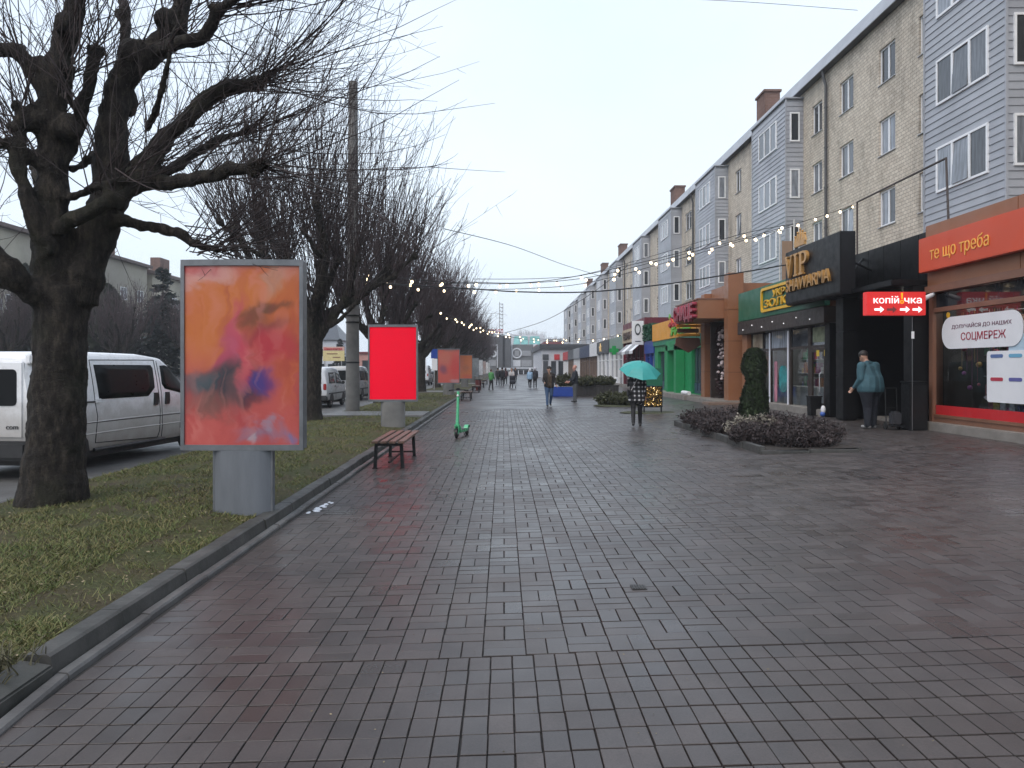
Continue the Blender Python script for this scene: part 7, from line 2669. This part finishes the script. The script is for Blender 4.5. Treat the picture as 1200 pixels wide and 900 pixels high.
t = thing('pink_building', (px(428, 432, 115).x, 115, 0), 'low pink and red building between pole and red poster', 'building')
a, b = px(420, 432, 115), px(446, 432, 115)
MB().box(a.x, b.x, 115, 125, -0.2, 3.9).build('wall', M('pink_wall', (0.52, 0.27, 0.23), 0.7, 0.15, 0.5), t)
MB().box(a.x - .2, b.x + .2, 114.8, 125.2, 3.902, 4.2).build('roof_edge', M('deep_red_trim'), t)
MB().box(a.x + 0.6, a.x + 1.6, 114.9, 114.99, 0.8, 2.9).build('window', PANE_D, t)
t = thing('roadside_billboard', (px(391, 432, 70).x, 70, -0.1), 'cream roadside billboard with red scripted heading', 'billboard')
a, b = px(378.5, 423, 70), px(403.5, 407, 70)
MB().box(a.x, b.x, 70, 70.12, a.z, b.z - 0.32).build('panel', M('cream_billboard', (0.62, 0.52, 0.25), 0.5, 0.1), t)
MB().box(a.x, b.x, 70, 70.12, b.z - 0.318, b.z + 0.05).build('heading_panel', M('pale_pink_panel', (0.55, 0.35, 0.3), 0.5, 0.1), t)
lettering('Шиномонтаж', RED, t, (a.x + 0.1, 69.99, b.z - 0.26), 1.7, 0.26, face='-y', bold=0.02, depth=0.02)
for (u0, w_, z) in ((0.35, 1.0, 0.62), (0.9, 0.7, 0.3)):
    MB().box(a.x + u0, a.x + u0 + w_, 69.98, 69.99, a.z + z, a.z + z + 0.08).build('print_line', BROWN2, t)
for u_ in (0.15, 1.7):
    MB().tube([(a.x + u_, 70.06, -0.2), (a.x + u_, 70.06, a.z)], 0.05, 8).build('post', GREYM, t)
t = thing('roadside_banner', (px(494, 432, 66).x, 66, -0.1), 'white banner panel seen between the trunks left of the red-poster stand', 'billboard')
a, b = px(490, 434, 66), px(499, 399, 66)
MB().box(a.x, b.x, 66, 66.1, a.z, b.z).build('panel', WHITEP, t)
MB().ell((px(493, 421, 66).x, 65.97, px(493, 421, 66).z), (0.2, 0.03, 0.2), 12, 6).build('teal_dot', TEALG, t)
MB().tube([(a.x + 0.2, 66.05, -0.2), (a.x + 0.2, 66.05, a.z)], 0.05, 8).build('post', GREYM, t)
t = thing('blue_road_sign', (px(510, 432, 58).x, 58, -0.1), 'blue board with white disc left of the blurred red poster', 'sign')
a, b = px(505, 420, 58), px(513, 409, 58)
MB().box(a.x, b.x, 58, 58.08, a.z, b.z).build('panel', BLUE, t)
a2, b2 = px(506, 434, 58), px(513, 420.4, 58)
MB().box(a2.x, b2.x, 58, 58.08, a2.z, b2.z).build('lower_panel', WHITEP, t)
MB().tube([(a.x + 0.25, 58.04, -0.2), (a.x + 0.25, 58.04, a2.z)], 0.04, 8).build('post', GREYM, t)
# low hedge line and wall beyond the road
t = thing('far_wall', (-36, 60, -0.1), 'low brown wall along the far side of the road', 'wall')
for k in range(30):
    MB().box(-36.2, -36, 30 + k * 5 + 0.02, 35 + k * 5 - 0.02, -0.3, 1.5).build('panel', M('brown_wall', (0.075, 0.06, 0.052), 0.8, 0.3, 0.7), t)
mb = MB().box(-60, -34, -30, 420, -0.395, -0.02)
struct(mb.build('far_verge', M('far_verge', (0.06, 0.06, 0.04), 0.9, 0.3, 0.3)))
# ------------------------------------------------------------------ people
SKIN = M('skin', (0.42, 0.24, 0.17), 0.55, 0.08, 12)
DSHOE = M('dark_shoes', (0.015, 0.014, 0.014), 0.5, 0.2, 12)
HAIRD = M('dark_hair', (0.018, 0.013, 0.011), 0.6, 0.3, 40, stretch=(1, 1, 0.2))
EYEM = M('eye_dark', (0.02, 0.015, 0.012), 0.2, 0.1)


def cloth(name, col, rough=0.8):
    return M(name, col, rough, 0.22, 7, bump=0.5, bscale=16)


def capsule(mb, a, ra, b, rb, n=10):
    a, b = Vector(a), Vector(b)
    d = b - a
    L = d.length
    if L < 1e-6:
        mb.ell(a, ra, n, 8)
        return
    d = d / L
    pts, rd = [], []
    for k in range(4):
        t = pi / 2 * k / 4
        pts.append(a - d * ra * cos(t))
        rd.append(max(0.001, ra * sin(t)))
    pts += [a, b]
    rd += [ra, rb]
    for k in range(3, -1, -1):
        t = pi / 2 * k / 4
        pts.append(b + d * rb * cos(t))
        rd.append(max(0.001, rb * sin(t)))
    mb.tube(pts, rd, n)


def person(label, loc, rz, mats, h=1.72, stride=0.0, arm=((0.06, 0.05), (0.06, 0.05)), elbow=(0.15, 0.15), bulk=1.0, bow=0.0, lean=0.0, voxel=0.012, hair='short', coat=0.0, hands=True, shoulder=1.0, hairm=None):
    """faces local -y; mats: skin, top, trousers, shoes, (front panel).  Limbs are capsules welded into one skin by a voxel remesh."""
    s = h / 1.72
    t = thing('person', loc, label, 'person', 'people on the street', rz, local=True)
    caps = []

    def cp(a, ra, b, rb, tg):
        caps.append((Vector(a) * s, ra * s, Vector(b) * s, rb * s, tg))
    B = bulk
    hipz, kz = 0.90, 0.49
    fwd = Vector((0, -lean, 0))
    for sx, st in ((-1, stride), (1, -stride)):
        hip = Vector((sx * 0.085 * B, 0, hipz))
        knee = Vector((sx * 0.095, -st * 0.5 - 0.02 * abs(st) - (0.06 if st < 0 else 0.0), kz))
        ank = Vector((sx * 0.10, -st + (0.08 if st < 0 else 0.0), 0.085 + (0.05 if st < -0.1 else 0)))
        cp(hip, 0.098 * B, knee, 0.066 * (0.2 + 0.8 * B), 2)
        cp(knee, 0.064 * (0.2 + 0.8 * B), ank, 0.048 * (0.35 + 0.65 * B), 2)
        tip = -0.03 if st < -0.1 else 0.0
        cp(ank + Vector((0, 0.035, -0.045)), 0.042, ank + Vector((0, -0.13, -0.048 + tip)), 0.036, 3)
    chest = Vector((0, 0, 1.27)) + fwd * 0.8
    neck = Vector((0, 0.0, 1.45)) + fwd
    # torso: side-by-side columns give it breadth
    for sx in (-1, 1):
        cp((sx * 0.06 * B, 0, 0.90), 0.125 * B, (sx * 0.055 * B, 0.0, 1.05), 0.118 * B, 1 if coat or True else 2)
        cp((sx * 0.055 * B, -0.005 * B, 1.05), 0.118 * B, chest + Vector((sx * 0.075 * shoulder * (0.6 + 0.4 * B), 0, 0.0)), 0.118 * (0.4 + 0.6 * B), 1)
        cp(chest + Vector((sx * 0.075, 0, 0.0)), 0.115 * (0.4 + 0.6 * B), chest + Vector((sx * 0.10 * shoulder * (0.7 + 0.3 * B), 0.01, 0.08)), 0.085 * (0.5 + 0.5 * B), 1)
        cp(neck + Vector((sx * 0.02, 0.01, -0.01)), 0.055, chest + Vector((sx * 0.14 * shoulder, 0.01, 0.125)), 0.065, 1)
        if coat:
            cp((sx * 0.07, 0, 0.92), 0.135, (sx * 0.085, 0, 0.92 - coat), 0.135 + 0.10 * coat, 1)
    hd = neck + Vector((0, -0.015 - 0.10 * bow, 0.155 - 0.035 * bow))
    fd = Vector((0, -cos(bow * 0.8), -sin(bow * 0.8)))
    up = Vector((0, -sin(bow * 0.8), cos(bow * 0.8)))
    cp(neck + Vector((0, 0, -0.02)), 0.056, hd + up * -0.05 + fd * 0.0, 0.054, 0)
    cp(hd + up * 0.035 - fd * 0.02, 0.093, hd - up * 0.02 + fd * 0.005, 0.083, 0)
    cp(hd - up * 0.02 + fd * 0.01, 0.078, hd - up * 0.085 + fd * 0.045, 0.045, 0)
    cp(hd + up * 0.012 + fd * 0.088, 0.012, hd - up * 0.028 + fd * 0.108, 0.016, 0)
    cp(hd - up * 0.062 + fd * 0.078, 0.018, hd - up * 0.062 + fd * 0.086, 0.014, 0)
    for sx in (-1, 1):
        cp(hd + Vector((sx * 0.088, 0, 0)) - fd * 0.015 + up * 0.01, 0.014, hd + Vector((sx * 0.09, 0, 0)) - fd * 0.012 - up * 0.03, 0.011, 0)
    hands_at = []
    for i, sx in enumerate((-1, 1)):
        sw, out = arm[i]
        sh = chest + Vector((sx * (0.175 * shoulder * (0.6 + 0.4 * B)), 0.012, 0.105))
        d1 = Vector((sx * sin(out), -sin(sw), -cos(sw) * cos(out))).normalized()
        el = sh + d1 * 0.285
        d2 = Vector((d1.x * 0.5 - sx * 0.10 * elbow[i], d1.y, d1.z)).normalized()
        a2 = math.atan2(-d2.y, -d2.z) + elbow[i]
        d2 = Vector((d2.x, -sin(a2), -cos(a2))).normalized()
        wr = el + d2 * 0.245
        cp(sh, 0.066 * (0.5 + 0.5 * B), el, 0.052 * (0.5 + 0.5 * B), 1)
        cp(el, 0.051 * (0.5 + 0.5 * B), wr, 0.038, 1)
        # hand
        pm = wr + d2 * 0.085
        cp(wr, 0.026, pm, 0.030, 0)
        side = Vector((0, -1, 0)) if abs(d2.y) < 0.7 else Vector((0, 0, 1))
        side = (side - d2 * side.dot(d2)).normalized()
        nrm = d2.cross(side).normalized() * (-sx)
        if hands:
            for f_, (o, L) in enumerate(((0.032, 0.072), (0.011, 0.082), (-0.010, 0.077), (-0.030, 0.060))):
                b0 = pm + side * o + d2 * 0.015
                b1 = b0 + d2 * L * 0.5 + nrm * 0.008
                b2 = b1 + (d2 * 0.7 + nrm * 0.7) * L * 0.5
                cp(b0, 0.0095, b1, 0.009, 0)
                cp(b1, 0.009, b2, 0.0075, 0)
            th0 = wr + d2 * 0.03 + side * 0.026
            th1 = th0 + (side * 0.7 + d2 * 0.7) * 0.045
            cp(th0, 0.013, th1, 0.010, 0)
            cp(th1, 0.010, th1 + (d2 * 0.9 + nrm * 0.3) * 0.035, 0.008, 0)
        hands_at.append(pm * s)
    mb = MB()
    for a, ra, b, rb, tg in caps:
        capsule(mb, a, ra, b, rb)
    me = mb.mesh('body_raw', mats[0], recalc=False)
    ob = bpy.data.objects.new('body_raw', me)
    C.objects.link(ob)
    md = ob.modifiers.new('remesh', 'REMESH')
    md.mode = 'VOXEL'
    md.voxel_size = voxel
    md.use_smooth_shade = True
    sm = ob.modifiers.new('smooth', 'SMOOTH')
    sm.factor = 0.5
    sm.iterations = 3 if voxel < 0.015 else 2
    dg = bpy.context.evaluated_depsgraph_get()
    bm_ = bpy.data.meshes.new_from_object(ob.evaluated_get(dg))
    bpy.data.objects.remove(ob)
    bm_.materials.clear()
    for m in mats:
        bm_.materials.append(m)
    n = len(bm_.polygons)
    ctr = np.empty(n * 3)
    bm_.polygons.foreach_get('center', ctr)
    ctr = ctr.reshape(-1, 3)
    best = np.full(n, 1e9)
    idx = np.zeros(n, np.int32)
    for a, ra, b, rb, tg in caps:
        A, Bv = np.array(a), np.array(b)
        d = Bv - A
        L2 = max(1e-9, d @ d)
        tt = np.clip(((ctr - A) @ d) / L2, 0, 1)
        dist = np.linalg.norm(ctr - (A + tt[:, None] * d), axis=1) - (ra + (rb - ra) * tt)
        m = dist < best
        best[m] = dist[m]
        idx[m] = tg
    low = (ctr[:, 2] < (0.82 - coat) * s) & (idx == 1)
    if not coat:
        idx[low & (np.abs(ctr[:, 0]) < 0.24 * s * B) & (ctr[:, 2] < 0.80 * s)] = 2
    if len(mats) > 4:
        fr = (idx == 1) & (ctr[:, 1] < -0.06 * s) & (np.abs(ctr[:, 0]) < 0.085 * s) & (ctr[:, 2] < 1.40 * s)
        idx[fr] = 4
    bm_.polygons.foreach_set('material_index', idx)
    bm_.polygons.foreach_set('use_smooth', [True] * n)
    bm_.name = 'body'
    link(bm_, 'body', t)
    for sx in (-1, 1):
        MB().ell((hd + Vector((sx * 0.033, 0, 0)) + fd * 0.085 + up * 0.012) * s, 0.010 * s, 8, 6).build('eye', EYEM, t, smooth='all')
    hm = hairm or HAIRD
    rot = Matrix.Rotation(bow * 0.8, 3, 'X')
    if hair == 'short':
        mb = MB()
        mb.ell((hd + up * 0.045 - fd * 0.028) * s, (0.098 * s, 0.102 * s, 0.092 * s), 16, 10, rot)
        rsn = np.random.RandomState(3)
        mb.v = [tuple(Vector(v) + Vector(noise.noise_vector(Vector(v) * 22)) * 0.007) for v in mb.v]
        mb.build('hair', hm, t, smooth='all')
    elif hair == 'cap':
        mb = MB()
        mb.ell((hd + up * 0.055 - fd * 0.015) * s, (0.10 * s, 0.108 * s, 0.088 * s), 16, 10, rot)
        mb.build('knit_hat', hm, t, smooth='all')
    elif hair == 'hood':
        mb = MB()
        mb.ell((hd + up * 0.02 - fd * 0.035) * s, (0.118 * s, 0.115 * s, 0.14 * s), 16, 10, rot)
        mb.build('hood', hm, t, smooth='all')
    elif hair == 'long':
        mb = MB()
        mb.ell((hd + up * 0.035 - fd * 0.03) * s, (0.105 * s, 0.105 * s, 0.10 * s), 16, 10, rot)
        mb.tube([(hd - fd * 0.05) * s, (hd - fd * 0.085 - up * 0.12) * s, (hd - fd * 0.09 - up * 0.22) * s], [0.09 * s, 0.085 * s, 0.05 * s], 10)
        mb.build('hair', hm, t, smooth='all')
    return t, hands_at


# man in the teal jacket by the black recess, back half turned, looking down
TEALJ = cloth('teal_jacket', (0.040, 0.100, 0.125))
NAVYT = cloth('navy_trousers', (0.012, 0.014, 0.022))
person('stout person in teal jacket and dark trousers, back turned, by the black recess', (8.65, 17.9, gz(8.65) + 0.003), radians(-146), [SKIN, TEALJ, NAVYT, M('grey_trainers', (0.2, 0.2, 0.2), 0.6, 0.2, 10)],
       h=1.84, bulk=1.85, bow=0.8, lean=0.07, arm=((-0.05, 0.10), (0.0, 0.10)), elbow=(0.75, 0.7), voxel=0.012, shoulder=1.18)


# woman with the umbrella
def mat_check():
    m, nt, b, co = new_mat('check_coat')
    sp = nt.nodes.new('ShaderNodeSeparateXYZ')
    nt.links.new(co, sp.inputs[0])
    k = 2 * pi / 0.115

    def stripes(s_, ph):
        v = math_n(nt, 'SINE', math_n(nt, 'ADD', math_n(nt, 'MULTIPLY', s_, k), ph))
        return ramp_n(nt, v, [(0.35, 0.0), (0.55, 1.0)])
    a = stripes(math_n(nt, 'ADD', sp.outputs[0], math_n(nt, 'MULTIPLY', sp.outputs[1], 0.6)), 0.6)
    c = stripes(sp.outputs[2], 0.2)
    f = math_n(nt, 'MULTIPLY', a, c)
    g_ = math_n(nt, 'MULTIPLY', math_n(nt, 'ADD', a, c), 0.06)
    col = mix_c(nt, math_n(nt, 'ADD', f, g_, clamp=True), (0.012, 0.012, 0.014), (0.62, 0.61, 0.62))
    nt.links.new(col, b.inputs['Base Color'])
    b.inputs['Roughness'].default_value = 0.9
    bump_n(nt, b, noise_n(nt, co, 60, 4), 0.4, 0.01)
    return m


WY = 20.3
wt, wh = person('woman in black and white checked coat walking away under an umbrella', (3.56, WY, gz(3.56) + 0.003), radians(172), [SKIN, mat_check(), cloth('black_trousers', (0.012, 0.012, 0.013)), DSHOE],
                h=1.66, stride=0.2, arm=((0.10, 0.16), (0.55, 0.10)), elbow=(0.2, 1.75), voxel=0.011, hair='long', coat=0.16, bulk=1.08)
# the umbrella, tipped back over her shoulder
UM = M('turquoise_umbrella_cloth', (0.032, 0.30, 0.28), 0.5, 0.12, 5)
hw_ = wt.matrix_basis @ wh[1] if False else None
uc = px(752, 424.5, WY - 0.12)
t = thing('umbrella', uc, 'open turquoise umbrella held by the woman in the checked coat', 'umbrella', local=True)
t.rotation_euler = (radians(24), radians(6), 0)
NR, RU, HU = 8, 0.56, 0.27


def um_pt(r, a):
    k = (a / (2 * pi / NR)) % 1.0
    sag = 1 - 0.10 * (4 * k * (1 - k)) * r
    return Vector((RU * r * sag * cos(a), RU * r * sag * sin(a), HU * (cos(r * 1.25) - 1) / (1 - cos(1.25)) - 0.0))


for g_ in range(NR):
    mb = MB()
    nu, nr = 6, 8
    vs = []
    for j in range(nr + 1):
        for i in range(nu + 1):
            vs.append(um_pt(0.02 + 0.98 * j / nr, 2 * pi / NR * (g_ + i / nu)))
    fs = [(j * (nu + 1) + i, j * (nu + 1) + i + 1, (j + 1) * (nu + 1) + i + 1, (j + 1) * (nu + 1) + i) for j in range(nr) for i in range(nu)]
    mb.add(vs, fs)
    mb.build('canopy_panel', UM, t, recalc=False, smooth='all')
    mb = MB().tube([um_pt(0.02 + 0.98 * j / 8, 2 * pi / NR * g_ + 0.0001) + Vector((0, 0, -0.006)) for j in range(9)], 0.004, 5)
    mb.build('rib', GREYM, t, recalc=False)
MB().tube([(0, 0, 0.06), (0, 0, -0.02)], [0.006, 0.012], 8).build('ferrule', BLACKM, t)
MB().tube([(0, 0, -0.02), (0, 0, -0.74)], 0.007, 8).build('shaft', GREYM, t)
MB().tube([(0, 0, -0.66), (0, 0, -0.78)], 0.016, 8).build('handle', BLACKM, t, smooth=True)
t = thing('shoulder_strap_bag', (3.56, WY, gz(3.56) + 1.0), 'small dark bag on a pale strap at the back of the checked coat', 'bag')
z0 = gz(3.56)
MB().tube([(3.38, WY - 0.20, z0 + 0.98), (3.46, WY - 0.19, z0 + 1.12), (3.55, WY - 0.165, z0 + 1.28), (3.63, WY - 0.08, z0 + 1.40)], 0.011, 6).build('strap', M('pale_strap', (0.45, 0.42, 0.42), 0.6, 0.1), t, smooth=True)
MB().box(3.29, 3.35, WY - 0.24, WY - 0.02, z0 + 0.82, z0 + 0.99).build('pouch', BLACKM, t, bevel=0.02)

# walking man in jeans
person('walking man in dark jacket with brown front and blue jeans', (1.92, 32.0, gz(1.92) + 0.003), radians(8), [SKIN, cloth('dark_brown_jacket', (0.016, 0.013, 0.013)), cloth('blue_jeans', (0.055, 0.10, 0.19)), DSHOE, cloth('brown_vest', (0.065, 0.045, 0.030))],
       h=1.68, stride=0.13, bulk=1.22, arm=((0.25, 0.22), (0.15, 0.22)), elbow=(1.0, 0.7), voxel=0.013, hair='cap')
# standing man in profile
person('standing bald man in navy jacket and grey trousers, facing left', (3.33, 35.4, gz(3.33) + 0.003), radians(-80), [M('pink_skin', (0.48, 0.24, 0.19), 0.55, 0.08, 12), cloth('navy_jacket', (0.012, 0.015, 0.022)), cloth('grey_trousers', (0.075, 0.08, 0.085)), DSHOE],
       h=1.72, bulk=1.15, arm=((0.30, 0.06), (0.30, 0.06)), elbow=(0.7, 0.7), voxel=0.013, hair='none')
# farther people
FAR = [
    ('person in pale blue jacket with white hood walking away', 621, 61, 188, (0.28, 0.42, 0.58), (0.02, 0.02, 0.025), 1.55, 'hood', (0.6, 0.6, 0.64), 0.12, 1.15),
    ('person in dark coat beside the pale blue jacket', 627, 62, 180, (0.02, 0.02, 0.028), (0.02, 0.02, 0.022), 1.66, 'hood', (0.45, 0.45, 0.5), 0.08, 1.1),
    ('person in light top pushing a dark stroller', 599.5, 63.2, 5, (0.42, 0.40, 0.40), (0.05, 0.05, 0.06), 1.66, 'short', (0.2, 0.14, 0.1), 0.1, 1.0),
    ('person in green jacket near the far benches', 575.5, 60, 150, (0.06, 0.24, 0.07), (0.02, 0.02, 0.022), 1.62, 'short', (0.1, 0.07, 0.05), 0.1, 1.1),
    ('person in black coat, left one of the far pair', 583.5, 75, 170, (0.012, 0.012, 0.014), (0.03, 0.03, 0.035), 1.72, 'short', (0.02, 0.015, 0.012), 0.14, 1.15),
    ('person in black jacket, right one of the far pair', 588.5, 71, 185, (0.014, 0.014, 0.018), (0.035, 0.035, 0.04), 1.76, 'short', (0.02, 0.015, 0.012), 0.1, 1.15),
    ('person in maroon coat behind the far pair', 592.5, 80, 175, (0.06, 0.025, 0.028), (0.02, 0.02, 0.02), 1.68, 'hood', (0.06, 0.025, 0.028), 0.1, 1.1),
    ('small dark figure beyond the stroller', 604, 88, 10, (0.02, 0.02, 0.026), (0.02, 0.02, 0.022), 1.7, 'short', (0.03, 0.02, 0.02), 0.1, 1.1),
]
for i, (lab, u, y, rz, top, tr_, h, hr, hc, st, bk) in enumerate(FAR):
    x = (u - VX) / F * y
    person(lab, (x, y, gz(x) + 0.003), radians(rz), [SKIN, cloth('far_top_%d' % i, top), cloth('far_trousers_%d' % i, tr_), DSHOE], h=h, stride=st, bulk=bk, arm=((0.25, 0.15), (0.2, 0.15)) if i != 2 else ((0.6, 0.05), (0.6, 0.05)),
           elbow=(0.3, 0.3) if i != 2 else (0.9, 0.9), voxel=0.02, hair=hr, hairm=cloth('far_hair_%d' % i, hc), coat=0.0)
# stroller
xs_, ys_ = (600.5 - VX) / F * 62.6, 62.4
t = thing('stroller', (xs_, ys_, gz(xs_)), 'dark baby stroller pushed along the middle of the paving', 'stroller', local=True)
DS = cloth('stroller_cloth', (0.014, 0.016, 0.024))
mb = MB().ext([(-0.30, 0.38), (0.30, 0.34), (0.36, 0.62), (0.34, 0.98), (0.10, 1.08), (-0.12, 0.98), (-0.05, 0.72), (-0.34, 0.62)], 'x', -0.24, 0.24)
mb.build('carrycot', DS, t, bevel=0.05)
for sx in (-1, 1):
    for yy_ in (-0.32, 0.32):
        ring_mesh(MB(), (sx * 0.26, yy_, 0.13), 0.10, 0.028, 'x', 16, 6).build('wheel', TYRE, t, smooth='all')
    MB().tube([(sx * 0.25, -0.32, 0.13), (sx * 0.24, 0.1, 0.5), (sx * 0.24, 0.5, 1.0)], 0.014, 6).build('frame_tube', GREYM, t)
    MB().tube([(sx * 0.25, 0.32, 0.13), (sx * 0.24, -0.1, 0.5)], 0.014, 6).build('frame_tube', GREYM, t)
MB().tube([(-0.24, 0.5, 1.0), (0.24, 0.5, 1.0)], 0.016, 6).build('handle', BLACKM, t)
# ------------------------------------------------------------------ damp air
hz = bpy.data.materials.new('damp_air')
hz.use_nodes = True
nt = hz.node_tree
nt.nodes.clear()
ho = nt.nodes.new('ShaderNodeOutputMaterial')
hv = nt.nodes.new('ShaderNodeVolumePrincipled')
hv.inputs['Color'].default_value = (0.93, 0.95, 1.0, 1)
hv.inputs['Density'].default_value = 0.0007
hv.inputs['Anisotropy'].default_value = 0.2
nt.links.new(hv.outputs[0], ho.inputs['Volume'])
o = MB().box(-130, 130, -60, 420, -1.6, 32).build('haze', hz)
tag(o, 'thin damp winter haze over the street', 'haze', kind='stuff')
